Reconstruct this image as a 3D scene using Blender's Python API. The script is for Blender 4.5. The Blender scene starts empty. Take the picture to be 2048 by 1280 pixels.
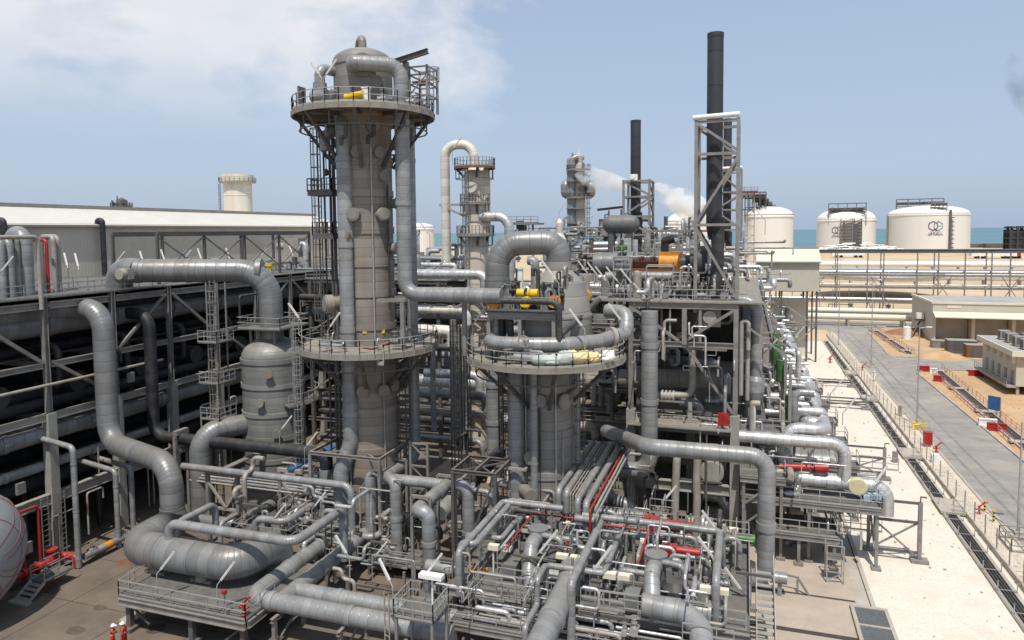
import bpy, math, random
from mathutils import Vector as V, Matrix, noise as MN
S = bpy.context.scene
COL = S.collection
RND = random.Random(11)
rad = math.radians
# ------------------------------------------------------------------ camera
FOC, PX, PY, CAMH = 1400.0, 1024.0, 554.0, 27.5      # focal length in photo pixels (2048 wide), optical centre, camera height
YAW, PITCH, ROLL = math.atan(466/1400), math.atan(90/1400), 0.0104
RM = Matrix.Rotation(YAW, 3, 'Z') @ Matrix.Rotation(math.pi/2-PITCH, 3, 'X') @ Matrix.Rotation(-ROLL, 3, 'Z')
RT = RM.transposed()
CP = V((0, 0, CAMH))
cam = bpy.data.cameras.new('camera'); co = bpy.data.objects.new('camera', cam); COL.objects.link(co)
co.matrix_world = Matrix.Translation(CP) @ RM.to_4x4()
cam.sensor_width = 36; cam.lens = FOC/2048*36
cam.shift_x = 0; cam.shift_y = (PY-640)/2048
cam.clip_start = 0.5; cam.clip_end = 60000
S.camera = co
S.cycles.volume_bounces = 6
S.render.resolution_x, S.render.resolution_y = 1024, 640
S.view_settings.view_transform = 'Standard'; S.view_settings.look = 'None'
S.view_settings.exposure = 0.12; S.view_settings.gamma = 1
# ------------------------------------------------------------------ light
SUN_EL, SUN_AZ = rad(64), rad(167)        # azimuth clockwise from +Y
sd = bpy.data.lights.new('sun', 'SUN'); sd.energy = 4.2; sd.angle = rad(0.5); sd.color = (1, .945, .87)
so = bpy.data.objects.new('sun', sd); COL.objects.link(so)
sdir = V((math.sin(SUN_AZ)*math.cos(SUN_EL), math.cos(SUN_AZ)*math.cos(SUN_EL), math.sin(SUN_EL)))
so.rotation_euler = sdir.to_track_quat('Z', 'Y').to_euler()
W = bpy.data.worlds.new('World'); S.world = W; W.use_nodes = True
SKYHAZE = (4.7, 5.9, 7.8, 1)
def world():
    nt = W.node_tree; N = nt.nodes; L = nt.links; N.clear()
    out = N.new('ShaderNodeOutputWorld'); bg = N.new('ShaderNodeBackground')
    sky = N.new('ShaderNodeTexSky'); sky.sky_type = 'NISHITA'; sky.sun_disc = False
    sky.sun_elevation = SUN_EL; sky.sun_rotation = SUN_AZ; sky.altitude = 0
    sky.air_density = 1.1; sky.dust_density = 2.2; sky.ozone_density = 1.3
    tc = N.new('ShaderNodeTexCoord'); sep = N.new('ShaderNodeSeparateXYZ'); L.new(tc.outputs['Generated'], sep.inputs[0])
    # cloud layer: noise on the sky direction, flattened towards the horizon like a layer seen from below
    mp = N.new('ShaderNodeVectorMath'); mp.operation = 'DIVIDE'
    mx = N.new('ShaderNodeMath'); mx.operation = 'ADD'; mx.inputs[1].default_value = .42; L.new(sep.outputs[2], mx.inputs[0])
    cb = N.new('ShaderNodeCombineXYZ')
    for i in (0, 1): L.new(mx.outputs[0], cb.inputs[i])
    cb.inputs[2].default_value = 1
    L.new(tc.outputs['Generated'], mp.inputs[0]); L.new(cb.outputs[0], mp.inputs[1])
    n1 = N.new('ShaderNodeTexNoise'); n1.inputs['Scale'].default_value = 2.6; n1.inputs['Detail'].default_value = 8; n1.inputs['Roughness'].default_value = .56; n1.inputs['Distortion'].default_value = .25
    L.new(mp.outputs[0], n1.inputs['Vector'])
    # the cloud bank sits in one quarter of the sky: weight by the direction
    dt = N.new('ShaderNodeVectorMath'); dt.operation = 'DOT_PRODUCT'
    d = (V(RM @ V(((190-PX)/FOC, -(-60-PY)/FOC, -1)))).normalized(); dt.inputs[1].default_value = d
    L.new(tc.outputs['Generated'], dt.inputs[0])
    mr = N.new('ShaderNodeMapRange'); mr.inputs[1].default_value = .72; mr.inputs[2].default_value = .98; mr.inputs[3].default_value = -.20; mr.inputs[4].default_value = .19; L.new(dt.outputs['Value'], mr.inputs[0])
    ad = N.new('ShaderNodeMath'); ad.operation = 'ADD'; L.new(n1.outputs[0], ad.inputs[0]); L.new(mr.outputs[0], ad.inputs[1])
    cr = N.new('ShaderNodeMapRange'); cr.inputs[1].default_value = .50; cr.inputs[2].default_value = .69; cr.inputs[3].default_value = 0; cr.inputs[4].default_value = .93; L.new(ad.outputs[0], cr.inputs[0])
    el = N.new('ShaderNodeMapRange'); el.interpolation_type = 'SMOOTHSTEP'; el.inputs[1].default_value = .10; el.inputs[2].default_value = .27; el.inputs[3].default_value = .04; el.inputs[4].default_value = 1; L.new(sep.outputs[2], el.inputs[0])
    cm = N.new('ShaderNodeMath'); cm.operation = 'MULTIPLY'; L.new(cr.outputs[0], cm.inputs[0]); L.new(el.outputs[0], cm.inputs[1])
    n2 = N.new('ShaderNodeTexNoise'); n2.inputs['Scale'].default_value = 6; n2.inputs['Detail'].default_value = 5; L.new(mp.outputs[0], n2.inputs['Vector'])
    cc = N.new('ShaderNodeMixRGB'); cc.inputs[1].default_value = (6.3, 6.7, 7.3, 1); cc.inputs[2].default_value = (9.0, 9.0, 9.1, 1); L.new(n2.outputs[0], cc.inputs[0])
    # pale hazy base of the sky
    hz = N.new('ShaderNodeMapRange'); hz.inputs[1].default_value = -.02; hz.inputs[2].default_value = .55; hz.inputs[3].default_value = .72; hz.inputs[4].default_value = .55; L.new(sep.outputs[2], hz.inputs[0])
    hm = N.new('ShaderNodeMixRGB'); hm.inputs[2].default_value = SKYHAZE; L.new(hz.outputs[0], hm.inputs[0]); L.new(sky.outputs[0], hm.inputs[1])
    m = N.new('ShaderNodeMixRGB'); L.new(cm.outputs[0], m.inputs[0]); L.new(hm.outputs[0], m.inputs[1]); L.new(cc.outputs[0], m.inputs[2])
    bg.inputs[1].default_value = .10
    L.new(m.outputs[0], bg.inputs[0]); L.new(bg.outputs[0], out.inputs[0])
world()
# ------------------------------------------------------------------ measuring the photograph
def ray(x, y): return RM @ V(((x-PX)/FOC, -(y-PY)/FOC, -1))
def D(x, y, d): return CP + ray(x, y)*d
def G(x, y, z=0):
    r = ray(x, y); return CP + r*((z-CAMH)/r.z)
AX = {'x': V((1, 0, 0)), 'y': V((0, 1, 0)), 'z': V((0, 0, 1))}
def on(p, a, px=None, py=None):
    "from p along axis a until it shows at column px (or row py)"
    a = AX[a] if isinstance(a, str) else V(a); q = RT @ (p-CP); b = RT @ a
    if px is not None:
        k = (px-PX)/FOC; t = -(q.x+k*q.z)/(b.x+k*b.z)
    else:
        k = (py-PY)/FOC; t = (k*q.z-q.y)/(b.y-k*b.z)
    return p+a*t
def walk(p, *mv):
    "axis-parallel run: ('x',px) ('y',px) ('z',row) measured, or ('X',m) ('Y',m) ('Z',m) in metres"
    o = [V(p)]
    for a, v in mv:
        q = o[-1]
        if a in 'xy': q = on(q, a, px=v)
        elif a == 'z': q = on(q, 'z', py=v)
        elif a == 'yr': q = on(q, 'y', py=v)
        elif a == 'xr': q = on(q, 'x', py=v)
        else: q = q+AX[a.lower()]*v
        o.append(q)
    return o
def zr(p, row): return on(V(p), 'z', py=row).z
# ------------------------------------------------------------------ materials
def mat(name, col, rough=.6, metal=0, var=.12, scale=2.0, stain=None, sa=.5, ss=.35, band=0, dust=0, bump=0, bscale=30, spec=.4, stretch=None, corr=None):
    m = bpy.data.materials.new(name); m.use_nodes = True; nt = m.node_tree; N = nt.nodes; L = nt.links
    b = N['Principled BSDF']; b.inputs['Roughness'].default_value = rough; b.inputs['Metallic'].default_value = metal; b.inputs['Specular IOR Level'].default_value = spec
    g = N.new('ShaderNodeNewGeometry'); pos = g.outputs['Position']
    def noise(sc, det=5, vec=None):
        n = N.new('ShaderNodeTexNoise'); n.inputs['Scale'].default_value = sc; n.inputs['Detail'].default_value = det; n.inputs['Roughness'].default_value = .62
        L.new(vec or pos, n.inputs['Vector']); return n.outputs[0]
    def mr(v, a, bb, c, d):
        n = N.new('ShaderNodeMapRange'); n.inputs[1].default_value = a; n.inputs[2].default_value = bb; n.inputs[3].default_value = c; n.inputs[4].default_value = d; L.new(v, n.inputs[0]); return n.outputs[0]
    def mix(f, a, c, bt='MIX'):
        n = N.new('ShaderNodeMixRGB'); n.blend_type = bt
        if isinstance(f, (int, float)): n.inputs[0].default_value = f
        else: L.new(f, n.inputs[0])
        for i, s in ((1, a), (2, c)):
            if isinstance(s, tuple): n.inputs[i].default_value = (*s, 1) if len(s) == 3 else s
            else: L.new(s, n.inputs[i])
        return n.outputs[0]
    def math_(op, a, c=None):
        n = N.new('ShaderNodeMath'); n.operation = op
        for i, s in ((0, a), (1, c)):
            if s is None: continue
            if isinstance(s, (int, float)): n.inputs[i].default_value = s
            else: L.new(s, n.inputs[i])
        return n.outputs[0]
    vec = pos
    if stretch:
        mp = N.new('ShaderNodeMapping'); mp.inputs['Scale'].default_value = stretch; L.new(pos, mp.inputs['Vector']); vec = mp.outputs[0]
    lo = tuple(max(0, c*(1-var*1.6)) for c in col); hi = tuple(c*(1+var*1.3) for c in col)
    c = mix(mr(noise(scale, 6, vec), .28, .72, 0, 1), lo, hi)
    if var > 0: c = mix(mr(noise(scale*.17, 3), .3, .7, 0, 1), c, mix(1, c, (1-var*.7,)*3, 'MULTIPLY'))
    if stain: c = mix(math_('MULTIPLY', mr(noise(ss, 7, vec), .48, .68, 0, 1), sa), c, stain)
    hts = None
    if band:
        tc = N.new('ShaderNodeTexCoord'); sp = N.new('ShaderNodeSeparateXYZ'); L.new(tc.outputs['UV'], sp.inputs[0])
        fr = math_('FRACT', math_('MULTIPLY', sp.outputs[1], 1.0/band))
        ln = mr(math_('ABSOLUTE', math_('SUBTRACT', fr, .5)), .455, .49, 0, 1)
        # each sheet of cladding is a shade of its own
        wn = N.new('ShaderNodeTexWhiteNoise'); wn.noise_dimensions = '1D'; L.new(math_('FLOOR', math_('MULTIPLY', sp.outputs[1], 1.0/band)), wn.inputs['W'])
        c = mix(1, c, mix(wn.outputs[0], (.84,)*3, (1.08,)*3), 'MULTIPLY')
        c = mix(math_('MULTIPLY', ln, .5), c, tuple(x*.3 for x in col))
        q4 = math_('SUBTRACT', fr, .5); hts = math_('SUBTRACT', math_('MULTIPLY', math_('MULTIPLY', q4, q4), -1.6), math_('MULTIPLY', ln, .35))
    if corr:
        # corrugated sheet: ribs along one world axis
        sp = N.new('ShaderNodeSeparateXYZ'); L.new(pos, sp.inputs[0])
        w = math_('FRACT', math_('MULTIPLY', sp.outputs['xyz'.index(corr[0])], 1/corr[1]))
        hts = mr(math_('ABSOLUTE', math_('SUBTRACT', w, .5)), .12, .3, 0, 1)
    if dust:
        sp = N.new('ShaderNodeSeparateXYZ'); L.new(g.outputs['Normal'], sp.inputs[0])
        dd = math_('MULTIPLY', mr(sp.outputs[2], .35, 1, 0, dust), mr(noise(1.3, 5), .25, .7, .2, 1))
        c = mix(dd, c, (.34, .29, .22))
    L.new(c, b.inputs['Base Color'])
    L.new(mr(noise(scale*2.3, 4), .3, .7, max(0, rough-.1), min(1, rough+.12)), b.inputs['Roughness'])
    bb = None
    if hts:
        bp = N.new('ShaderNodeBump'); bp.inputs['Strength'].default_value = .55; bp.inputs['Distance'].default_value = .03; L.new(hts, bp.inputs['Height']); bb = bp
    if bump:
        bp = N.new('ShaderNodeBump'); bp.inputs['Strength'].default_value = bump; bp.inputs['Distance'].default_value = .05; L.new(noise(bscale, 6), bp.inputs['Height'])
        if bb: L.new(bb.outputs[0], bp.inputs['Normal'])
        bb = bp
    if bb: L.new(bb.outputs[0], b.inputs['Normal'])
    return m
CLADG = mat('grey_cladding', (.285, .293, .296), .38, .18, .13, .8, (.19, .172, .15), .55, .5, band=.62, dust=.3, bump=.16, bscale=1.6)
CLADB = mat('grey_big_cladding', (.21, .217, .22), .38, .2, .13, .8, (.19, .175, .155), .5, .35, band=.95, dust=.3, bump=.16, bscale=1.2)
VESSG = mat('grey_vessel_cladding', (.22, .222, .215), .48, .12, .12, .7, (.19, .17, .145), .6, .25, band=.7, dust=.4, stretch=(1, 1, .4))
VESS = mat('dusty_vessel_cladding', (.245, .237, .22), .5, .12, .14, .7, (.21, .17, .135), .8, .22, band=.8, dust=.4, stretch=(1, 1, .35))
COLM = mat('dusty_column_cladding', (.25, .228, .20), .55, .08, .15, .7, (.23, .172, .13), .75, .18, band=.75, dust=.4, stretch=(1, 1, .3))
SILV = mat('silver_cladding', (.60, .60, .59), .36, .55, .09, .9, (.45, .43, .38), .4, .5, band=.6, dust=.2)
WHTV = mat('weathered_white_cladding', (.70, .66, .58), .45, .15, .10, .5, (.42, .34, .25), .55, .25, band=1.1, stretch=(1, 1, .15))
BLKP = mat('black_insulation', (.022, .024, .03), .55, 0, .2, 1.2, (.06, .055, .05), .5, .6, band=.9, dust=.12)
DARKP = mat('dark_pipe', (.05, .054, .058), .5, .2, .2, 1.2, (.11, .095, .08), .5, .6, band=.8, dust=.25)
STACK = mat('dark_stack_steel', (.047, .05, .058), .55, .2, .1, .6, (.07, .068, .066), .4, .3, band=3.1)
STEEL = mat('grey_steelwork', (.25, .243, .23), .55, .2, .14, 1.5, (.17, .125, .09), .55, .7, dust=.35)
STEELD = mat('dull_steelwork', (.115, .112, .108), .6, .2, .18, 1.5, (.14, .095, .065), .5, .7, dust=.3)
STEELL = mat('pale_steelwork', (.33, .315, .285), .55, .1, .12, 1.5, (.27, .19, .13), .6, .8, dust=.3)
BEAMG = mat('grey_green_beam', (.30, .295, .265), .6, 0, .1, 1.2, (.2, .16, .12), .5, .5, dust=.3)
GALV = mat('galvanised_rail', (.42, .42, .40), .45, .4, .1, 3, (.25, .2, .16), .4, 1.2)
GRATE = mat('walkway_grating', (.135, .13, .12), .8, .1, .2, 2.5, (.19, .165, .13), .6, .5, bump=.3, bscale=14)
PLATE = mat('dusty_deck_plate', (.26, .235, .195), .8, .05, .18, 1.2, (.25, .215, .165), .7, .5, bump=.15, bscale=20)
RED = mat('red_paint', (.36, .022, .02), .4, 0, .15, 1.5, (.2, .03, .03), .4, .8, dust=.15)
ORNG = mat('orange_paint', (.60, .24, .02), .5, 0, .2, 1.6, (.33, .13, .03), .7, .9, dust=.1)
RUST = mat('rusty_steel', (.22, .10, .05), .8, .1, .25, 2, (.11, .06, .04), .6, 1)
YELL = mat('yellow_paint', (.68, .47, .02), .45, 0, .1, 2, dust=.15)
GREEN = mat('green_paint', (.05, .14, .045), .5, 0, .15, 1.5, (.1, .12, .06), .5, .8, band=.5, dust=.15)
LGREEN = mat('bright_green_paint', (.055, .17, .04), .45, 0, .15, 1.5, dust=.15)
BLUE = mat('blue_paint', (.04, .12, .30), .5, 0, .15, 2)
WHITE = mat('white_paint', (.76, .75, .72), .45, 0, .06, 1.5, (.55, .5, .42), .4, .6)
CREAM = mat('cream_paint', (.66, .62, .50), .6, 0, .06, .6, (.5, .45, .35), .35, .2)
LAMPW = mat('dusty_lamp_fitting', (.56, .55, .52), .45, 0, .1, 3)
BLACK = mat('black_rubber', (.015, .015, .017), .7, 0, .1)
TANKW = mat('tank_white', (.72, .695, .64), .6, 0, .035, .02, (.66, .61, .54), .45, .012, stretch=(1, 1, .2))
CONC = mat('concrete', (.40, .36, .30), .9, 0, .12, .5, (.28, .24, .2), .6, .3, bump=.15, bscale=9)
def mesh_tag(o, label=None, cat=None, group=None, kind=None):
    if label: o['label'] = label
    if cat: o['category'] = cat
    if group: o['group'] = group
    if kind: o['kind'] = kind
    return o
# ------------------------------------------------------------------ mesh builder
WO = {}                                  # world origin of every object built
class M:
    def __init__(s): s.v = []; s.f = []; s.sm = []; s.uv = []
    def face(s, idx, sm=False, uv=None):
        s.f.append(idx); s.sm.append(sm); s.uv.append(uv)
    def box(s, c, d, rz=0, mt=None):
        c = V(c); h = V(d)/2; n = len(s.v); ca, sa = math.cos(rz), math.sin(rz)
        for z in (-1, 1):
            for x, y in ((-1, -1), (1, -1), (1, 1), (-1, 1)):
                a, b = x*h.x, y*h.y; s.v.append((c.x+a*ca-b*sa, c.y+a*sa+b*ca, c.z+z*h.z))
        for q in ((0, 3, 2, 1), (4, 5, 6, 7), (0, 1, 5, 4), (1, 2, 6, 5), (2, 3, 7, 6), (3, 0, 4, 7)): s.face(tuple(n+i for i in q))
        return s
    def bb(s, a, b):
        a, b = V(a), V(b); return s.box((a+b)/2, (abs(b.x-a.x), abs(b.y-a.y), abs(b.z-a.z)))
    def beam(s, a, b, w, h=None, up=None):
        "rectangular bar from a to b"
        h = h or w; a, b = V(a), V(b); t = (b-a).normalized()
        u = V(up) if up else (V((0, 0, 1)) if abs(t.z) < .95 else V((0, 1, 0)))
        sx = t.cross(u).normalized()*(w/2); sy = sx.cross(t).normalized()*(h/2); n = len(s.v)
        for p in (a, b):
            for i, j in ((-1, -1), (1, -1), (1, 1), (-1, 1)): s.v.append(tuple(p+sx*i+sy*j))
        for q in ((0, 3, 2, 1), (4, 5, 6, 7), (0, 1, 5, 4), (1, 2, 6, 5), (2, 3, 7, 6), (3, 0, 4, 7)): s.face(tuple(n+i for i in q))
        return s
    def ibeam(s, a, b, w, h, tk=None):
        "H-section steel member: two flanges and a web"
        a, b = V(a), V(b); t = (b-a).normalized(); u = V((0, 0, 1)) if abs(t.z) < .95 else V((0, 1, 0))
        sx = t.cross(u).normalized(); sy = sx.cross(t).normalized(); tk = tk or h*.12; e = t*.003
        s.beam(a+sy*(h-tk)/2, b+sy*(h-tk)/2, w, tk); s.beam(a-sy*(h-tk)/2, b-sy*(h-tk)/2, w, tk); s.beam(a+e, b-e, tk, h-2*tk)
        return s
    def loft(s, rings, n, vs=None, cap=True, sm=True, closed=False):
        "rings: list of lists of n points"
        base = len(s.v)
        for r in rings: s.v.extend(tuple(p) for p in r)
        K = len(rings)
        for k in range(K-1 if not closed else K):
            k2 = (k+1) % K
            for i in range(n):
                j = (i+1) % n
                uv = None
                if vs: uv = ((i/n, vs[k]), ((i+1)/n, vs[k]), ((i+1)/n, vs[k+1]), (i/n, vs[k+1]))
                s.face((base+k*n+i, base+k*n+j, base+k2*n+j, base+k2*n+i), sm, uv)
        if cap and not closed:
            for r, fl in ((rings[0], True), (rings[-1], False)):
                nb = len(s.v); s.v.extend(tuple(p) for p in r)
                q = tuple(range(nb, nb+n)); s.face(q[::-1] if fl else q)
        return s
    def tube(s, pts, r, bend=None, n=12, cap=True, eb=3.2, v0=0.0):
        "round pipe along pts with swept elbows; v runs faster in the elbows so that their cladding is cut finer"
        pts = [V(p) for p in pts]; P = [pts[0]]; T = []; VS = [v0]; bend = r*2.6 if bend is None else bend
        seq = []   # (pos, dir, v)
        v = v0; prev = pts[0]
        for i in range(1, len(pts)-1):
            a, b, c = pts[i-1], pts[i], pts[i+1]; d1 = (b-a).normalized(); d2 = (c-b).normalized(); ang = d1.angle(d2, 0)
            if ang < .02 or ang > 3.0: continue
            rb = min(bend, .49*min((b-a).length, (c-b).length)/max(1e-4, math.tan(ang/2))); L = rb*math.tan(ang/2)
            s0 = b-d1*L; ctr_n = (d2-d1*d1.dot(d2)).normalized()
            if not seq: seq.append((prev, d1, v))
            v += max(0, (s0-seq[-1][0]).length); k = max(3, int(ang/rad(11)))
            for q in range(k+1):
                th = ang*q/k
                p = s0+d1*(rb*math.sin(th))+ctr_n*(rb*(1-math.cos(th))); dd = d1*math.cos(th)+ctr_n*math.sin(th)
                if q: v += rb*ang/k*eb
                seq.append((p, dd, v))
        dl = (pts[-1]-pts[-2]).normalized()
        if not seq: seq.append((pts[0], dl, v0))
        seq.append((pts[-1], dl, v+(pts[-1]-seq[-1][0]).length))
        d = seq[0][1]; u = d.cross(V((0, 0, 1)) if abs(d.z) < .9 else V((0, 1, 0))).normalized(); rings = []; vs = []
        for p, dd, vv in seq:
            u = (u-dd*u.dot(dd)).normalized(); w = dd.cross(u)
            rings.append([p+(u*math.cos(2*math.pi*i/n)+w*math.sin(2*math.pi*i/n))*r for i in range(n)]); vs.append(vv)
        s.loft(rings, n, vs, cap); s.len = vs[-1]
        return s
    def cyl(s, a, b, r, r2=None, n=12, cap=True, v0=0.0):
        a, b = V(a), V(b); d = (b-a).normalized(); u = d.cross(V((0, 0, 1)) if abs(d.z) < .9 else V((0, 1, 0))).normalized(); w = d.cross(u); r2 = r if r2 is None else r2
        return s.loft([[p+(u*math.cos(2*math.pi*i/n)+w*math.sin(2*math.pi*i/n))*q for i in range(n)] for p, q in ((a, r), (b, r2))], n, [v0, v0+(b-a).length], cap)
    def lathe(s, c, prof, n=32, axis='z', cap=True, sm=True):
        "prof: list of (radius, height); sharp where a radius repeats the height"
        c = V(c); e = {'z': (V((1, 0, 0)), V((0, 1, 0)), V((0, 0, 1))), 'x': (V((0, 1, 0)), V((0, 0, 1)), V((1, 0, 0))), 'y': (V((0, 0, 1)), V((1, 0, 0)), V((0, 1, 0)))}[axis] if isinstance(axis, str) else axis
        vs = [0.0]
        for i in range(1, len(prof)): vs.append(vs[-1]+math.hypot(prof[i][0]-prof[i-1][0], prof[i][1]-prof[i-1][1]))
        for i in range(len(prof)-1):
            a, b = prof[i], prof[i+1]
            if abs(a[0]-b[0])+abs(a[1]-b[1]) < 1e-6: continue
            rr = [[c+(e[0]*math.cos(2*math.pi*k/n)+e[1]*math.sin(2*math.pi*k/n))*max(q[0], .001)+e[2]*q[1] for k in range(n)] for q in (a, b)]
            s.loft(rr, n, [vs[i], vs[i+1]], False, sm)
        if cap:
            for q, fl in ((prof[0], True), (prof[-1], False)):
                if q[0] > .01:
                    nb = len(s.v); s.v.extend(tuple(c+(e[0]*math.cos(2*math.pi*k/n)+e[1]*math.sin(2*math.pi*k/n))*q[0]+e[2]*q[1]) for k in range(n))
                    t = tuple(range(nb, nb+n)); s.face(t[::-1] if fl else t)
        return s
    def rail(s, pts, h=1.1, sp=1.6, closed=False, r=.032, toe=True):
        pts = [V(p) for p in pts]; seg = list(zip(pts, pts[1:]+([pts[0]] if closed else [])))
        if not closed: seg = seg[:len(pts)-1]
        for a, b in seg:
            L = (b-a).length; k = max(1, round(L/sp))
            for i in range(k+1): p = a.lerp(b, i/k); s.beam(p, p+V((0, 0, h)), r*1.7)
            for z in (h, h*.52): s.beam(a+V((0, 0, z)), b+V((0, 0, z)), r*1.8)
            if toe: s.beam(a+V((0, 0, .075)), b+V((0, 0, .075)), .02, .15)
        return s
    def ladder(s, p, z0, z1, d=(0, -1), cage=True, w=.5):
        "upright ladder at p facing direction d, with a hoop cage"
        p = V(p); d = V((*d, 0)).normalized(); t = V((-d.y, d.x, 0))
        for k in (-1, 1): s.beam(V((p.x, p.y, z0))+t*(k*w/2), V((p.x, p.y, z1))+t*(k*w/2), .07)
        z = z0+.3
        while z < z1: s.beam(V((p.x, p.y, z))-t*w/2, V((p.x, p.y, z))+t*w/2, .035); z += .45
        if cage:
            z = z0+2.2; hoops = []
            while z < z1+.1:
                q = [V((p.x, p.y, z))+t*(.42*math.sin(a))+d*(.42-.42*math.cos(a)) for a in [rad(x) for x in (-135+180, 100-10, 45, 0, -45, -90, -135)]]
                q = [V((p.x, p.y, z))+t*(.42*math.cos(rad(x)))+d*(.30+.42*math.sin(rad(x))) for x in (-40, 0, 45, 90, 135, 180, 220)]
                for a, b in zip(q, q[1:]): s.beam(a, b, .045, .06)
                hoops.append(q); z += 1.1
            if len(hoops) > 1:
                for i in (1, 2, 3, 4, 5): s.beam(hoops[0][i], hoops[-1][i], .04)
        return s
    def out(s, name, m, parent=None, label=None, cat=None, group=None, kind=None):
        if parent: og = WO[parent.name]
        else:
            lo = [min(p[i] for p in s.v) for i in range(3)]; hi = [max(p[i] for p in s.v) for i in range(2)]
            og = V(((lo[0]+hi[0])/2, (lo[1]+hi[1])/2, lo[2]))
        me = bpy.data.meshes.new(name); me.from_pydata([(p[0]-og.x, p[1]-og.y, p[2]-og.z) for p in s.v], [], s.f)
        me.polygons.foreach_set('use_smooth', s.sm)
        if any(u is not None for u in s.uv):
            uv = me.uv_layers.new(name='UVMap'); flat = []
            for f, u in zip(s.f, s.uv):
                if u is None: flat += [0.0, .5]*len(f)
                else:
                    for q in u: flat += [q[0], q[1]]
            uv.data.foreach_set('uv', flat)
        me.materials.append(m); me.update()
        o = bpy.data.objects.new(name, me); COL.objects.link(o)
        if parent: o.parent = parent
        else: o.location = og
        WO[o.name] = og
        return mesh_tag(o, label, cat, group, kind)
def thing(name, label, cat, loc=(0, 0, 0), group=None):
    o = bpy.data.objects.new(name, None); COL.objects.link(o); o.location = V(loc); o.empty_display_size = .3; WO[o.name] = V(loc)
    return mesh_tag(o, label, cat, group)
def pipe(name, label, pts, r, m=None, bend=None, n=None, collar=0, cat='pipe', group=None, parent=None, ends=0):
    "one run of pipe; wider collars every so often on the straights; ends=flange plates"
    b = M(); n = n or (24 if r > .8 else 16 if r > .35 else 10 if r > .12 else 7); b.tube(pts, r, bend, n)
    pts = [V(p) for p in pts]
    if collar:
        acc = collar*.6
        for a, c in zip(pts, pts[1:]):
            L = (c-a).length; mg = r*2.8
            while acc < L:
                if mg < acc < L-mg:
                    d = (c-a)/L; q = a+d*acc; b.cyl(q-d*r*.33, q+d*r*.33, r*1.1, n=n)
                acc += collar
            acc -= L
    if ends:
        for a, c in ((pts[0], pts[1]), (pts[-1], pts[-2])):
            d = (c-a).normalized(); b.cyl(a, a+d*max(.08, r*.2), r*1.35, n=n)
    if parent: return b.out(name, m or CLADG, parent)
    return b.out(name, m or CLADG, None, label, cat, group)
LAMPN = [0]
def lamp(p, label, h=2.2, lean=(1, 0), tube=1.5, m=None):
    "work light: bent grey pole and a slanted white tube fitting"
    p = V(p); t = thing('tube_lamp', label, 'lamp', p, 'slanted tube lamps on bent poles'); l = V((*lean, 0)).normalized()
    top = p+V((0, 0, h)); el = top+l*.25+V((0, 0, .3))
    M().tube([p, top, el], .04, .2, 6).out('pole', GALV, t)
    b = el+l*(tube*.62)+V((0, 0, tube*.78)); b0 = M(); b0.beam(el, b, .15, .12); b0.out('tube_fitting', LAMPW, t)
    return t
def members(parent, name, segs, w, h, m, I=False):
    for a, b in segs:
        q = M(); (q.ibeam if I else q.beam)(a, b, w, h); q.out(name, m, parent)
def valve(p, label, s=.35, ax='x', m=None, wheel=True, group=None, wm=None):
    "flanged valve with bonnet, stem and handwheel"
    p = V(p); t = thing('valve', label, 'valve', p, group); a = AX[ax]
    q = M(); q.cyl(p-a*s*1.1, p+a*s*1.1, s*.55, n=10)
    for k in (-1.1, -.35, .35, 1.1): q.cyl(p+a*s*(k-.08), p+a*s*(k+.08), s*.85, n=10)
    q.cyl(p, p+V((0, 0, s*1.3)), s*.42, n=8).cyl(p+V((0, 0, s*1.25)), p+V((0, 0, s*1.4)), s*.62, n=8)
    q.out('body', m or CLADG, t)
    if wheel:
        c = p+V((0, 0, s*2.3)); q = M(); q.cyl(p+V((0, 0, s*1.4)), c, s*.1, n=6)
        ring = [[c+V((math.cos(u)*(s*.75+.05*s*math.cos(v)*1.6), math.sin(u)*(s*.75+.08*s*math.cos(v)), .08*s*math.sin(v))) for v in (0, 1.57, 3.14, 4.71)] for u in [2*math.pi*i/12 for i in range(12)]]
        q.loft(ring, 4, None, False, True, True)
        for u in (0, 1.05, 2.09): q.beam(c-V((math.cos(u), math.sin(u), 0))*s*.72, c+V((math.cos(u), math.sin(u), 0))*s*.72, s*.1)
        q.out('handwheel', wm or STEEL, t)
    return t
def actuator(p, label, s=.5, m=None, group=None):
    "control valve: body, yoke and a round diaphragm head"
    p = V(p); t = thing('control_valve', label, 'valve', p, group)
    q = M(); q.cyl(p-V((s, 0, 0)), p+V((s, 0, 0)), s*.4, n=10)
    for k in (-1, 1): q.cyl(p+V((s*k-.05, 0, 0)), p+V((s*k+.05, 0, 0)), s*.62, n=10)
    q.cyl(p, p+V((0, 0, s*.9)), s*.3, n=8); q.out('body', CLADG, t)
    q = M()
    for k in (-1, 1): q.beam(p+V((k*s*.25, 0, s*.8)), p+V((k*s*.25, 0, s*1.7)), s*.12)
    q.out('yoke', STEEL, t)
    M().lathe(p+V((0, 0, s*1.7)), [(.2*s, 0), (.7*s, .12*s), (.75*s, .3*s), (.72*s, .42*s), (.4*s, .6*s), (.12*s, .66*s)], 14).out('actuator_head', m or RED, t)
    return t
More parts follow.
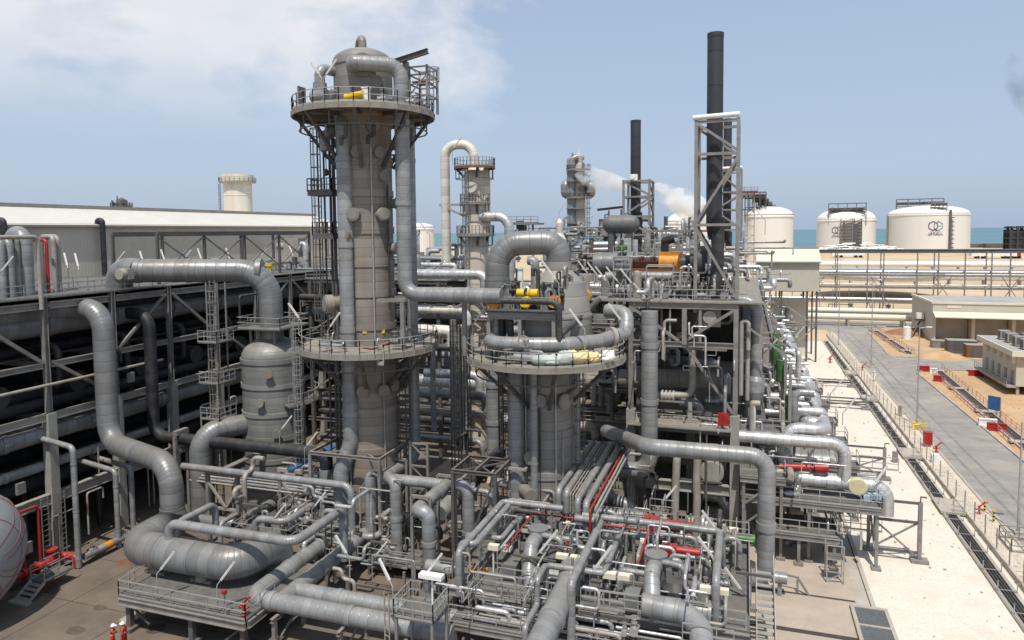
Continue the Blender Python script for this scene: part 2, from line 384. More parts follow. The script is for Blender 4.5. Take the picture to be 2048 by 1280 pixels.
# ================================================================== ground, roads, sea
def sheet(name, pts, z, m, kind='structure'):
    q = M(); n = len(pts); q.v = [(p[0], p[1], z) for p in pts]; q.f = [tuple(range(n))]; q.sm = [False]; q.uv = [None]
    return q.out(name, m, kind=kind)
SAND = mat('desert_sand', (.50, .385, .245), .95, 0, .13, .03, (.60, .50, .36), .6, .012, bump=.2, bscale=2)
SAND2 = mat('orange_sand', (.46, .30, .165), .95, 0, .13, .35, (.52, .38, .23), .6, .12, bump=.3, bscale=5)
GRAV = mat('pale_gravel', (.66, .60, .51), .95, 0, .13, 7, (.54, .46, .36), .5, .35, bump=.5, bscale=9)
PAVE = mat('shaded_yard_concrete', (.155, .125, .096), .85, 0, .16, .45, (.095, .075, .06), .6, .12, bump=.1, bscale=6)  # cloud shadow over the yard painted into the base colour; the blotches are stains
PAVER = mat('unshaded_yard_concrete', (.40, .335, .265), .85, 0, .10, .45, (.30, .25, .2), .5, .2, bump=.1, bscale=6)  # yard concrete without the painted cloud shadow
ASPH = mat('worn_asphalt', (.27, .248, .222), .9, 0, .15, .5, (.37, .33, .275), .7, .10, bump=.2, bscale=18)
SEAM = mat('sea_water', (.105, .205, .24), .5, 0, .14, .004, (.085, .15, .20), .9, .0016, stretch=(.25, 1, 1))
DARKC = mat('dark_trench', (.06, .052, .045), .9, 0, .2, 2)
sheet('ground', [(-6000, -300), (6000, -300), (6000, 1400), (-6000, 1400)], 0, SAND)
sheet('sea', [(-30000, 1120), (30000, 1120), (30000, 32000), (-30000, 32000)], .25, SEAM)
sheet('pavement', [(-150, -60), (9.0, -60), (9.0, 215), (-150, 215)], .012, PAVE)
sheet('pavement', [(-3.0, 44.2), (8.6, 44.2), (8.6, 215), (-3.0, 215)], .02, PAVER)
sheet('gravel', [(9.3, -40), (18.3, -40), (18.3, 185), (9.3, 185)], .03, GRAV)
PATH = mat('pale_sandy_path', (.56, .49, .39), .95, 0, .12, 1.2, (.42, .34, .25), .5, .2, bump=.3, bscale=8)
sheet('footpath', [(20.6, -20), (22.75, -20), (22.75, 200), (20.6, 200)], .10, PATH)
for k in range(1): pass
kb = M(); kb.bb((9.0, -40, 0), (9.3, 185, .14)); kb.out('kerb', CONC, kind='structure')
sheet('gravel', [(18.3, -40), (20.6, -40), (20.6, 185), (18.3, 185)], .034, GRAV)
# drainage strip along the gravel with a gated pit at its near end
sheet('drain_strip', [(8.1, 52), (8.95, 52), (8.95, 120), (8.1, 120)], .026, CONC)
# road with its bend to the left far off and a branch to the right
road = [(22.9, -20), (22.9, 205), (5, 216), (5, 228), (60, 228), (60, 219), (36, 214), (31.2, 205), (29.9, 170), (31.0, 166), (60, 166.5), (60, 157), (34, 152.5), (31.2, 149), (31.4, -20)]
sheet('road', road, .05, ASPH)
q = M()
for a, b in (((31.4, -20), (31.2, 149)), ((31.2, 149), (34, 152.3)), ((34, 152.3), (60, 156.8)), ((60, 166.8), (31.0, 166.3)), ((29.9, 170), (31.2, 205)), ((22.8, -20), (22.8, 205))):
    q.beam((*a, .1), (*b, .1), .28, .2)
q.out('kerb', CONC, kind='structure')
sheet('sand', [(31.6, -20), (31.4, 148.8), (34, 152), (70, 158), (120, 150), (120, -20)], .03, SAND2)
sheet('sand', [(31.2, 166.8), (60, 167), (90, 175), (90, 212), (36, 212), (31.5, 204), (30.2, 172)], .03, SAND2)
# joints of the yard slabs
q = M()
for y in range(20, 60, 6): q.bb((-56, y-.03, .014), (-3.1, y+.03, .022))
for x in range(-54, 0, 6): q.bb((x-.03, 10, .0145), (x+.03, 44, .0225))
q.bb((-3, 55.2, .022), (8.0, 55.45, .03)).bb((-3, 49.8, .021), (8.0, 50.3, .028)).out('slab_joints', DARKC, kind='structure')
MANH = mat('manhole_iron', (.085, .075, .068), .8, .3, .2, 5, (.12, .08, .05), .6, 2)
p = G(312, 1258); M().lathe((p.x, p.y, .015), [(.62, 0), (.62, .03), (.5, .035)], 20).out('manhole_cover', MANH, label='round grey manhole cover in the concrete beside the two workers', cat='manhole cover')
p = G(247, 1125); q = M(); q.lathe((p.x, p.y, .015), [(.65, 0), (.55, .03), (.2, .05)], 14).out('oil_stain', RUST, label='reddish brown heap of spilt grit on the concrete by the rack', cat='spill')
p = G(105, 1183); M().box((p.x, p.y, .03), (.95, .75, .05)).out('drain_cover', MANH, label='square drain grate in the concrete by the white sphere', cat='drain cover')
# long grated trench with thin rails and concrete crossing slabs
q = M(); 
for x in (18.35, 19.5): q.bb((x-.14, -20, .03), (x+.14, 185, .22))
q.out('trench_kerb', CONC, kind='structure')
sheet('trench', [(18.5, -20), (19.36, -20), (19.36, 185), (18.5, 185)], .06, DARKC)
q = M()
for x in (18.72, 18.95, 19.15): q.beam((x, -20, .13), (x, 185, .13), .07)
q.out('trench_pipes', DARKP, label='thin dark pipes lying in the long open trench', cat='pipes')
t = thing('trench_guard', 'low bar guard across the long open trench beside the fence', 'guard', (18.35, 58, .03))
y = 36
while y < 180:
    q = M(); q.beam((18.3, y, .1), (18.3, y, 1.0), .06).beam((19.55, y, .1), (19.55, y, 1.0), .06).beam((18.3, y, .35), (19.55, y, .35), .05); q.out('frame', GALV, t); y += 3.4
q = M()
for x in (18.3,): q.beam((x, 30, .4), (x, 180, .4), .045)
q.out('bar', GALV, t)
for i, (px, py) in enumerate(((1893, 1018), (1798, 910), (1737, 800), (1700, 748))):
    p = G(px, py); q = M(); q.bb((18.1, p.y-1.9, .2), (20.2, p.y+1.9, .42)); t = thing('trench_crossing', 'pale concrete slab bridging the trench '+('nearest the camera, with a small bar rail', 'beside the red cabinet', 'before the far bend of the road', 'farthest along the fence')[i], 'slab', (19.1, p.y, .2), 'concrete slabs over the trench')
    q.out('slab', CONC, t); M().rail([(19.2, p.y-1.7, .42), (20.1, p.y-1.7, .42)], sp=.9, toe=False).out('handrail', GALV, t)
# covered pit bottom right
t = thing('pit', 'concrete-rimmed pit with two grey steel covers at the end of the drain strip', 'pit', (8.7, 52.3, 0))
q = M(); q.bb((7.5, 54.1, .02), (9.95, 54.4, .3)).bb((7.5, 48, .02), (7.75, 54.1, .3)).bb((9.7, 48, .02), (9.95, 54.1, .3)).bb((7.75, 51.6, .02), (9.7, 51.8, .3)); q.out('rim', CONC, t)
PITG = mat('pit_grating', (.13, .135, .14), .7, .3, .15, 4, bump=.4, bscale=20)
M().bb((7.75, 51.8, .15), (9.7, 54.1, .24)).out('cover', PITG, t); M().bb((7.75, 48, .15), (9.7, 51.6, .24)).out('cover', PITG, t)
# ------------------------------------------------------------------ perimeter fence: low wall, posts, mesh
t = thing('mesh_fence', 'long wire mesh fence on pale wall between gravel and road', 'fence', (20.35, 60, 0))
M().bb((20.2, -10, 0), (20.45, 196, .45)).out('wall', PATH, t)
FENCEW = mat('fence_sheet', (.58, .52, .43), .8, 0, .1, .5, (.45, .36, .26), .5, .3)
fm = M(); z0 = .55
y = 30
while y < 196:
    fm.v and None
    for k in range(4): fm.beam((20.33, y, z0+.1+k*.5), (20.33, min(y+3, 196), z0+.1+k*.5), .016)
    for k in range(5): fm.beam((20.33, y+k*.6, z0), (20.33, y+k*.6, 2.15), .014)
    y += 3
fm.out('wire_mesh', FENCEW, t)
y = 31
while y < 196:
    q = M(); q.beam((20.33, y, .55), (20.33, y, 2.3), .075); q.out('post', STEEL, t); y += 3
# ================================================================== far ground: tanks, racks, buildings by the sea
LOGO1 = mat('logo_purple', (.06, .03, .12), .6); LOGO2 = mat('logo_blue', (.22, .30, .42), .6)
def flat_glyphs(txt, size, c, ang, r, m, parent, name):
    "lettering wrapped on to the tank shell (radius r round c), centre at angle ang"
    cu = bpy.data.curves.new('t', 'FONT'); cu.body = txt; cu.size = size; cu.align_x = 'CENTER'; cu.resolution_u = 2
    o = bpy.data.objects.new('t', cu); COL.objects.link(o); dg = bpy.context.evaluated_depsgraph_get(); me = o.evaluated_get(dg).to_mesh()
    q = M(); q.v = [tuple(v.co) for v in me.vertices]; q.f = [tuple(p.vertices) for p in me.polygons]; q.sm = [False]*len(q.f); q.uv = [None]*len(q.f)
    bpy.data.objects.remove(o); bpy.data.curves.remove(cu)
    wrap(q, c, ang, r); return q.out(name, m, parent)
def wrap(q, c, ang, r):
    q.v = [(c.x+math.cos(ang+x/r)*(r+.3+z), c.y+math.sin(ang+x/r)*(r+.3+z), c.z+y) for x, y, z in q.v]
def logo(c, ang, r, s, parent):
    for m, dx, segs in ((LOGO1, 0, 6), (LOGO2, 1.05*s, 4)):
        q = M(); P = [V((dx+s*math.cos(rad(90+60*k)), s*1.05*math.sin(rad(90+60*k)), 0)) for k in range(6)]
        for k in range(6):
            if m is LOGO2 and k in (1,): continue
            a, b = P[k], P[(k+1) % 6]
            for j in range(3): q.beam(a.lerp(b, j/3), a.lerp(b, (j+1)/3), s*.16, .2, up=(0, 0, 1))
        if m is LOGO1: q.beam(V((.3*s, -.6*s, 0)), V((.7*s, -1.25*s, 0)), s*.18, .2, up=(0, 0, 1)).beam(V((.2*s, -.5*s, 0)), V((.2*s, .5*s, 0)), s*.1, .2, up=(0, 0, 1))
        else: q.beam(V((dx, 0, 0)), V((dx+.6*s, 0, 0)), s*.14, .2, up=(0, 0, 1)).beam(V((dx, s*1.2, 0)), V((dx+.01, s*1.35, 0)), s*.14, .2, up=(0, 0, 1))
        wrap(q, c, ang, r); q.out('logo_mark', m, parent)
def tank(pxc, pyb, d, wpx, ptop, pdome, label, sign=None):
    b = D(pxc, pyb, d); b.z = 0; r = wpx/2*d/FOC*(.87 if pxc > 1600 else .93); zt = zr(b, ptop); zd = zr(b, pdome)
    t = thing('storage_tank', label, 'tank', b, 'white storage tanks by the sea')
    M().lathe(b, [(r, 0), (r, zt)], 56).out('shell', TANKW, t)
    h = zd-zt; M().lathe(b, [(r+.5, zt-1), (r+.5, zt)]+[(r*math.cos(a)*.99+.3, zt+h*math.sin(a)**.9) for a in [rad(x) for x in range(4, 90, 9)]]+[(.1, zt+h)], 56).out('dome_roof', TANKW, t)
    rl = M(); rl.rail([b+V((r*math.cos(2*math.pi*i/48), r*math.sin(2*math.pi*i/48), zt)) for i in range(48)], h=1.6, sp=4, closed=True, r=.1, toe=False); rl.out('roof_rail', STEEL, t)
    va = math.atan2(CP.y-b.y, CP.x-b.x)
    return b, r, zt, zd, t, va
def rooftop(b, t, va, side, z0, z1, wd, dp, dist, z2=None):
    "pipe platform standing on the roof of a tank, seen from the front"
    f = V((math.cos(va), math.sin(va), 0)); sx = V((-f.y, f.x, 0)); c = b+f*dist+sx*side
    q = M(); q2 = M()
    for i in range(5):
        for j in (-1, 1):
            e = c+sx*(wd*(i/4-.5))+f*(j*dp/2); q.beam(V((e.x, e.y, z0-5)), V((e.x, e.y, z2 or z1)), .7)
    for z in (z1, z0+(z1-z0)*.5, z2 or z1):
        for j in (-1, 1): q.beam(c+sx*(-wd/2)+f*(j*dp/2)+V((0, 0, z)), c+sx*(wd/2)+f*(j*dp/2)+V((0, 0, z)), .6)
    q.out('platform_frame', STEELD, t)
    q2.beam(c+sx*(-wd/2)+V((0, 0, z1)), c+sx*(wd/2)+V((0, 0, z1)), dp, .6); q2.out('platform_deck', STEELD, t)
    q3 = M()
    for k in range(16):
        e = c+sx*(wd*RND.uniform(-.48, .48))+f*RND.uniform(-dp/2, dp/2); hh = RND.uniform(1, 4); q3.cyl(V((e.x, e.y, z1)), V((e.x, e.y, z1+hh)), RND.uniform(.4, 1.0), n=7)
    for k in range(4): q3.cyl(c+sx*(-wd/2)+f*(k*1.5-2)+V((0, 0, z1+1+k*.6)), c+sx*(wd/2)+f*(k*1.5-2)+V((0, 0, z1+1+k*.6)), .5, n=7)
    q3.out('roof_piping', STEEL, t)
B = []
b, r, zt, zd, t, va = tank(1691, 500, 900, 124, 441, 416, 'white domed storage tank with twin stair towers down its front, logo at left')
logo(V((b.x, b.y, zr(b, 460))), va-.36, r, 3.9, t)
flat_glyphs('قطرغاز', 3.4, V((b.x, b.y, zr(b, 471.5))), va-.31, r, LOGO1, t, 'sign_lettering'); flat_glyphs('QATARGAS', 2.3, V((b.x, b.y, zr(b, 474))), va-.31, r, LOGO1, t, 'sign_lettering')
za, zb = zr(b, 443), zr(b, 421); rooftop(b, t, va, 1, za, zb, 66*900/FOC, 14, r*.6, zr(b, 408))
for k, (s, w, m) in enumerate(((.02, 13, STEEL), (.37, 9, STEELD))):
    a = va+s; f = V((math.cos(a), math.sin(a), 0)); c = b+f*(r+2); g = V((-f.y, f.x, 0)); q = M()
    for j in (-1, 1): q.beam(V((c.x, c.y, 0))+g*(j*w/2), V((c.x, c.y, zt+2))+g*(j*w/2), 1.0)
    z = 3
    while z < zt: q.beam(V((c.x, c.y, z))-g*w/2, V((c.x, c.y, z))+g*w/2, 2.4, .6); q.beam(V((c.x, c.y, z))-g*w/2, V((c.x, c.y, z+4))+g*w/2, .8); z += 4
    q.out('stair_tower', m, t)
M().beam(V((b.x, b.y, 3))+V((math.cos(va-.06), math.sin(va-.06), 0))*(r+1), V((b.x, b.y, zt))+V((math.cos(va-.06), math.sin(va-.06), 0))*(r+1), 1.6).out('red_riser', mat('faded_red_pipe', (.38, .14, .13), .6), t)
q = M()
for k in range(60):
    a = V((b.x+RND.uniform(-48, 52), b.y-r-RND.uniform(6, 46), 0)); hh = RND.uniform(2, 12)*max(.2, 1-abs(a.x-b.x)/60)
    q.cyl(a, a+V((0, 0, hh)), RND.uniform(.3, 1.1), n=6); q.cyl(a+V((0, 0, hh)), a+V((RND.uniform(4, 22), 0, hh)), RND.uniform(.3, .9), n=6)
q.out('pipework', SILV, label='low tangle of silver piping at the foot of the twin-stair tank', cat='pipework', kind='stuff')
b, r, zt, zd, t, va = tank(1854, 500, 862, 166, 430, 411, 'largest white domed tank with hexagon logo at its right and blank left side')
logo(V((b.x, b.y, zr(b, 452))), va+.125, r, 5.0, t)
flat_glyphs('قطرغاز', 4.4, V((b.x, b.y, zr(b, 466.5))), va+.18, r, LOGO1, t, 'sign_lettering'); flat_glyphs('QATARGAS', 3.0, V((b.x, b.y, zr(b, 470.5))), va+.18, r, LOGO1, t, 'sign_lettering')
rooftop(b, t, va, -9, zr(b, 416), zr(b, 408.5), 82*862/FOC, 12, 5, zr(b, 398))
rooftop(b, t, va, 11, zr(b, 428), zr(b, 413), 26*862/FOC, 8, 34)
a = va+.52; f = V((math.cos(a), math.sin(a), 0)); q = M(); c = b+f*(r+1.2); q.beam(V((c.x, c.y, 0)), V((c.x, c.y, zt+5)), 2.2)
for k in range(8): q.beam(V((c.x, c.y, 4+k*5)), V((c.x+4, c.y, 4+k*5)), 2, 1)
q.out('stair_tower', STEELD, t)
a = va-1.25; f = V((math.cos(a), math.sin(a), 0)); c = b+f*(r+1); M().beam(V((c.x, c.y, 0)), V((c.x, c.y, zt)), 1.6).out('ladder', STEEL, t)
for args in ((1537, 505, 620, 98, 433, 413, 'white tank with cluttered roof behind the tall dark stack, right of its frame', 1), (1384, 505, 640, 108, 446, 421, 'weathered white tank partly hidden behind the tall stack frame, left side', 2), (840, 520, 640, 64, 457, 446, 'small white roofed tank showing between grey column and pale U-pipe', 0)):
    b, r, zt, zd, t, va = tank(*args[:7])
    if args[7]:
        for k in range(5): rooftop(b, t, va, RND.uniform(-r*.6, r*.6), zt, zt+4+3*k, 8+2*k, 5, RND.uniform(-r*.3, r*.3))
    if args[7] == 1: rooftop(b, t, va, -r*.62, zt-4, zr(b, 395), 20, 16, 6, zr(b, 385))
# harbour structure at the right edge
b = G(2040, 500); t = thing('jetty_structure', 'dark open frame structure standing at the shore, right edge', 'structure', b)
q = M(); zt = zr(b, 452)
for i in range(5):
    for j in range(3): q.beam(b+V((i*7-10, j*10, 0)), b+V((i*7-10, j*10, zt*(.85+.15*((i+j) % 2)))), 2.4)
for z in (.25, .5, .75, .95): q.bb((b.x-11, b.y, zt*z-1), (b.x+19, b.y+20, zt*z+1))
q.out('frame', mat('tarred_frame', (.045, .045, .05), .8, 0, .2, .1), t)
q = M(); q.bb((b.x-9, b.y+.5, 1), (b.x+17, b.y+18, zt*.8)); q.out('core', mat('tarred_core', (.03, .03, .034), .8, 0, .2, .1), t)
q = M()
for k in range(9): q.bb((300+k*30, 1050+RND.uniform(-8, 20), 0), (334+k*30, 1080, RND.uniform(4, 9)))
q.bb((180, 1085, 0), (620, 1100, 5)).out('breakwater', mat('breakwater_rock', (.12, .115, .11), .9, 0, .3, .1), label='low dark breakwater along the shore beside the largest tank', cat='breakwater')
# pipelines lying across the sand
def xrun(name, label, px0, px1, py, pz, r, m, y=None, group=None):
    a = G(px0, py, pz) if y is None else on(on(D(px0, py, 200), 'z', py=py), 'x', px=px0)
    c = on(a, 'x', px=px1); return pipe(name, label, [a, c], r, m, group=group, n=10)
for i, (py, z, r, m, lb) in enumerate(((527, 5, 1.9, WHITE, 'upper white pipeline crossing the sand below the tanks'), (541, 4.5, 1.5, mat('faded_red_coating', (.42, .23, .19), .7, 0, .1, .2), 'faded red pipeline crossing the sand beneath white one'), (548.5, 5, 2.0, WHITE, 'lower thick white pipeline crossing the sand on trestles'), (618, 4, .8, CREAM, 'cream pipeline lying low on the sand by the road bend'), (630, 2.6, .9, CREAM, 'lowest cream pipeline behind the red barrier'))):
    a = G(1560, py, z); c = a+V((330 if i < 3 else 75, 0, 0)); pipe('pipeline', lb, [a, c], r, m, n=10)
    q = M(); x = a.x+4
    while x < c.x: q.bb((x-.3, a.y-r-.2, 0), (x+.3, a.y+r+.2, z-r)); x += 14
    q.out('pipe_support', CONC, label='concrete sleepers under the '+lb, cat='pipe supports')
a = G(1760, 553, 8); M().lathe(a+V((0, 0, -1)), [(.2, 0), (22, .4), (23, 2), (21, 3.5), (.2, 4)], 40).out('tank_roof', SILV, label='shallow silver disc roof of a low tank among the pipelines', cat='tank roof')
for px, py, lb, m, w in ((1695, 515, 'long white trailer parked on the sand at left of the tank', WHITE, 28), (1985, 517, 'white trailer parked on the sand near the right edge', WHITE, 34), (2026, 517, 'small red truck beside the white trailer at right', RED, 9)):
    a = G(px, py); t = thing('trailer', lb, 'trailer', a)
    M().bb(a+V((-w/2, -4, 2)), a+V((w/2, 4, 8))).out('body', m, t); q = M()
    for k in (-.35, -.2, .25, .4): q.cyl(a+V((w*k, -4.3, 1.2)), a+V((w*k, 4, 1.2)), 1.2, n=10)
    q.out('wheels', BLACK, t)
# tall pipe rack crossing behind the road
a = G(1795, 640); yr = a.y
t = thing('pipe_rack', 'long open steel pipe rack crossing behind the road, with thin tall posts', 'pipe rack', (35, yr, 0))
base = V((a.x, yr, 0)); z3, z2, z1, z0 = [zr(base, k) for k in (503, 549, 573, 603)]
for i, px in enumerate((1552, 1612, 1673, 1733, 1765, 1832, 1874, 1927, 1980, 2017, 2060)):
    e = on(base, 'x', px=px); q = M(); q.beam(V((e.x, yr, 0)), V((e.x, yr, z3)), .32)
    if i % 2 == 0: q.beam(V((e.x, yr+5, 0)), V((e.x, yr+5, z3)), .32); 
    q.out('post', STEEL, t)
    if i in (3, 4, 6):
        M().beam((e.x-1.2, yr-1, 0), (e.x+.4, yr, z0), .25).beam((e.x+1.8, yr-1, 0), (e.x+.4, yr, z0), .25).out('trestle_leg', STEEL, t)
xa, xb = on(base, 'x', px=1500).x, on(base, 'x', px=2090).x
for z in (z0-.5, z1-.5, z2-.4, z3-.3):
    M().beam((xa, yr+.25, z), (xb, yr+.25, z), .25, .35).beam((xa, yr+5, z), (xb, yr+5, z), .25, .35).out('beam', STEEL, t)
q = M(); x = xa
while x < xb: q.beam((x, yr+.3, z2), (x+5, yr+.3, z0), .16).beam((x+5, yr+.3, z2), (x, yr+.3, z0), .16); x += 17
q.out('brace', STEELD, t)
for i, (z, y, r, m, lb) in enumerate(((z3, 0, .38, DARKP, 'dark grey pipe on top of the long rack behind the road'), (z2+.2, 1, .5, SILV, 'silver pipe on the second tier of the long rack'), (z2+.3, 3.4, .55, WHITE, 'white pipe behind silver one on the long rack'), (z1+.1, 1.4, .34, WHITE, 'thin white pipe on the third tier of the long rack'), (z1+.1, 3, .3, SILV, 'thin silver pipe on the third tier of the long rack'), (z0, .8, .5, SILV, 'thick silver pipe on the lowest tier of the long rack'), (z0, 2.6, .42, SILV, 'slimmer silver pipe behind on the lowest tier of the long rack'))):
    pipe('pipe', lb, [(xa, yr+y, z+r), (xb, yr+y, z+r)], r, m, n=10)
q = M()
for k in range(26):
    e = V((RND.uniform(-6, 75), yr+6+RND.uniform(0, 12), 0)); hh = RND.uniform(3, 9); q.beam(e, e+V((0, 0, hh)), .18)
    if k % 3 == 0: q.cyl(e+V((0, 0, hh)), e+V((RND.uniform(4, 9), 0, hh)), .2, n=6)
    if k % 4 == 0: q.cyl(e+V((0, 0, hh*.6)), e+V((0, 0, hh*.6+1)), .6, n=8)
q.out('pipe_supports', STEEL, label='scattered small pipe stands on the sand behind the long rack', cat='pipe supports', kind='stuff')
a = G(1656, 632); M().bb(a+V((-2.3, -.3, 0)), a+V((2.3, .3, 1.1))).bb(a+V((-2.5, -.45, 0)), a+V((2.5, .45, .25))).out('road_barrier', RED, label='red plastic barrier closing the road at its far bend', cat='barrier')
# ------------------------------------------------------------------ long pale building behind the left rack
BW = mat('corrugated_grey_wall', (.52, .485, .40), .6, .05, .06, .3, (.25, .235, .2), .4, .15, corr=('y', .9), dust=0)
BR = mat('white_metal_roof', (.58, .56, .49), .5, .05, .04, .2, (.56, .52, .45), .35, .12, corr=('y', .9))
BT = mat('grey_ridge_trim', (.27, .26, .23), .6, 0, .08, .5)
w0 = D(0, 560, 150); x0 = w0.x; p0 = V((x0, w0.y, 0)); pe = on(V((x0, w0.y, 27.5)), 'y', px=690); y0 = w0.y-25; y1 = pe.y
ze = zr(p0, 446); xr = x0-14; pr = on(on(V((xr, w0.y, 30)), 'y', px=2), 'z', py=411); zrg = pr.z
t = thing('long_building', 'long beige corrugated building with white roof behind the left rack', 'building', (x0-14, y0, 0))
M().bb((x0-30, y0, 0), (x0, y1, ze)).out('wall', BW, t)
q = M(); q.v = [(x0+.6, y0, ze-.3), (x0+.6, y1, ze-.3), (xr, y1, zrg), (xr, y0, zrg), (xr-16, y0, ze), (xr-16, y1, ze)]
q.face((0, 1, 2, 3)); q.face((3, 2, 5, 4)); q.face((0, 3, 4)); q.face((1, 5, 2)); q.out('roof', BR, t)
M().beam((xr, y0, zrg+.25), (xr, y1, zrg+.25), 1.6, .9).out('ridge_cap', BT, t); M().beam((x0+.75, y0, ze-.55), (x0+.75, y1, ze-.55), .35, .5).out('gutter', BT, t)
for px in (10, 207):
    e = on(V((x0+1.3, w0.y, 25)), 'y', px=px)
    pipe('downpipe', 'x', [V((e.x, e.y, 4)), V((e.x, e.y, zr(e, 440))), V((e.x-1.6, e.y+.01, zr(e, 440))), V((e.x-1.6, e.y+.01, zr(e, 450)))], .62, BLKP, .8, parent=t)
# white chimney behind it and a far platform top
b = D(477, 420, 260); t = thing('white_chimney', 'wide white cylindrical chimney with rusty bands behind the long building', 'chimney', V((b.x, b.y, 0))); b.z = 0; r = 27*260/FOC
CH = mat('stained_white_chimney', (.72, .68, .58), .6, 0, .05, .3, (.45, .33, .2), .5, .12, stretch=(1, 1, .15))
zt = zr(b, 350); M().lathe(b, [(r, 0), (r, zr(b, 392)), (r*1.02, zr(b, 391.5)), (r*1.02, zr(b, 390.5)), (r, zr(b, 390)), (r, zr(b, 366)), (r*1.14, zr(b, 364)), (r*1.14, zt), (r*.9, zt), (r*.9, zt-2)], 32).out('shaft', CH, t)
q = M(); z = zr(b, 364); R2 = r*1.3; q.lathe(b+V((0, 0, z)), [(r*1.0, -.3), (R2, -.3), (R2, 0), (r, 0)], 28, cap=False); q.rail([b+V((R2*math.cos(k*.2618), R2*math.sin(k*.2618), z)) for k in range(24)], h=1.5, sp=2, closed=True, r=.06); q.out('gallery', STEELL, t)
q = M(); e = b+V((-r*1.15, -r*.5, 0)); q.ladder((e.x, e.y, 0), 10, z, (-1, -.5)); q.out('ladder', STEELD, t)
b = D(243, 410, 320); b.z = 0; t = thing('distant_column', 'tip of distant column with a ringed platform above the long roof', 'column', b); zb, zt = zr(b, 412), zr(b, 393)
M().lathe(b, [(2.4, 0), (2.4, zb+1), (1.8, zb+3), (.1, zb+4)], 16).out('column_body', STEELD, t)
q = M(); q.lathe(b+V((0, 0, zb)), [(2.4, -.6), (4.6, -.4), (4.6, .2), (2.4, .2)], 18); q.rail([b+V((4.6*math.cos(k*.524), 4.6*math.sin(k*.524), zb)) for k in range(12)], h=1.4, sp=2.4, closed=True, r=.09); q.out('platform', STEELD, t)
q = M()
for k in range(14): e = b+V((RND.uniform(-3.4, 3.4), RND.uniform(-3, 3), zb)); q.cyl(e, e+V((0, 0, RND.uniform(1, 3.4))), RND.uniform(.2, .7), n=7)
q.beam(b+V((-2.4, 0, zb)), b+V((-2.4, 0, zt+.5)), .3).beam(b+V((-2.4, 0, zt-1)), b+V((1.4, 0, zt-2)), .35); q.out('top_piping', STEELD, t)
# ================================================================== left pipe rack
XF = -55.8
c1 = G(112, 1115); ZD, Z3, Z2, Z1 = [zr(V((XF, c1.y, 0)), r) for r in (596, 724, 826, 984)]
YC = [c1.y+6.7*k for k in range(-2, 16)]
YA, YB = YC[0]-3, YC[-1]
t = thing('left_pipe_rack', 'tall steel pipe rack filled with dark pipes along the left', 'pipe rack', (XF, c1.y, 0))
RACK = t
for y in YC:
    M().beam((XF, y, 0), (XF, y, Z2), .78, .78).out('concrete_column', BEAMG, t)
    q = M(); q.ibeam((XF, y, Z2), (XF, y, ZD), .42, .42); q.out('steel_column', STEEL, t)
    q = M(); q.beam((XF-20, y, 0), (XF-20, y, ZD), .6); q.out('concrete_column', BEAMG, t)
    q = M(); q.beam((XF-11, y, 0), (XF-11, y, ZD), .5); q.out('concrete_column', BEAMG, t)
for z, w, h, m in ((Z1, .5, .9, BEAMG), (Z2, .4, .62, BEAMG), (Z3, .35, .5, STEEL), (ZD-.35, .4, .6, STEEL)):
    q = M()
    for a, b in zip(YC, YC[1:]): q.ibeam((XF, a+.4, z-h/2), (XF, b-.4, z-h/2), w, h, .09)
    q.out('edge_beam', m, t)
    for y in YC: M().beam((XF-.4, y, z-h/2-.02), (XF-20, y, z-h/2-.02), w*.8, h*.8).out('cross_beam', STEELD, t)
for i, (a, b) in enumerate(zip(YC, YC[1:])):
    if i % 3 == 1: M().beam((XF+.05, a+.4, ZD-.8), (XF+.05, b-.4, Z3), .28).out('brace', STEEL, t)
    if i % 3 == 2: M().beam((XF+.05, a+.4, Z3), (XF+.05, b-.4, Z2+.3), .26).out('brace', STEEL, t)
    if i % 3 == 0: M().beam((XF+.05, b-.4, ZD-.8), (XF+.05, a+.4, Z3), .26).out('brace', STEEL, t)
M().bb((XF-20.5, YA, ZD-.05), (XF+.2, YB, ZD+.06)).out('top_deck', GRATE, t)
M().bb((XF-19, YA, Z3-.1), (XF-3.5, YB, Z3)).out('shade_deck', STEELD, t)  # added inner deck that blocks light and darkens the tiers below
q = M(); q.rail([(XF+.15, YA, ZD+.06), (XF+.15, c1.y+13, ZD+.06)]); q.out('handrail', GALV, t); q = M(); q.rail([(XF-6, c1.y+3, ZD+.06), (XF-6, YB, ZD+.06)]); q.out('handrail', GALV, t)
# pipes lying in the rack, a row on every tier
names = {0: 'ground tier', 1: 'first tier', 2: 'second tier', 3: 'third tier', 4: 'tier under the top deck'}
for lv, z, rr in ((1, Z1, (.75, .45, .62, .4, .8, .5, .6)), (2, Z2, (.5, .85, .4, .7, .95, .5, .7)), (3, Z3, (1.05, .5, .9, .6, 1.0, .5, .8)), (4, Z3+3.6, (.5, .7, .4, .6))):
    x = XF-1.2
    for k, r in enumerate(rr):
        x -= r
        if lv == 3 and k == 0: z_, m = Z3+1.9, CLADB
        else: z_, m = z, (BLKP if (k+lv) % 3 or lv > 1 else DARKP)
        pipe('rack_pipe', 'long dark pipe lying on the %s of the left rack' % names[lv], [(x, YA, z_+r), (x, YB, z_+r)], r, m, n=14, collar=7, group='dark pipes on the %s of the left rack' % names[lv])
        x -= r+.75
pipe('rack_pipe', 'fat grey pipe slung under the lower beam along the rack face', [(XF-.75, YA, Z2-1.75), (XF-.75, YB, Z2-1.75)], .78, CLADB, collar=8)
pipe('rack_pipe', 'slim grey pipe low along the rack face, passing behind the columns', [(XF-.7, YA, Z1+2.3), (XF-.7, YB, Z1+2.3)], .42, CLADG, collar=8)
pipe('rack_pipe', 'pale thin pipe along the rack face above the second tier', [(XF+.35, YA, Z3-1.9), (XF+.35, c1.y+12, Z3-1.9)], .13, STEELL)
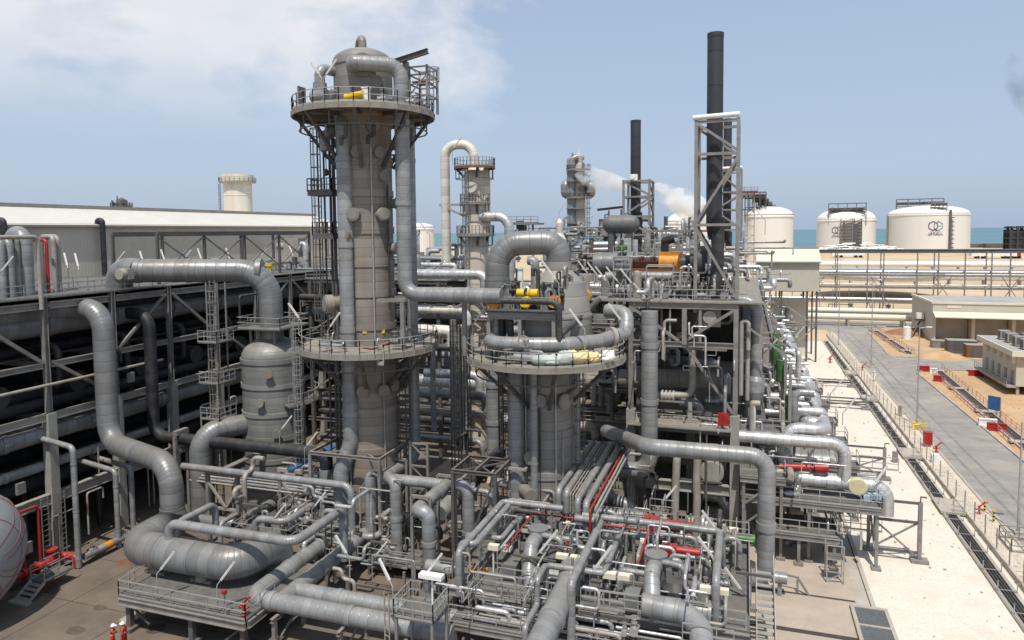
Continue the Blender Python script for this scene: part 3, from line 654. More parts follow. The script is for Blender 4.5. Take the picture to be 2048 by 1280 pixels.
M().bb((XF-20.6, YA, 0), (XF-20.3, YB, ZD-1)).out('shade_backing', mat('painted_rack_shade', (.03, .03, .032), .8), t)  # added near-black backing, paints the shade deep inside the rack
# equipment in the shade: drums seen between the columns
for k in range(7):
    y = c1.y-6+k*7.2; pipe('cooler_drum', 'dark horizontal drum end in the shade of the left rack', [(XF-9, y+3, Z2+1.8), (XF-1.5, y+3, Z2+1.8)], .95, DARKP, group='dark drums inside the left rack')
    pipe('branch_pipe', 'small dark elbow dropping between the tiers of the left rack', walk(V((XF-6, y+1, Z3+.9)), ('X', 4.6), ('Z', -3.6), ('X', -3)), .3, DARKP, group='dark elbows inside the left rack')
    pipe('branch_pipe', 'short dark riser from the ground inside the left rack', walk(V((XF-2.2, y+5, .2)), ('Z', Z1+1), ('X', -3)), .24, DARKP, group='dark risers inside the left rack')
# ---- big S-bend pipe
p = on(V((XF+2.0, 50, 14)), 'y', px=213); p.z = zr(p, 618)
pts = walk(p-V((3.6, 0, 0)), ('X', 3.6), ('z', 884)); e = on(V((-43, 43.7, pts[-1].z)), 'x', px=341); pts += [e, on(e, 'z', py=1030)]; pts = [pts[0]+V((-.4, -9, 0)), pts[0]+V((-.4, 0, 0))]+pts[1:]
pipe('s_bend_pipe', 'fat grey S-bend pipe leaving the left rack and dropping to the big duct', pts, .9, CLADB, 2.0, collar=0)
SB = pts[-1]
# ---- U-shaped duct on the low platform
ZP = 2.6; zc = ZP+1.75; r = 1.22
a = V((SB.x, SB.y, SB.z+.2)); e = V((SB.x+.1, SB.y, zc)); f1 = V((SB.x+.3, 39.3, zc)); f2 = on(f1, 'x', px=482)
pts = [a, e, f1, f2, f2+V((0, 4.6, 0)), f2+V((0, 5.6, -3.4))]
t = thing('u_duct', 'very fat grey U-shaped duct resting on the low railed platform', 'duct', (f1.x, f1.y, ZP))
q = M(); q.lathe(V((SB.x, SB.y, SB.z-.55)), [(1.22, -.4), (1.22, 0), (.95, 1.0), (.95, 1.2)], 28); q.out('reducer', CLADB, t)
q = M(); q.tube([a-V((0, 0, .5)), e, f1, f2, f2+V((0, 4.0, 0)), f2+V((0, 4.0, -3.4))], r, 1.9, 30)
for s_ in (.3, .62): c = f1.lerp(f2, s_); q.cyl(c-V((.08, 0, 0)), c+V((.08, 0, 0)), r*1.03, n=30)
q.out('duct_body', CLADB, t)
for s_ in (.24, .66):
    c = f1.lerp(f2, s_); q = M(); q.cyl((c.x, c.y, ZP+.2), (c.x, c.y, zc-.6), .5, n=14); q.beam((c.x-.9, c.y, ZP+.12), (c.x+.9, c.y, ZP+.12), .5, .2); q.out('support_foot', STEEL, t)
# ---- low platform
x0, x1, y0, y1 = -41.0, -30.4, 36.0, 44
t = thing('low_platform', 'low steel platform with handrails carrying the U-shaped duct', 'platform', (x0, y0, 0))
M().bb((x0, y0, ZP-.12), (x1, y1, ZP)).out('deck', GRATE, t)
q = M(); q.ibeam((x0, y0, ZP-.4), (x1, y0, ZP-.4), .3, .5).ibeam((x0, y1, ZP-.4), (x1, y1, ZP-.4), .3, .5).ibeam((x0, y0+.2, ZP-.4), (x0, y1-.2, ZP-.4), .3, .5).ibeam((x1, y0+.2, ZP-.4), (x1, y1-.2, ZP-.4), .3, .5); q.out('edge_beam', STEEL, t)
M().rail([(x0, y0+4.2, ZP), (x0, y0, ZP), (x1, y0, ZP), (x1, y0+3, ZP)]).out('handrail', GALV, t)
for x in (x0+.5, (x0+x1)/2+.6, x1-.5):
    for y in (y0+.4, y1-1): q = M(); q.beam((x, y, .3), (x, y, ZP-.6), .36); q.box((x, y, .15), (.9, .9, .3)); q.out('leg', STEELD, t)
M().beam((x0+.6, y0+.4, ZP-.8), (x0+2.2, y0+.4, .7), .12).beam((x1-.6, y0+.4, ZP-.8), (x1-2, y0+.4, .7), .12).out('brace', STEELD, t)
q = M(); q.ladder((x0-.4, y0+1.5, 0), .1, ZP+1.1, (-1, 0), False); q.out('ladder', GALV, t)
M().box((x0-.5, y0+1.5, .1), (1.1, 1.3, .2)).out('ladder_base', CONC, t)
for px, lb in ((318, 'slanted tube lamp on the low platform, left of the U-duct'), (438, 'slanted tube lamp on the low platform rail, right of the U-duct')):
    b = V((on(V((0, y0+.3, ZP)), 'x', px=px).x, y0+.2, ZP)); lamp(b, lb, 1.9, (.5, .4), 1.4)
b = V((on(V((0, y0, ZP)), 'x', px=448).x, y0+.12, ZP)); t = thing('alarm_post', 'slim post with small red alarm head on the low platform rail', 'alarm', b)
M().beam(b, b+V((0, 0, 1.5)), .08).out('post', STEEL, t); M().box(b+V((0, 0, 1.6)), (.26, .2, .26)).cyl(b+V((0, -.1, 1.6)), b+V((0, -.2, 1.6)), .09, n=8).out('alarm_head', RED, t)
pipe('branch_pipe', 'thin grey pipe with two bends rising from the top of the U-duct', walk(on(V((SB.x+.9, 39.2, zc+.8)), 'x', px=340), ('z', 1046), ('x', 590), ('Y', 6), ('Z', -4)), .34, CLADG)
pipe('branch_pipe', 'shorter thin grey bend beside the first on the U-duct', walk(on(V((SB.x+.9, 39.6, zc+.8)), 'x', px=353), ('Z', 1.3), ('Y', 4), ('Z', -2)), .26, CLADG)
# ---- black pipe: drops in the rack, then strides across
p = on(V((XF+1.2, 55, 14)), 'y', px=303); p.z = zr(p, 628)
pts = walk(p-V((5, 0, 0)), ('X', 5), ('z', 872), ('x', 652)); pts.append(on(pts[-1], 'z', py=948))
t = thing('black_pipe', 'black insulated pipe dropping from the left rack and crossing to a grey riser', 'pipe', pts[0])
q = M(); q.tube(pts, .56, 1.5, 18); q.out('run', BLKP, t)
e = pts[-1]; M().tube([e+V((0, 0, .5)), (e.x, e.y, zr(e, 1020))], .64, n=18).out('riser_sleeve', CLADG, t)
c = on(p+V((0, 0, 0)), 'x', px=352); c.z = pts[3].z-.3; q = M(); q.beam((c.x, c.y-.75, 0), (c.x, c.y-.75, c.z+.7), .3).beam((c.x, c.y+.75, 0), (c.x, c.y+.75, c.z+.7), .3).beam((c.x, c.y-.75, c.z+1), (c.x, c.y+.75, c.z+1), .5, .45).beam((c.x, c.y-.75, c.z-.75), (c.x, c.y+.75, c.z-.75), .3, .3); q.out('pipe_portal', STEEL, label='grey steel portal frame holding up the black pipe by the rack', cat='support')
# ================================================================== tall stubby vessel with a duct from above
VP_ = D(548, 800, 70); VX, VY = VP_.x, VP_.y; vb = V((VX, VY, 0)); R_ = 2.95
zt = zr(vb, 716)
t = thing('domed_vessel', 'squat grey domed vessel with ring bands behind the black pipe', 'vessel', vb)
pr = [(R_, 0)]
for row in (985, 905, 862, 816, 762, 714):
    z = zr(vb, row); pr += [(R_, z-.3), (R_+.1, z-.3), (R_+.1, z+.12), (R_, z+.12)]
pr += [(R_, zt+.2)]+[(R_*math.cos(a), zt+.2+2.0*math.sin(a)) for a in [rad(x) for x in range(8, 91, 8)]]+[(.2, zt+2.2)]
M().lathe(vb, pr, 40).out('shell', VESSG, t)
zp = zr(vb, 652); q = M(); q.bb((VX-2.2, VY-2.3, zp-.12), (VX+2.7, VY+2.3, zp)); q.out('top_deck', GRATE, t)
q = M(); q.rail([(VX-2.2, VY-2.3, zp), (VX+2.7, VY-2.3, zp), (VX+2.7, VY+2.3, zp), (VX-2.2, VY+2.3, zp)], closed=True); q.out('handrail', GALV, t)
for i in range(4): a = rad(45+90*i); M().beam((VX+1.9*math.cos(a), VY+1.9*math.sin(a), zt+1), (VX+2.0*math.cos(a), VY+2.0*math.sin(a), zp-.1), .2).out('deck_leg', STEEL, t)
for k, (dx, z, w) in enumerate(((2.9, zr(vb, 800), 3.6),)):
    q = M(); A_ = [rad(-35+10*i) for i in range(11)]; q.loft([[V((VX+rr*math.cos(a), VY+rr*math.sin(a), z+zz)) for rr, zz in ((R_+.05, 0), (R_+1.5, 0), (R_+1.5, .12), (R_+.05, .12))] for a in A_], 4, sm=False); q.out('ring_deck', GRATE, t)
    q = M(); q.rail([V((VX+(R_+1.45)*math.cos(rad(a)), VY+(R_+1.45)*math.sin(rad(a)), z+.12)) for a in range(-35, 66, 20)], sp=1); q.out('handrail', GALV, t)
q = M(); q.ladder((VX+R_+.9, VY-1.4, 0), 2, zp+1, (.6, -1)); q.out('ladder', GALV, t)
for row, ang in ((735, -60), (790, -75), (850, -50)):
    z = zr(vb, row); a = rad(ang); d = V((math.cos(a), math.sin(a), 0)); q = M(); q.cyl(vb+d*R_+V((0, 0, z)), vb+d*(R_+.5)+V((0, 0, z)), .3, n=12).cyl(vb+d*(R_+.4)+V((0, 0, z)), vb+d*(R_+.55)+V((0, 0, z)), .42, n=12); q.out('nozzle', VESS, t)
zd = zr(vb, 541); dl = D(272, 548, 67.5); dl.z = zd+.2
pts = [dl+V((-3.5, .5, -2.2)), dl, V((VX, VY, zd)), V((VX, VY, zt+1.8))]
t = thing('overhead_duct', 'fat grey overhead duct arching from the rack roof down into the domed vessel', 'duct', (dl.x, dl.y, ZD))
q = M(); q.tube([dl, pts[2], pts[3]], 1.12, 3.0, 26)
d = (pts[2]-dl).normalized()
for s_ in (.02, 4.6, 11.2): q.cyl(dl+d*s_, dl+d*(s_+.5), 1.18, n=26)
q.out('duct_body', CLADB, t)
M().tube([dl+d*.3, dl+V((-1.9, 0, .05)), V((dl.x-2.4, dl.y+.2, ZD))], 1.2, 1.7, 24).out('end_elbow', CLADB, t)
q = M(); c = dl+V((.4, -1.6, -.2)); q.box(c, (1.4, .7, 1.0)); q.cyl(c+V((.2, -.4, 0)), c+V((.2, -.9, 0)), .5, n=16); q.out('motor_box', STEELL, t)
pipe('branch_pipe', 'fat grey elbow dropping from the side of the domed vessel', [V((VX-1.2, VY-1.5, zr(vb, 838))), V((VX-1.2, VY-1.5, zr(vb, 838)))+V((-2.9, -4.2, -.1)), V((VX-4.1, VY-5.7, 1))], .98, CLADB, 2.0)
# ================================================================== horizontal drum, lower left corner
c = D(-2, 1108, 47); c.z = 5.3; RS = 4.75
DRM = mat('pale_painted_drum', (.30, .31, .32), .45, .1, .06, .4, (.27, .25, .21), .5, .25)
SEAMR = mat('rust_seam', (.27, .10, .075), .8)
t = thing('round_tank', 'pale grey round-ended tank with thin rusty seam lines, cut by left edge', 'tank', (c.x-6, c.y, 0))
ex = on(V((c.x, c.y, 5.3)), 'x', px=47).x-3.3
prof = [(RS, -26), (RS, -3.6)]+[(RS*math.cos(a), -3.6+3.6*math.sin(a)) for a in [rad(x) for x in range(6, 91, 6)]]+[(.05, 0)]
M().lathe(V((ex, c.y, 5.3)), prof, 48, 'x').out('shell', DRM, t)
q = M()
for k in range(14):
    b = 2*math.pi*k/14; pth = [V((ex-3.6+3.612*math.sin(a), c.y+RS*1.004*math.cos(a)*math.cos(b+.25*math.sin(3*a+k)), 5.3+RS*1.004*math.cos(a)*math.sin(b+.25*math.sin(3*a+k)))) for a in [rad(x) for x in range(0, 80, 5)]]
    for a, d in zip(pth, pth[1:]): q.beam(a, d, .03)
for a in (rad(25), rad(52)):
    pth = [V((ex-3.6+3.612*math.sin(a), c.y+RS*1.004*math.cos(a)*math.cos(b), 5.3+RS*1.004*math.cos(a)*math.sin(b))) for b in [2*math.pi*i/40 for i in range(41)]]
    for u, d in zip(pth, pth[1:]): q.beam(u, d, .025)
q.out('seam_lines', SEAMR, t)
for dx in (-7, -16): M().bb((ex+dx-.5, c.y-3, 0), (ex+dx+.5, c.y+3, 1.4)).out('saddle', CONC, t)
# ================================================================== things at the foot of the rack
a = G(20, 1160, .9); a.x = XF+1.9; a.y = on(a, 'y', px=22).y; e = on(a, 'y', px=128)
t = thing('red_fire_main', 'thick red fire water pipe low along the foot of the left rack', 'pipe', (a.x, a.y, 0))
q = M(); q.tube([a, e, e+V((1.5, 0, 0)), e+V((1.5, 0, -.8))], .33, .7, 14)
for s_ in (.2, .45, .7, .9): c = a.lerp(e, s_); q.cyl(c-V((0, .08, 0)), c+V((0, .08, 0)), .5, n=14)
q.out('main_pipe', RED, t)
for px, h in ((50, 4.2), (82, 5)):
    b = on(a, 'y', px=px); M().tube([b, b+V((0, 0, h)), b+V((0, -2.2, h)), b+V((0, -2.2, h-1.8))], .11, .35, 8).out('branch', RED, t)
c = on(a, 'y', px=104); M().cyl(c, c+V((0, 0, .9)), .36, n=12).cyl(c+V((0, 0, .85)), c+V((0, 0, 1)), .5, n=12).out('hydrant_valve', RED, t)
for px in (60, 112): c = on(a, 'y', px=px); M().box((c.x, c.y, .3), (.3, .3, .6)).out('support', CONC, t)
c = G(70, 1190); t = thing('crossover_steps', 'small grey crossover steps with handrails beside the red fire pipe', 'steps', c)
d = (V((0, 1, 0)))
M().bb((c.x-.6, c.y+.2, .95), (c.x+.8, c.y+2.6, 1.05)).out('landing', GRATE, t)
q = M()
for k in range(4): q.bb((c.x-.6, c.y+.2-.32*(4-k), .2*k+.18), (c.x+.8, c.y+.2-.32*(3.1-k), .2*k+.24))
q.beam((c.x-.6, c.y-1.1, .1), (c.x-.6, c.y+.2, 1), .06, .25).beam((c.x+.8, c.y-1.1, .1), (c.x+.8, c.y+.2, 1), .06, .25); q.out('treads', GALV, t)
M().rail([(c.x+.8, c.y+.2, 1.05), (c.x+.8, c.y+2.6, 1.05)], sp=1.2).out('handrail', GALV, t); M().rail([(c.x-.6, c.y+.2, 1.05), (c.x-.6, c.y+2.6, 1.05)], sp=1.2).out('handrail', GALV, t)
M().bb((c.x-.8, c.y-1.5, 0), (c.x+1, c.y-1.0, .18)).out('base_slab', CONC, t)
for px, top, bot, lb in ((158, 895, 1108, 'grey standpipe with a side arm at the foot of the left rack, nearest'), (238, 942, 1085, 'grey standpipe with a side arm between first and second rack columns'), (268, 935, 1078, 'farthest grey standpipe with a side arm in front of dark rack')):
    b = G(px, bot); b.x = XF+3.6; b.y = on(b, 'y', px=px).y; zt_ = zr(b, top)
    pipe('standpipe', lb, [(b.x-5, b.y+.3, zt_+.5), (b.x, b.y, zt_), (b.x, b.y, .1)], .23, CLADG, .5, collar=4)
a = V((XF+3.6, on(V((XF+3.6, 50, .7)), 'y', px=168).y, .75)); e = on(a, 'y', px=275); pipe('ground_pipe', 'grey pipe with orange ring lying low along the concrete by the standpipes', [a, e], .3, CLADG, collar=3)
c = a.lerp(e, .42); M().cyl(c-V((0, .35, 0)), c+V((0, .35, 0)), .33, n=12).out('pipe_wrap', ORNG, label='orange wrapped sleeve on low grey pipe by the rack', cat='pipe sleeve')
valve(a.lerp(e, .15)+V((0, 0, .25)), 'small valve on the low grey pipe nearest the standpipe', .3, 'y'); valve(a.lerp(e, .7)+V((0, 0, .25)), 'small valve on the low grey pipe beyond the orange sleeve', .3, 'y')
for px in (92, 125):
    b = V((XF+.6, on(V((XF+.6, 40, 3)), 'y', px=px).y, 0)); q = M(); q.ladder(b, 0, Z1, (1, 0), False, .6); q.out('ladder', STEEL, label='upright ladder on the '+('left' if px == 92 else 'right')+' of the first rack column by the fire pipe', cat='ladder')
# ================================================================== on the roof deck of the rack
zd_ = ZD+.06
def roofp(px, dx=1.0): return on(V((XF-dx, 45, zd_)), 'y', px=px)
b = roofp(20, 2); t = None
for i, (px, dx, r, top, m) in enumerate(((8, 3, .28, 480, CLADG), (24, 3, .34, 478, CLADG), (40, 3.2, .2, 474, CLADG), (54, 3.4, .62, 466, CLADG), (112, 4, .22, 473, STEELL), (120, 4.4, .22, 473, STEELL))):
    b = roofp(px, dx); zt_ = zr(b, top); pts = [b, V((b.x, b.y, zt_)), V((b.x-2, b.y+.4, zt_)), V((b.x-2.2, b.y+.4, b.z))]
    pipe('roof_riser', ['leftmost grey riser', 'second grey riser', 'thin grey riser', 'fattest grey riser', 'pale bent riser nearest the red pipe', 'pale bent riser farther from the red pipe'][i]+' on the left rack roof deck', pts, r, m, r*2.2)
b = roofp(98, 3.4); pipe('roof_riser', 'slim dark red riser on the left rack roof deck', walk(b, ('z', 480), ('X', -1.5)), .14, RED)
b = roofp(82, -.2); zt_ = zr(b, 474); pipe('goalpost_pipe', 'pale goalpost shaped pipe over the rack roof edge', [b-V((0, 0, 1)), V((b.x, b.y, zt_)), V((b.x, b.y-5.5, zt_)), V((b.x, b.y-5.5, b.z))], .19, STEELL, .5)
a = roofp(318, 2); e = roofp(620, 2); t = thing('roof_gantry', 'open steel gantry frame standing on the far part of the rack roof', 'gantry', a); zt_ = zr(a, 468)
for s_ in (0, .25, .5, .75, 1):
    c = a.lerp(e, s_)
    for dx in (0, -6): M().beam(c+V((dx, 0, 0)), V((c.x+dx, c.y, zt_)), .26).out('post', STEELD, t)
    if s_ < 1: d = a.lerp(e, s_+.25); M().beam(V((c.x, c.y, zt_-.3)), V((d.x, d.y, c.z+1)), .14).beam(V((d.x, d.y, zt_-.3)), V((c.x, c.y, c.z+1)), .14).out('brace', STEEL, t)
for dx in (0, -6): M().beam(V((a.x+dx, a.y, zt_)), V((e.x+dx, e.y, zt_)), .35, .5).out('beam', STEELD, t)
for k, px in enumerate((0, 138, 160, 228, 290, 332, 362, 405, 462, 520, 588)):
    b = roofp(px, 5.5 if k % 2 else 2.5); lamp(b, 'slanted tube lamp on the left rack roof, '+('at the left frame edge', 'left of the overhead duct', 'at the railing before the overhead duct', 'by the black downpipe', 'behind the overhead duct elbow', 'under the gantry start', 'in front of the gantry', 'amid the gantry', 'above the overhead duct middle', 'above the overhead duct bend', 'before the gantry far end')[k], 2.0, (-.8 if k % 3 else .8, .4), 1.5)
for k in range(26):
    b = roofp(330+k*11, RND.uniform(2.5, 8)); 
    if k % 3 == 0: valve(b+V((0, 0, .9)), 'small grey valve among the fittings on the far rack roof', .34, 'xy'[k % 2], group='valves on the left rack roof')
    else: pipe('roof_stub', 'short grey pipe stub among the fittings on the far rack roof', walk(b, ('Z', RND.uniform(.7, 2.1)), ('Y' if k % 2 else 'X', RND.uniform(-2.2, -.8))), RND.uniform(.12, .28), RND.choice([SILV, CLADG, CLADG]), group='pipe stubs on the left rack roof')
b = roofp(541, 3); M().box(b+V((0, 0, 1.1)), (1.2, .5, .35)).box(b+V((0, 0, .5)), (.2, .2, 1)).out('valve_actuator', YELL, label='small yellow valve actuator on the rack roof behind the duct bend', cat='actuator')
b = roofp(590, 4); q = M(); q.box(b+V((0, 0, 3.2)), (2.4, 1.6, 2.6)).cyl(b+V((-1.2, -.3, 3.4)), b+V((-2.4, -.3, 3.4)), .5, n=12).cyl(b+V((1.2, -.3, 3.0)), b+V((2.2, -.3, 3.0)), .7, n=14).beam(b, b+V((0, 0, 2)), .5); q.out('roof_fan_unit', STEELL, label='pale fan unit with two round ends on the rack roof near the tower', cat='fan unit')
# caged ladder tower between rack and vessel
b = D(436, 700, 68); t = thing('ladder_tower', 'slim tower of caged ladders and small landings beside the left rack', 'ladder tower', V((b.x, b.y, 0)))
q = M()
for dx in (-.6, .6):
    for dy in (-.6, .6): q.beam((b.x+dx, b.y+dy, 0), (b.x+dx, b.y+dy, zr(b, 565)), .12)
q.out('frame', STEEL, t); q = M(); q.ladder((b.x+.2, b.y-.7, 0), .2, zr(b, 560), (.3, -1)); q.out('caged_ladder', STEEL, t)
for row in (680, 760, 830):
    z = zr(b, row); q = M(); q.bb((b.x-.9, b.y-1.6, z-.1), (b.x+1.3, b.y+.7, z)); q.out('landing', GRATE, t); q = M(); q.rail([(b.x-.9, b.y-1.6, z), (b.x+1.3, b.y-1.6, z), (b.x+1.3, b.y+.7, z)], sp=.8); q.out('handrail', GALV, t)
# racks of pipe further back between rack and tower (dark mass)
for k in range(9):
    z = 19.5-k*1.9; a = V((XF+2, 78+RND.uniform(-2, 8), z)); pipe('cross_pipe', 'dark cross pipe between left rack and the big tower', [a, a+V((22, 0, 0))], RND.uniform(.3, .6), [DARKP, CLADG, DARKP][k % 3], group='dark cross pipes behind the domed vessel')
t = thing('cross_rack', 'dark steel cross rack behind the domed vessel and big tower', 'pipe rack', (-45, 80, 0))
for x in (-53, -47, -41, -35):
    for y in (77, 87): M().beam((x, y, 0), (x, y, 21.5), .42).out('column', STEELD, t)
for z in (3.5, 7.3, 11.1, 14.9, 18.6, 21.5):
    for y in (77, 87): M().ibeam((-54, y+.3, z), (-34, y+.3, z), .3, .45).out('beam', STEELD, t)
for a, b_ in ((-53, -47), (-41, -35)):
    for z in (7.3, 14.9): M().beam((a, 76.8, z), (b_, 76.8, z+3.7), .22).out('brace', STEEL, t)
M().bb((-54, 77.5, 21.6), (-34, 87, 21.75)).out('deck', GRATE, t)
M().rail([(-54, 77.5, 21.75), (-34, 77.5, 21.75)]).out('handrail', GALV, t)
# ================================================================== towers
def ring_platform(t, c, z, ri, ro, a0=0, a1=360, gap=None, hand=True, brackets=8, drop=3.6, m=PLATE, name='platform_deck', skirt=.42):
    n = 32; c = V((c.x, c.y, 0))
    def P(r, a, zz): return V((c.x+r*math.cos(a), c.y+r*math.sin(a), zz))
    A = [rad(a0+(a1-a0)*i/n) for i in range(n+1)]; q = M(); full = a1-a0 >= 360
    for a, b in zip(A, A[1:]):
        k = len(q.v); q.v += [tuple(P(r, u, zz)) for u in (a, b) for r, zz in ((ri, z), (ro, z), (ro, z-skirt), (ro-.12, z-skirt), (ro-.12, z-.1), (ri, z-.1))]
        for i in range(6): j = (i+1) % 6; q.face((k+i, k+j, k+6+j, k+6+i))
    q.out(name, m, t)
    if brackets > 3:
        q = M()
        for a in A[:-1]: q.beam(P(ro+.012, a, z-skirt-.03), P(ro+.012, a, z+.02), .09, .06)
        q.beam(P(ro, A[0], z-skirt), P(ro, A[1], z-skirt), .05)
        for a, b in zip(A, A[1:]): q.beam(P(ro+.01, a, z-skirt), P(ro+.01, b, z-skirt), .07)
        q.out('rim_stiffeners', STEEL, t)
    if hand:
        q = M(); q.rail([P(ro-.06, a, z) for a in (A if not full else A[:-1])], sp=.95, closed=full); q.out('handrail', GALV, t)
    for k in range(brackets):
        a = rad(a0+(a1-a0)*(k+.5)/brackets); q = M(); q.ibeam(P(ro-.3, a, z-.35), P(ri-.2, a, z-drop), .26, .26).ibeam(P(ri, a, z-.28), P(ro-.14, a, z-.28), .2, .3); q.out('bracket', STEELD, t)
    if brackets:
        q = M(); B_ = [P(ri+(ro-ri)*.82, a, z-1.55) for a in A]
        for a, b in zip(B_, B_[1:]): q.beam(a, b, .09)
        for i in range(0, n, 3): q.beam(B_[i], B_[i]+V((0, 0, 1.4)), .09)
        q.out('lower_rail', STEELD, t)
def nozzle(t, c, R, ang, z, r=.4, L=.8, m=None):
    uu, vv = axes(c); a = rad(ang); d = vv*math.cos(a)-uu*math.sin(a); b = V((c.x, c.y, z)); q = M()
    q.cyl(b+d*(R-.2), b+d*(R+L), r, n=14).cyl(b+d*(R+L*.55), b+d*(R+L*.95), r*1.28, n=14); q.out('manway', m or COLM, t)
def axes(c):
    "unit vectors toward the camera's foot and to its right, on the ground"
    u = V((CP.x-c.x, CP.y-c.y, 0)).normalized(); return u, V((-u.y, u.x, 0))
T1 = D(739, 690, 60); T1.z = 0; c = T1; R1 = 2.22; u, v = axes(c)
t = thing('big_column', 'tallest dusty grey process column with two ring platforms, domed top', 'column', c)
zt1, zm1 = zr(c, 228), zr(c, 686)
pr = [(R1, 0)]
for row in (1010, 958, 888, 809, 728, 647, 583, 524, 460, 388, 326):
    z = zr(c, row); pr += [(R1, z-.32), (R1+.09, z-.32), (R1+.09, z+.22), (R1, z+.22)]
pr += [(R1, zr(c, 262)), (2.5, zr(c, 235)), (2.5, zr(c, 200)), (2.42, zr(c, 200))]
M().lathe(c, pr, 44).out('shell', COLM, t)
zd1 = zr(c, 128); H = zr(c, 98)-zd1
M().lathe(c, [(2.42, zr(c, 200)-.1), (2.42, zd1-.3), (2.5, zd1-.3), (2.5, zd1)]+[(2.46*math.cos(a), zd1+H*math.sin(a)) for a in [rad(x) for x in range(6, 91, 7)]]+[(.2, zd1+H)], 44).out('domed_head', VESS, t)
ring_platform(t, c, zt1, 2.5, 5.85, brackets=8, drop=4.6)
ring_platform(t, c, zm1, R1+.05, 5.85, brackets=8, drop=3.9)
for ang, row, r, L in ((-52, 355, .42, .6), (-20, 408, .4, .7), (-30, 497, .42, .6), (-62, 430, .42, .9), (-112, 430, .42, .7), (-130, 468, .42, .7), (200, 603, .6, 1.6), (-75, 262, .4, .6), (-105, 310, .38, .4), (-62, 310, .38, .4), (-66, 770, .4, .5), (-104, 770, .4, .5), (-40, 765, .4, .5)):
    nozzle(t, c, R1, ang, zr(c, row), r, L)
q = M(); q.tube([c+V((0, 0, zd1+H-.2)), c+V((0, 0, zd1+H+1.0)), c+V((-.8, .9, zd1+H+.8)), c+V((-2.0, 2.2, zd1-1))], .34, .7, 14); q.out('top_vent', VESS, t)
q = M(); q.lathe(c+u*2.3+V((0, 0, zr(c, 143))), [(.95, -.5), (.95, .3), (.2, .3)], 20, (v, V((0, 0, 1)), u)); q.out('head_nozzle', VESS, t)
q = M(); q.lathe(c+u*2.2+v*1.1+V((0, 0, zr(c, 172))), [(.45, -.5), (.45, .15), (.05, .15)], 16, (v, V((0, 0, 1)), u)); q.out('head_nozzle', VESS, t)
for dx in (-.35, 1.1):
    w_ = math.sqrt((R1+.03)**2-dx*dx); p = c+v*dx+u*w_; M().box((p.x, p.y, zr(p, 663)), (.34, .05, .3), math.atan2(v.y, v.x)).out('yellow_sign', YELL, t)
# pipes of the big column
zpp = zr(c, 145); h1 = on(V((c.x, c.y, zpp))+u*3.3, v, px=707); h2 = on(V((c.x, c.y, zpp))+u*3.0, v, px=801)
e2 = V((h2.x, h2.y, zr(h2, 588)))
pipe('column_pipe', 'grey pipe looping off the tallest column head and running across to second column', [h1-u*2.2, h1, h1+v*.4, h2, e2, on(e2, 'x', px=1003)], .6, CLADG, 1.15, collar=6.5)
# left pipe: long drop with a jog, then toward the camera and into the header
pl = on(V((c.x, c.y, 20))+u*1.7, v, px=697); zA = zr(pl, 243); pl.z = zA
pts = walk(pl, ('z', 882)); pts += [pts[-1]+V((-.75, -.5, -2.6)), ]; pts += walk(pts[-1], ('z', 1057))[1:]
z6 = pts[-1].z
hy = 32.8; zh = 6.5
pts += [V((pts[-1].x, hy, z6))]
e = V((pts[-1].x, hy, z6)); 
JP = pts
# top connection in to the column
q_ = [c+V((-1.2, 0, zr(c, 270))), V((pl.x-1.1, pl.y, zr(c, 268))), ]
pipe('column_pipe', 'long grey downcomer on the left of the tallest column ending toward the foreground', [pl-u*1.2, pl]+JP[1:-1]+[V((JP[-2].x, 46.0, z6))], .66, CLADG, 1.3, collar=7)
pr_ = on(V((c.x, c.y, 20))-u*1.6, v, px=825); pr_.z = zr(pr_, 262)
RB = V((pr_.x, pr_.y, zr(pr_, 912)))
pipe('column_pipe', 'slender grey riser behind the right side of the tallest column', [V((pr_.x, pr_.y, pr_.z+1))-v*1.2, V((pr_.x, pr_.y, pr_.z+1)), RB, RB-V((0, 1.5, 0))], .5, CLADG, .9, collar=8)
pm = on(V((c.x, c.y, 20))+u*1.0, v, px=660); zz = zr(pm, 262)
pipe('column_pipe', 'grey elbow under the top ring platform on the left side of the tallest column', [V((c.x-1.5, c.y-1, zz)), V((pm.x, pm.y, zz)), V((pm.x, pm.y, zz-1.6))], .42, CLADG, .8)
# ladders and small landings left of the column
ll = D(640, 420, 60.5); q = M(); q.ladder((ll.x, ll.y, 0), zr(ll, 690), zr(ll, 250), (-.5, -1)); q.out('caged_ladder', STEELD, label='long caged ladder up the left side of the tallest column', cat='ladder')
for row, dx, w, lb in ((384, .6, 2.4, 'small railed landing high on the left side of the tallest column'), (470, .8, 2, 'small railed landing halfway up the left of the tallest column')):
    z = zr(ll, row); t2 = thing('landing', lb, 'landing', V((ll.x+dx, ll.y, z)))
    M().bb((ll.x+dx-w/2, ll.y-.9, z-.35), (ll.x+dx+w/2, ll.y+1.3, z)).out('deck', STEELD, t2); q = M(); q.rail([(ll.x+dx-w/2, ll.y+1.3, z), (ll.x+dx-w/2, ll.y-.9, z), (ll.x+dx+w/2, ll.y-.9, z), (ll.x+dx+w/2, ll.y+1.3, z)], sp=.5, r=.04); q.out('handrail', STEELD, t2)
for k, px in enumerate((652, 664, 671)):
    b = D(px, 500, 61.5); pipe('thin_riser', ['thin dark riser left of the tallest column, outermost', 'middle thin dark riser left of the tallest column', 'thin dark riser closest to the tallest column'][k], [V((b.x, b.y, 3)), V((b.x, b.y, zr(b, 262)))], .09+.03*k, STEELD)
for k, px in enumerate((256, 268, 278)):
    pass
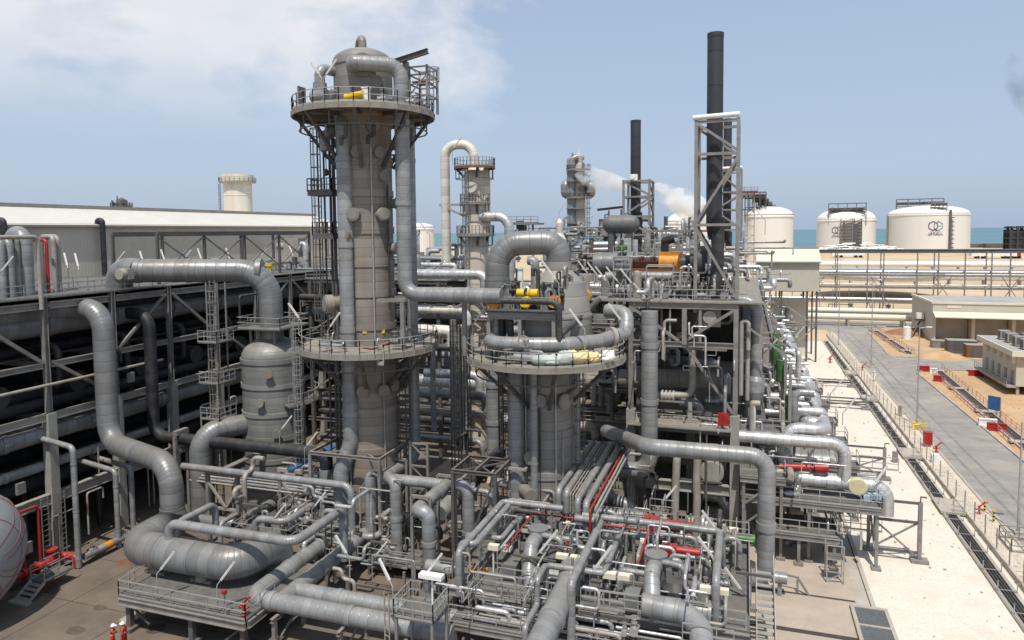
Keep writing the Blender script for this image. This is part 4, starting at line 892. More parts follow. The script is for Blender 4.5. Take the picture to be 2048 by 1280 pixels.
# braces between ring platform and ladder, chain hoist
b = D(652, 330, 60); q = M(); q.cyl((b.x, b.y, zr(b, 270)), (b.x, b.y, zr(b, 345)), .04, n=6); q.lathe((b.x, b.y, zr(b, 352)), [(.05, 0), (.2, .1), (.28, .35), (.1, .6)], 10); q.out('chain_hoist', STEELD, label='chain hoist hanging under the top ring platform, left side', cat='hoist')
# top ring platform equipment
UT1, VT1 = axes(T1)
def onring(px, dy, z=zt1): return on(V((T1.x, T1.y, z))-UT1*dy, VT1, px=px)
b = onring(641, -1.6); t2 = thing('relief_valve', 'big grey relief valve with a bent pipe on the top ring platform, left', 'valve', b)
q = M(); q.box(b+V((0, 0, .75)), (1.0, .8, 1.5)).cyl(b+V((0, 0, 1.4)), b+V((0, 0, 2.1)), .55, n=12).cyl(b+V((-.5, -.3, 1.0)), b+V((.9, -.3, 1.0)), .5, n=12).cyl(b+V((.5, .2, .2)), b+V((1.2, .2, 1.5)), .32, n=8); q.out('body', CLADG, t2)
q = M(); q.tube([b+V((0, 0, 2.0)), b+V((0, 0, 3.3)), V((c.x-1.5, c.y-.9, b.z+3.3))], .42, .9, 14); q.out('inlet_pipe', CLADG, t2)
for px, h, w, lb in ((604, 1.9, .5, 'dusty upright panel at the left edge of the top ring platform'),):
    b = onring(px, -.9); M().box(b+V((0, 0, h/2)), (.12, 1.0, h)).out('panel', STEEL, label=lb, cat='panel')
b = onring(733, -4.6); M().bb(b+V((-.25, -.2, 0)), b+V((.25, .2, 1.3))).bb(b+V((-.3, -.25, 1.2)), b+V((.3, .25, 1.32))).out('white_box', WHITE, label='upright white cabinet on the top ring platform front', cat='cabinet')
b = onring(712, -4.4); M().cyl(b+V((-.9, 0, .6)), b+V((.7, 0, .75)), .28, n=12).cyl(b+V((-.3, 0, 0)), b+V((-.3, 0, .5)), .1, n=6).out('yellow_cylinder', YELL, label='yellow cylinder lying beside the white cabinet on the top ring platform', cat='cylinder')
for k, (px, dy) in enumerate(((765, -4.4), (780, -4.2), (822, -3.6), (836, -3.2), (846, -2.4))): valve(onring(px, dy)+V((0, 0, .5)), ['small valve right of the white cabinet on the top ring platform', 'second small valve by the pipe drop on the top ring platform', 'small valve at the foot of the davit frame, left', 'small valve at the foot of the davit frame, middle', 'small valve at the foot of the davit frame, right'][k], .3, 'x', CLADG if k % 2 else SILV)
b = onring(820, -1.5); zz = zr(b, 132); t2 = thing('davit_frame', 'small steel davit frame with a sloping lifting beam on the top ring platform', 'frame', b)
for dx in (0, 1.6):
    for dy in (0, 2): M().beam(b+V((dx, dy, 0)), V((b.x+dx, b.y+dy, zz)), .17).out('post', STEEL, t2)
q = M()
for f in (.35, .6, .8, .97):
    z = b.z+(zz-b.z)*f
    for p_, r_ in (((0, 0), (1.6, 0)), ((0, 2), (1.6, 2)), ((0, 0), (0, 2)), ((1.6, 0), (1.6, 2))): q.beam((b.x+p_[0], b.y+p_[1], z), (b.x+r_[0], b.y+r_[1], z), .11)
q.beam((b.x, b.y, b.z+1.4), (b.x+1.6, b.y, b.z+3), .09); q.out('frame_beams', STEEL, t2)
M().bb((b.x+.2, b.y, b.z+2.4), (b.x+1.5, b.y+1.6, b.z+2.5)).out('landing', RUST, t2)
g = V((b.x-2.0, b.y-.6, zz+.1)); q = M(); q.ibeam(g, on(V((b.x+2, b.y-.6, zz+.9)), 'x', px=856), .3, .42); q.out('lifting_beam', STEELD, t2)
q = M(); q.ladder((b.x+1.8, b.y+.4, 0), b.z+.2, zz-.3, (1, -.3)); q.out('caged_ladder', STEEL, t2)
M().beam(b+V((-.2, -.2, 0)), V((b.x-.2, b.y-.2, zz+.3)), .42).out('davit_post', STEEL, t2)
lamp(onring(648, -4.4), 'tube lamp on the top ring platform by the relief valve', 1.9, (1, .2), 1.4); lamp(onring(644, -4.7), 'left-leaning tube lamp on the top ring platform by the relief valve', 1.9, (-1, .2), 1.2); lamp(onring(856, -1), 'tube lamp leaning left on the top ring platform by the davit ladder', 2.2, (-1, 0), 1.5)
# mid ring platform equipment
for k, (px, dy, s_) in enumerate(((655, -3.4, .28), (790, -4.2, .34), (805, -4.0, .3), (815, -3.6, .3))): valve(onring(px, dy, zm1)+V((0, 0, .7)), ['grey valve at left on the middle ring platform', 'grey valve right of the column on the middle ring platform', 'second grey valve right on the middle ring platform', 'third grey valve right on the middle ring platform'][k], s_, 'x')
a = onring(718, -4.9, zm1); e = onring(780, -4.9, zm1); q = M(); q.tube([a+V((0, 0, .55)), a.lerp(e, .5)+V((0, -.4, .35)), e+V((0, 0, .75))], .13, .5, 8); q.out('hose', mat('rust_hose', (.22, .1, .07), .7), label='rust coloured hose sagging along the front of the middle ring platform', cat='hose')
a = onring(640, -3.6, zm1); pipe('manifold_pipe', 'short grey manifold pipe at left on the middle ring platform', [a+V((0, 0, .6)), a+V((2.4, -.3, .6))], .17, CLADG, ends=1)
b = onring(807, -4.7, zm1); M().beam(b, V((b.x, b.y, zr(b, 600))), .32).beam(V((b.x-2.2, b.y, zr(b, 602))), V((b.x+.3, b.y, zr(b, 600))), .35, .28).out('lifting_davit', STEEL, label='T-shaped lifting davit on the middle ring platform, right of column', cat='davit')
b = onring(684, -4.6, zm1); lamp(onring(657, -4.9, zm1), 'tube lamp on the middle ring platform, left front', 1.9, (1, 0), 1.4); lamp(onring(600, -1.0, zm1)+V((.2, 0, 0)), 'tube lamp at the left tip of the middle ring platform', 2.2, (-1, 0), 1.5)
b = onring(762, -5.7, zm1); M().bb(b+V((-.28, -.1, -.9)), b+V((-.2, 0, .7))).bb(b+V((.2, -.1, -.9)), b+V((.28, 0, .7))).bb(b+V((-.28, -.1, .5)), b+V((.28, 0, .7))).bb(b+V((-.28, -.08, -.9)), b+V((.28, -.02, -.6))).out('ladder_gate', GALV, label='small galvanised gate on the front rail of the middle ring platform', cat='gate')
# ================================================================== second column
T2 = D(1091, 705, 58); T2.z = 0; c = T2; R2 = 2.28
t = thing('second_column', 'second dusty grey column with a wide ring platform and pale cone head', 'column', c)
zm2 = zr(c, 706)
pr = [(R2, 0)]
for row in (1020, 933, 853, 768):
    z = zr(c, row); pr += [(R2, z-.4), (R2+.1, z-.4), (R2+.1, z+.2), (R2, z+.2)]
pr += [(R2, zr(c, 600))]
M().lathe(c, pr, 44).out('shell', VESS, t)
ring_platform(t, c, zm2, R2, 6.55, brackets=8, drop=4.3)
for ang, row, r, L in ((-100, 787, .4, .45), (-55, 790, .5, .5), (-35, 785, .5, .6), (-118, 898, .42, .6), (-160, 905, .4, .7)): nozzle(t, c, R2, ang, zr(c, row), r, L, VESS)
# cone-shaped head set back
hc = c+V((.9, 1.0, 0)); z0 = zr(hc, 650); z1 = zr(hc, 552)
HEAD = mat('pale_dusty_head', (.27, .265, .245), .5, .1, .08, .5, (.3, .26, .2), .5, .3, band=1.3, dust=.4)
M().lathe(hc, [(2.75, z0-2.5), (2.75, z0+.8), (2.8, z0+.8), (2.8, z0+1.0), (2.7, z0+1.0), (2.5, z0+2.4), (2.1, z0+3.6), (1.6, z1), (1.08, z1+.5), (1.08, z1+1.2)], 40).out('cone_head', HEAD, t)
# arch pipe
ar = V((hc.x, hc.y, z1+.5)); az = zr(ar, 484)
al = on(V((ar.x, ar.y-1.2, az)), 'x', px=994); ab = zr(al, 582)
q = M(); t2 = thing('arch_pipe', 'fat grey arched pipe from the cone head of the second column over to its left', 'pipe', al)
q.tube([ar-V((0, 0, .2)), V((ar.x, ar.y, az)), V((al.x, al.y, az-.1)), V((al.x, al.y, ab))], 1.02, 2.4, 28); q.out('arch', CLADB, t2)
q = M(); q.cyl((al.x, al.y, ab-.1), (al.x, al.y, ab+1.0), 1.09, n=28).cyl((al.x, al.y, ab-.9), (al.x, al.y, ab), .8, n=24); q.out('end_flange', CLADB, t2)
# pipes down the second column
for px, r, top, bot, dy, lb in ((1033, .72, 725, 1040, -1.9, 'grey riser down the left side of the second column'), (1068, .30, 745, 1030, -2.75, 'slim grey riser down the front of the second column'), (1148, .55, 720, 900, .6, 'grey riser on the right side of the second column')):
    b = on(V((c.x, c.y+dy, 12)), 'x', px=px); pipe('column_pipe', lb, [V((b.x, b.y, zr(b, top))), V((b.x, b.y, zr(b, bot)-1))], r, CLADG, collar=4.6)
b = on(V((c.x, c.y-2.0, 12)), 'x', px=1034); z = zr(b, 930); q = M()
for dx in (-.95, .95): q.beam((b.x+dx, b.y-1.0, z), (b.x+dx, b.y+1.4, z), .22, .2)
q.beam((b.x-1.05, b.y-.95, z+.01), (b.x+1.05, b.y-.95, z+.01), .2, .2); q.out('support_bracket', STEELL, label='pale square bracket round the left riser of the second column', cat='bracket')
nz = thing('sample_pot', 'short grey drum sticking out at the foot of the second column riser', 'drum', b+V((1, -1, 3))); z = zr(b, 975); M().cyl((b.x+.6, b.y-.2, z), (b.x+1.6, b.y-1.6, z), .52, n=16).out('body', VESS, nz); M().cyl((b.x-.4, b.y+.1, z+.1), (b.x-1.9, b.y-.1, z+.3), .38, n=14).out('nozzle', VESS, nz)
# things on the second ring platform
UT2, VT2 = axes(T2)
def on2(px, dy, dz=0): return on(V((T2.x, T2.y, zm2+dz))-UT2*dy, VT2, px=px)
a = on2(972, -2.9, 1.4); e = on2(1215, -2.9, 1.4)
q = M(); q.tube([a+V((0, 2.2, 0)), a+V((.2, -.3, 0)), on2(1050, -4.2, 1.4), on2(1130, -4.2, 1.4), e+V((-.6, .2, 0)), e+V((.3, 2.2, .2))], .55, 2.2, 18); q.out('curved_pipe', CLADG, label='ribbed grey pipe curving along the front of the second ring platform', cat='pipe')
FL = e+V((.25, 1.9, .15)); M().cyl(FL+V((-.35, -.35, 0)), FL+V((-.1, -.1, 0)), .78, n=18).out('flange_joint', STEELL, label='pale bolted flange joint on the curved pipe at right of second ring platform', cat='flange')
pipe('elbow_pipe', 'fat grey elbow rising at the right of the second ring platform', [FL, FL+V((.7, 1.2, .1)), FL+V((.6, 2.2, 1.7)), FL+V((-1.2, 2.9, 1.7))], .6, CLADG, .95)
# upper manifold deck
zk = zr(c+V((0, -3, 0)), 622)
t2 = thing('manifold_deck', 'raised steel deck on posts carrying the valve manifold of the second column', 'deck', c+V((-3, -3, zm2)))
k0, k1 = on(V((c.x, c.y-3.4, zk)), 'x', px=975), on(V((c.x, c.y-3.4, zk)), 'x', px=1110)
M().bb((k0.x, k0.y, zk-.15), (k1.x, k0.y+3.0, zk)).out('deck', GRATE, t2)
q = M()
for s_ in (0, 1): q.ibeam(V((k0.x, k0.y+3*s_, zk-.4)), V((k1.x, k0.y+3*s_, zk-.4)), .3, .5)
q.out('edge_beam', STEEL, t2)
for x in (k0.x+.1, k0.x+2.7, k1.x-.1): M().beam((x, k0.y, zm2), (x, k0.y, zk-.65), .28).out('post', STEEL, t2)
q = M(); q.rail([(k0.x, k0.y, zk), (k1.x, k0.y, zk), (k1.x, k0.y+3, zk)], sp=1.2); q.out('handrail', GALV, t2)
for k, (px, dy, h, r, m) in enumerate(((985, -2.6, 1.3, .32, CLADG), (1020, -1.5, 2.0, .38, CLADG), (1032, -1.0, 2.2, .36, STEELD), (1083, -1.4, 2.0, .36, CLADG), (1096, -1.0, 2.1, .34, CLADG), (1041, .2, 3.2, .26, WHITE))):
    b = on(V((c.x, c.y+dy, zk)), 'x', px=px); pipe('manifold_riser', ['short grey riser at the left end of the manifold deck', 'grey riser left of the yellow actuators', 'dark riser behind the left yellow actuator', 'grey riser right of the yellow actuators', 'rightmost grey riser on the manifold deck', 'white bottle standing behind the yellow actuators'][k], [b, b+V((0, 0, h))], r, m, ends=1, cat='pipe' if k < 5 else 'bottle')
for k, px in enumerate((1048, 1068)):
    b = on(V((c.x, c.y-2.4, zk+1.35)), 'x', px=px); t3 = thing('yellow_actuator', ['bigger yellow valve actuator on the manifold deck', 'smaller yellow valve actuator right of it on the manifold deck'][k], 'actuator', b)
    w = .55-.2*k; M().cyl(b-V((w, 0, 0)), b+V((w, 0, 0)), .34, n=14).out('cylinder', YELL, t3); M().cyl(b+V((-.1, 0, -1.35)), b+V((-.1, 0, -.2)), .2, n=8).cyl(b+V((-.1, 0, -.9)), b+V((-.1, 0, -.7)), .4, n=10).out('valve_body', DARKP, t3)
for k, (px, dy, s_) in enumerate(((989, -3.2, .55), (1108, -2.2, .45), (1052, -3.2, .4), (1170, 2.5, .5))):
    b = on(V((c.x, c.y+dy, zk+.2)), 'x', px=px); q = M(); q.lathe(b+V((0, -.3, .5)), [(s_*1.1, 0), (s_*1.15, .5), (s_*.7, .8), (.1, .85)], 14, 'y').box(b+V((0, .3, .3)), (.4, .5, .6)); q.out('orange_guard', [ORNG, ORNG, YELL, ORNG][k], label=['round orange valve cover at the left end of the manifold deck', 'orange valve cover at the right end of the manifold deck', 'low yellow cover under the actuators on the manifold deck', 'small orange cover right of the cone head'][k], cat='valve cover')
a = on2(990, -5.2, 4.3); pipe('crossover_pipe', 'dark grey pipe bending down across the front of the manifold deck', walk(on(V((c.x, c.y-4.0, 0)), 'x', px=984)+V((0, 0, zr(c+V((0, -4, 0)), 603))), ('x', 1118), ('z', 690)), .24, DARKP, .7, collar=3)
b = on(V((c.x, c.y-4.0, zm2+2.2)), 'x', px=1122); pipe('sloping_pipe', 'dark pipe sloping up right from the second ring platform to the deck behind', [b, D(1198, 600, 60)], .26, DARKP)
for k, (px, dy, r, h) in enumerate(((992, -1.6, .3, 3.4), (1003, -1.2, .36, 3.2), (1013, -.8, .22, 3.6), (1022, -1.9, .26, 3), (1108, -1.6, .3, 3))): b = on2(px, dy); pipe('small_riser', 'small grey riser under the manifold deck of the second column', [b, b+V((0, 0, h))], r, [CLADG, DARKP][k % 2], group='small risers under the manifold deck')
b = on2(1050, -4.9, .8); t3 = thing('handwheel_valve', 'valve with a spoked upright handwheel at the front of the second ring platform', 'valve', b)
q = M(); cc = b+V((0, -.3, 1.0)); P_ = [cc+V((.42*math.cos(u), 0, .42*math.sin(u))) for u in [2*math.pi*i/16 for i in range(17)]]
for u, d in zip(P_, P_[1:]): q.beam(u, d, .07)
for i in range(0, 16, 3): q.beam(cc, P_[i], .05)
q.out('handwheel', STEELL, t3); M().cyl(b+V((0, .3, 0)), b+V((0, .3, 1.0)), .2, n=8).cyl(b+V((-.9, 0, -.3)), b+V((.9, 0, -.3)), .3, n=12).box(b+V((0, 0, -.5)), (.4, .4, .5)).out('body', CLADG, t3)
for k, (px, dy) in enumerate(((1012, -5), (1020, -4.8), (1058, -5))): valve(on2(px, dy, .5), ['small low valve left on the second ring platform front', 'small low valve next to it on the second ring platform', 'low valve beneath the spoked handwheel'][k], .28, 'x')
BAGG = mat('pale_green_sack', (.42, .47, .44), .9, 0, .12, 2, bump=.5, bscale=4); BAGY = mat('yellow_sack', (.74, .60, .30), .9, 0, .12, 2, bump=.5, bscale=4); BAGW = mat('white_sack', (.72, .72, .68), .9, 0, .1, 2, bump=.5, bscale=4)
def sack(p, s, m, lb, g):
    q = M(); n = 14; rings = []
    for i in range(1, 9):
        th = math.pi*i/9; rr = []
        for j in range(n):
            ph = 2*math.pi*j/n; w = 1+.42*MN.noise(V((math.cos(ph)*2+p.x*3, math.sin(ph)*2+p.y*3, th*1.5)))+.22*MN.noise(V((math.cos(ph)*5+p.x*7, math.sin(ph)*5, th*4)))
            rr.append(p+V((s*(.85+.5*((p.y*5.1) % 1))*math.sin(th)*math.cos(ph)*w, s*.9*math.sin(th)*math.sin(ph)*w, s*(.55+.5*((p.x*7.3) % 1))*(1-math.cos(th))*(.6+.45*w)-.05)))
        rings.append(rr)
    q.loft(rings[::-1], n); q.out('sack', m, label=lb, cat='sack', group=g)
gl = ['leftmost pale green sack on the second ring platform', 'pale green sack second from the left on the ring platform', 'pale green sack in the middle of the pile', 'pale green sack touching the yellow ones']
for k, px in enumerate((1081, 1100, 1117, 1133)): sack(on2(px, -5.4+.1*k), .62+.07*(k % 2), BAGG, gl[k], 'sacks on the second ring platform')
for k, (px, dy, s_) in enumerate(((1156, -5.1, .66), (1169, -5.0, .52), (1175, -4.4, .6), (1186, -4.6, .5), (1160, -4.2, .55))): sack(on2(px, dy), s_, BAGY, ['biggest yellow sack at the front of the pile', 'yellow sack right of the biggest', 'yellow sack behind the pile front', 'rightmost yellow sack on the ring platform', 'yellow sack at the back left of the pile'][k], 'sacks on the second ring platform')
for k, (px, dy, s_) in enumerate(((1200, -4.4, .56), (1216, -4.0, .48), (1145, -4.3, .7))): sack(on2(px, dy), s_, BAGW if k < 2 else BAGG, ['white crumpled sack right of the yellow pile', 'rightmost white crumpled sack by the rail', 'pale green sack standing behind the yellow pile'][k], 'sacks on the second ring platform')
for px, dy, lb, ln in ((946, -1.5, 'tube lamp at the left edge of the second ring platform', (1, 0)), (1170, -4.8, 'tube lamp at the front right of the second ring platform', (-1, .1)), (1247, -1.2, 'tube lamp at the right edge of the second ring platform', (-1, .1))): lamp(on2(px, dy), lb, 2.6, ln, 1.6)
lamp(on(V((c.x, c.y-3, zk)), 'x', px=1118), 'tube lamp on the manifold deck leaning left toward the arch pipe', 2.2, (-1, .1), 2.0)
b = on2(930, -1); pipe('tall_post', 'pale square post with crossbar left of the second ring platform', [V((b.x, b.y, zm2)), V((b.x, b.y, zr(b, 605)))], .22, STEEL); M().beam((b.x-.8, b.y, zr(b, 600)), (b.x+3.4, b.y, zr(b, 598)), .4, .3).out('crossbar', STEEL, label='flat steel crossbar carrying the horizontal grey pipe near the second column', cat='beam')
# ================================================================== foreground header pipes
def tube_thing(name, label, runs, m=CLADG, cat='pipe', group=None):
    "several runs that are welded into one branching pipe"
    t = thing(name, label, cat, runs[0][0][0], group)
    for i, (pts, r, bend, col) in enumerate(runs): pipe('header_run' if i == 0 else 'branch', '', pts, r, m, bend, collar=col, parent=t)
    return t
A0 = V((JP[-2].x, 46.0, z6)); A1 = on(A0, 'y', px=501)
AX1 = A1+V((15, 0, 0))
tube_thing('header_pipe', 'outer grey header pipe turning the corner at bottom centre-left and running right', [([A0, A1, AX1], .60, 1.1, 6)])
B1 = V((on(V((A1.x, A1.y+1.6, z6)), 'x', px=588).x, A1.y+1.7, z6)); B0 = on(B1, 'y', px=744)
tube_thing('header_pipe', 'inner grey header pipe dropping from a tall elbow and teeing into a run right', [([V((B0.x, B0.y, .8)), B0, V((B1.x, B1.y-1.7, z6))], .58, 1.1, 6), ([B1, B1+V((17, 0, 0))], .56, 1, 6)])
q = M()
for k, (p_, dz) in enumerate(((A0.lerp(A1, .55), 0), (A1+V((2.5, .8, 0)), 0), (A1+V((7.5, .8, 0)), 0), (B0.lerp(B1, .5), 0), (A1+V((12, .8, 0)), 0))):
    t = thing('pipe_trestle', ['steel trestle under the outer header pipe near its drop', 'braced steel trestle under the corner of both header pipes', 'braced steel trestle under the header pipes left of the small cage', 'steel trestle under the inner header pipe beside its elbow', 'steel trestle under the header pipes right of the small cage'][k], 'trestle', V((p_.x, p_.y, 0)))
    w = .9 if k in (0, 3) else 1.6; ax = V((1, 0, 0)) if k in (0, 3) else V((0, 1, 0)); zz = z6-.72
    for s_ in (-1, 1): M().beam(V((p_.x, p_.y, 0))+ax*w*s_, V((p_.x, p_.y, zz))+ax*w*s_, .26).out('leg', STEEL, t)
    M().ibeam(V((p_.x, p_.y, zz))-ax*(w+.3), V((p_.x, p_.y, zz))+ax*(w+.3), .26, .28).out('crossbeam', STEEL, t); M().beam(V((p_.x, p_.y, .3))-ax*w, V((p_.x, p_.y, zz-.3))+ax*w, .12).out('brace', STEEL, t)
# twin arches fed from the tallest column
S0 = RB-V((0, 1.2, 0)); S1 = on(S0, 'y', px=771); zS = S1.z
L1 = on(V((S1.x-1.4, S1.y-.9, zS)), 'x', px=740); R1_ = on(V((S1.x+1, S1.y-1.2, zS)), 'x', px=791)
N0 = on(V((S1.x, S1.y-.3, zS)), 'x', px=893)
t = tube_thing('arch_header', 'grey branching pipe with twin down-arches between the two columns', [([S0, S1+V((0, .3, 0)), S1+V((0, -.5, 0))], .5, .5, 5), ([S1+V((.1, .7, 0)), S1+V((-.9, -.6, .15)), L1+V((0, 0, .1)), V((L1.x, L1.y, zr(L1, 1062)))], .46, 1.0, 3.5), ([S1+V((-.1, .7, 0)), S1+V((.6, -.6, .15)), R1_+V((0, 0, .1)), V((R1_.x, R1_.y, .7))], .46, 1.0, 3.5), ([S1+V((.8, -.4, 0)), N0+V((.1, 0, 0))], .44, 1, 0)])
M1 = on(N0, 'y', px=832); M2 = on(M1, 'x', px=857)
tube_thing('branch_header', 'grey branch pipe bending toward the camera and dropping by a steel portal', [([N0+V((0, .4, 0)), M1, M2, V((M2.x, M2.y, .8))], .5, 1.0, 3.5)])
M3 = on(N0+V((.4, .3, 0)), 'x', px=936); tube_thing('branch_header', 'grey branch elbow dropping right of the steel portal between the columns', [([N0+V((-.1, .3, 0)), M3, V((M3.x, M3.y, .8))], .5, 1.0, 3.5)])
for k, (p_, px) in enumerate(((on(S0, 'y', px=797), 0), (M1.lerp(N0, .15), 0), (N0, 0))):
    q = M()
    for s_ in (-1, 1): q.beam((p_.x+.75*s_, p_.y, 0), (p_.x+.75*s_, p_.y, p_.z+.7), .2)
    for z in (p_.z-.68, p_.z+.72): q.beam((p_.x-.75, p_.y, z), (p_.x+.75, p_.y, z), .2)
    q.out('pipe_portal', STEEL, label=['slim steel portal round the pipe beside the tallest column', 'slim steel portal round the branch pipe before its drop', 'slim steel portal at the tee between the columns'][k], cat='support')
h = V((M2.x+.3, M2.y-1, zr(M2, 1117))); pipe('branch_pipe', 'short grey cross pipe left of the pump deck', [h, on(h, 'x', px=945)], .46, CLADG, collar=2)
h = on(V((A1.x+8, A1.y+3.4, 2.6)), 'x', px=884); pipe('branch_pipe', 'grey pipe running away beneath the left edge of the pump deck', [h, h+V((0, 6, 0))], .42, CLADG, collar=3)
# ---- steel table frames in the middle
def table(label, px0, px1, r0, y, dy, z, m=STEELD):
    a = on(V((-30, y, z)), 'x', px=px0); e = on(V((-30, y, z)), 'x', px=px1); t = thing('steel_table', label, 'frame', V((a.x, y, 0)))
    for x in (a.x, e.x):
        for yy in (y, y+dy): M().beam((x, yy, 0), (x, yy, z), .24).out('post', m, t)
    q = M()
    for yy in (y, y+dy): q.ibeam((a.x-.1, yy, z), (e.x+.1, yy, z), .22, .26)
    for x in (a.x, (a.x+e.x)/2, e.x): q.ibeam((x, y+.12, z), (x, y+dy-.12, z), .2, .24)
    q.out('top_frame', m, t); M().beam((a.x, y, z-.1), (e.x, y+dy, z-.1), .12).beam((e.x, y, z-.1), (a.x, y+dy, z-.1), .12).out('plan_brace', m, t); M().beam((e.x, y, z-.2), (e.x, y+dy, .4), .14).beam((a.x, y, .3), (e.x, y, z-.2), .14).out('brace', m, t)
    return t
yT = S1.y-4.5
table('brown steel table frame in front of the tallest column foot, left', 620, 758, 900, T1.y-3.4, 4.6, zr(V((T1.x-4, T1.y-3.4, 0)), 905), STEEL)
table('brown steel table frame between the two columns', 905, 990, 930, S1.y-1, 3.6, zr(V((-22, S1.y-1, 0)), 940))
q = M(); b = on(V((RB.x, RB.y-3, 0)), 'x', px=842)
for x in (-.8, .8): q.beam((b.x+x, b.y, 0), (b.x+x, b.y, zr(b, 885)), .2)
for k in range(5): z = zr(b, 885)*(k+1)/5; q.beam((b.x-.8, b.y, z-.1), (b.x+.8, b.y, z-.1), .14); q.beam((b.x-.8, b.y, z-.1), (b.x+.8, b.y, z-1.5), .09)
q.out('braced_ladder', STEEL, label='narrow braced steel ladder frame beside the branching pipe', cat='frame')
# ---- small skids with valves in the hollow left of centre
def skid(label, px, row, z, w, d, seed, n=8):
    R_ = random.Random(seed); c = G(px, row, z); t = thing('valve_skid', label, 'skid', V((c.x, c.y, 0)))
    M().bb((c.x-w/2, c.y, z-.1), (c.x+w/2, c.y+d, z)).out('deck', GRATE, t); 
    for x in (-w/2+.1, w/2-.1):
        for y in (.1, d-.1): M().beam((c.x+x, c.y+y, 0), (c.x+x, c.y+y, z-.1), .18).out('leg', STEELD, t)
    q = M(); q.rail([(c.x-w/2, c.y+d, z), (c.x-w/2, c.y, z), (c.x+w/2, c.y, z), (c.x+w/2, c.y+d, z)], sp=1.1); q.out('handrail', GALV, t)
    for k in range(n):
        p_ = V((c.x+R_.uniform(-.42, .42)*w, c.y+R_.uniform(.15, .85)*d, z)); ty = R_.random()
        if ty < .35: valve(p_+V((0, 0, .8)), 'small valve on the '+label, R_.uniform(.22, .34), R_.choice('xy'), R_.choice([CLADG, SILV, STEEL]), group='valves on the '+label)
        else:
            pipe('skid_pipe', 'thin bent pipe on the '+label, walk(p_, ('Z', R_.uniform(.8, 1.9)), (R_.choice('XY'), R_.uniform(-2, 2)), ('Z', -R_.uniform(.4, .8))), R_.uniform(.08, .2), R_.choice([CLADG, CLADG, SILV, DARKP]), group='thin pipes on the '+label)
    return c
skid('valve skid with railings behind the U-duct', 520, 1080, 3.4, 5.2, 3.6, 3, 12)
skid('small railed valve skid right of the U-duct', 605, 1065, 3.8, 4.2, 3, 5, 10)
skid('low valve skid under the twin arches', 790, 1130, 1.2, 5, 3, 8, 9)
skid('valve skid beside the dark riser foot', 660, 1020, 2.2, 3.5, 3, 9, 7)
for k, (px, row, z, ln) in enumerate(((512, 1075, 3.5, 4), (590, 1040, 3, 3), (570, 980, 4, 5), (690, 1105, 1.5, 4), (560, 1010, 2.5, 6), (630, 1120, 1, 4))):
    a = G(px, row, z); pipe('bent_pipe', ['looped grey pipe at the left valve skid', 'looped grey pipe between the valve skids', 'looped grey pipe before the domed vessel', 'looped grey pipe under the inner header', 'long looped pipe behind the valve skids', 'low looped pipe under the outer header'][k], walk(a, ('Z', 1.6), ('X', ln*.7), ('Y', ln), ('Z', -2)), .28, CLADG, collar=2)
for k, (px, row, z, ln) in enumerate(((545, 1085, 3.4, (1, .3)), (625, 1060, 3.8, (1, .3)), (700, 1050, 3.5, (-1, .2)), (745, 1165, 2, (1, .2)), (610, 935, 7, (.6, .4)), (560, 900, 8, (.7, .4)), (700, 1165, 4, (-1, .1)))): lamp(G(px, row, z), ['slanted tube lamp at the valve skid behind the U-duct', 'slanted tube lamp on the small railed skid', 'slanted tube lamp between the header pipes', 'slanted tube lamp by the twin arch foot', 'slanted tube lamp on the brown table frame', 'slanted tube lamp near the domed vessel foot', 'slanted tube lamp under the inner header pipe'][k], 1.7, ln, 1.4)
# tray bundles in the hollow
for k in range(5):
    a = G(380+k*9, 960-k*5, 4.6+.25*k); pipe('tray_pipe', 'slim pale pipe in the bundle passing under the S-bend', [a, on(a, 'x', px=800)], .09+.03*(k % 2), [STEELL, CLADG, SILV][k % 3], group='slim pipes under the S-bend')
pipe('long_pipe', 'long grey pipe crossing behind the U-duct toward the header', walk(G(365, 932, 7), ('x', 702), ('Z', -5)), .30, CLADG, collar=4)
pipe('long_pipe', 'fatter grey pipe crossing low behind the valve skids', [G(390, 1040, 3), on(G(390, 1040, 3), 'x', px=470)+V((0, .2, 0)), on(G(390, 1040, 3), 'x', px=470)+V((0, 6, 0))], .55, CLADB, 1.2)
# blue-grey cable tray frames
for k, (px, row) in enumerate(((415, 945), (560, 940))):
    a = G(px, row, 6.5); t = thing('tray_support', ['pale steel support frame with diagonal legs beside the S-bend', 'steel support frame with a blue cable tray behind the valve skid'][k], 'frame', V((a.x, a.y, 0)))
    for dx in (0, 3.2): M().beam((a.x+dx, a.y, 0), (a.x+dx, a.y, 6.4), .3).out('post', STEEL, t)
    M().beam((a.x-.2, a.y, 6.55), (a.x+3.4, a.y, 6.55), .3).out('crossbeam', STEELL, t); M().beam((a.x, a.y, 3.4), (a.x+3.2, a.y, 3.4), .2).out('crossbeam', STEELL, t); M().beam((a.x, a.y-.05, 5.8), (a.x+1.9, a.y-.05, 3.5), .18).beam((a.x+3.2, a.y-.05, 5.4), (a.x+1.9, a.y-.05, 3.5), .18).out('brace', STEELL, t)
    M().bb((a.x+1, a.y-.4, 6.72), (a.x+1.6, a.y+7, 6.84)).out('cable_tray', BLUE if k else STEEL, t)
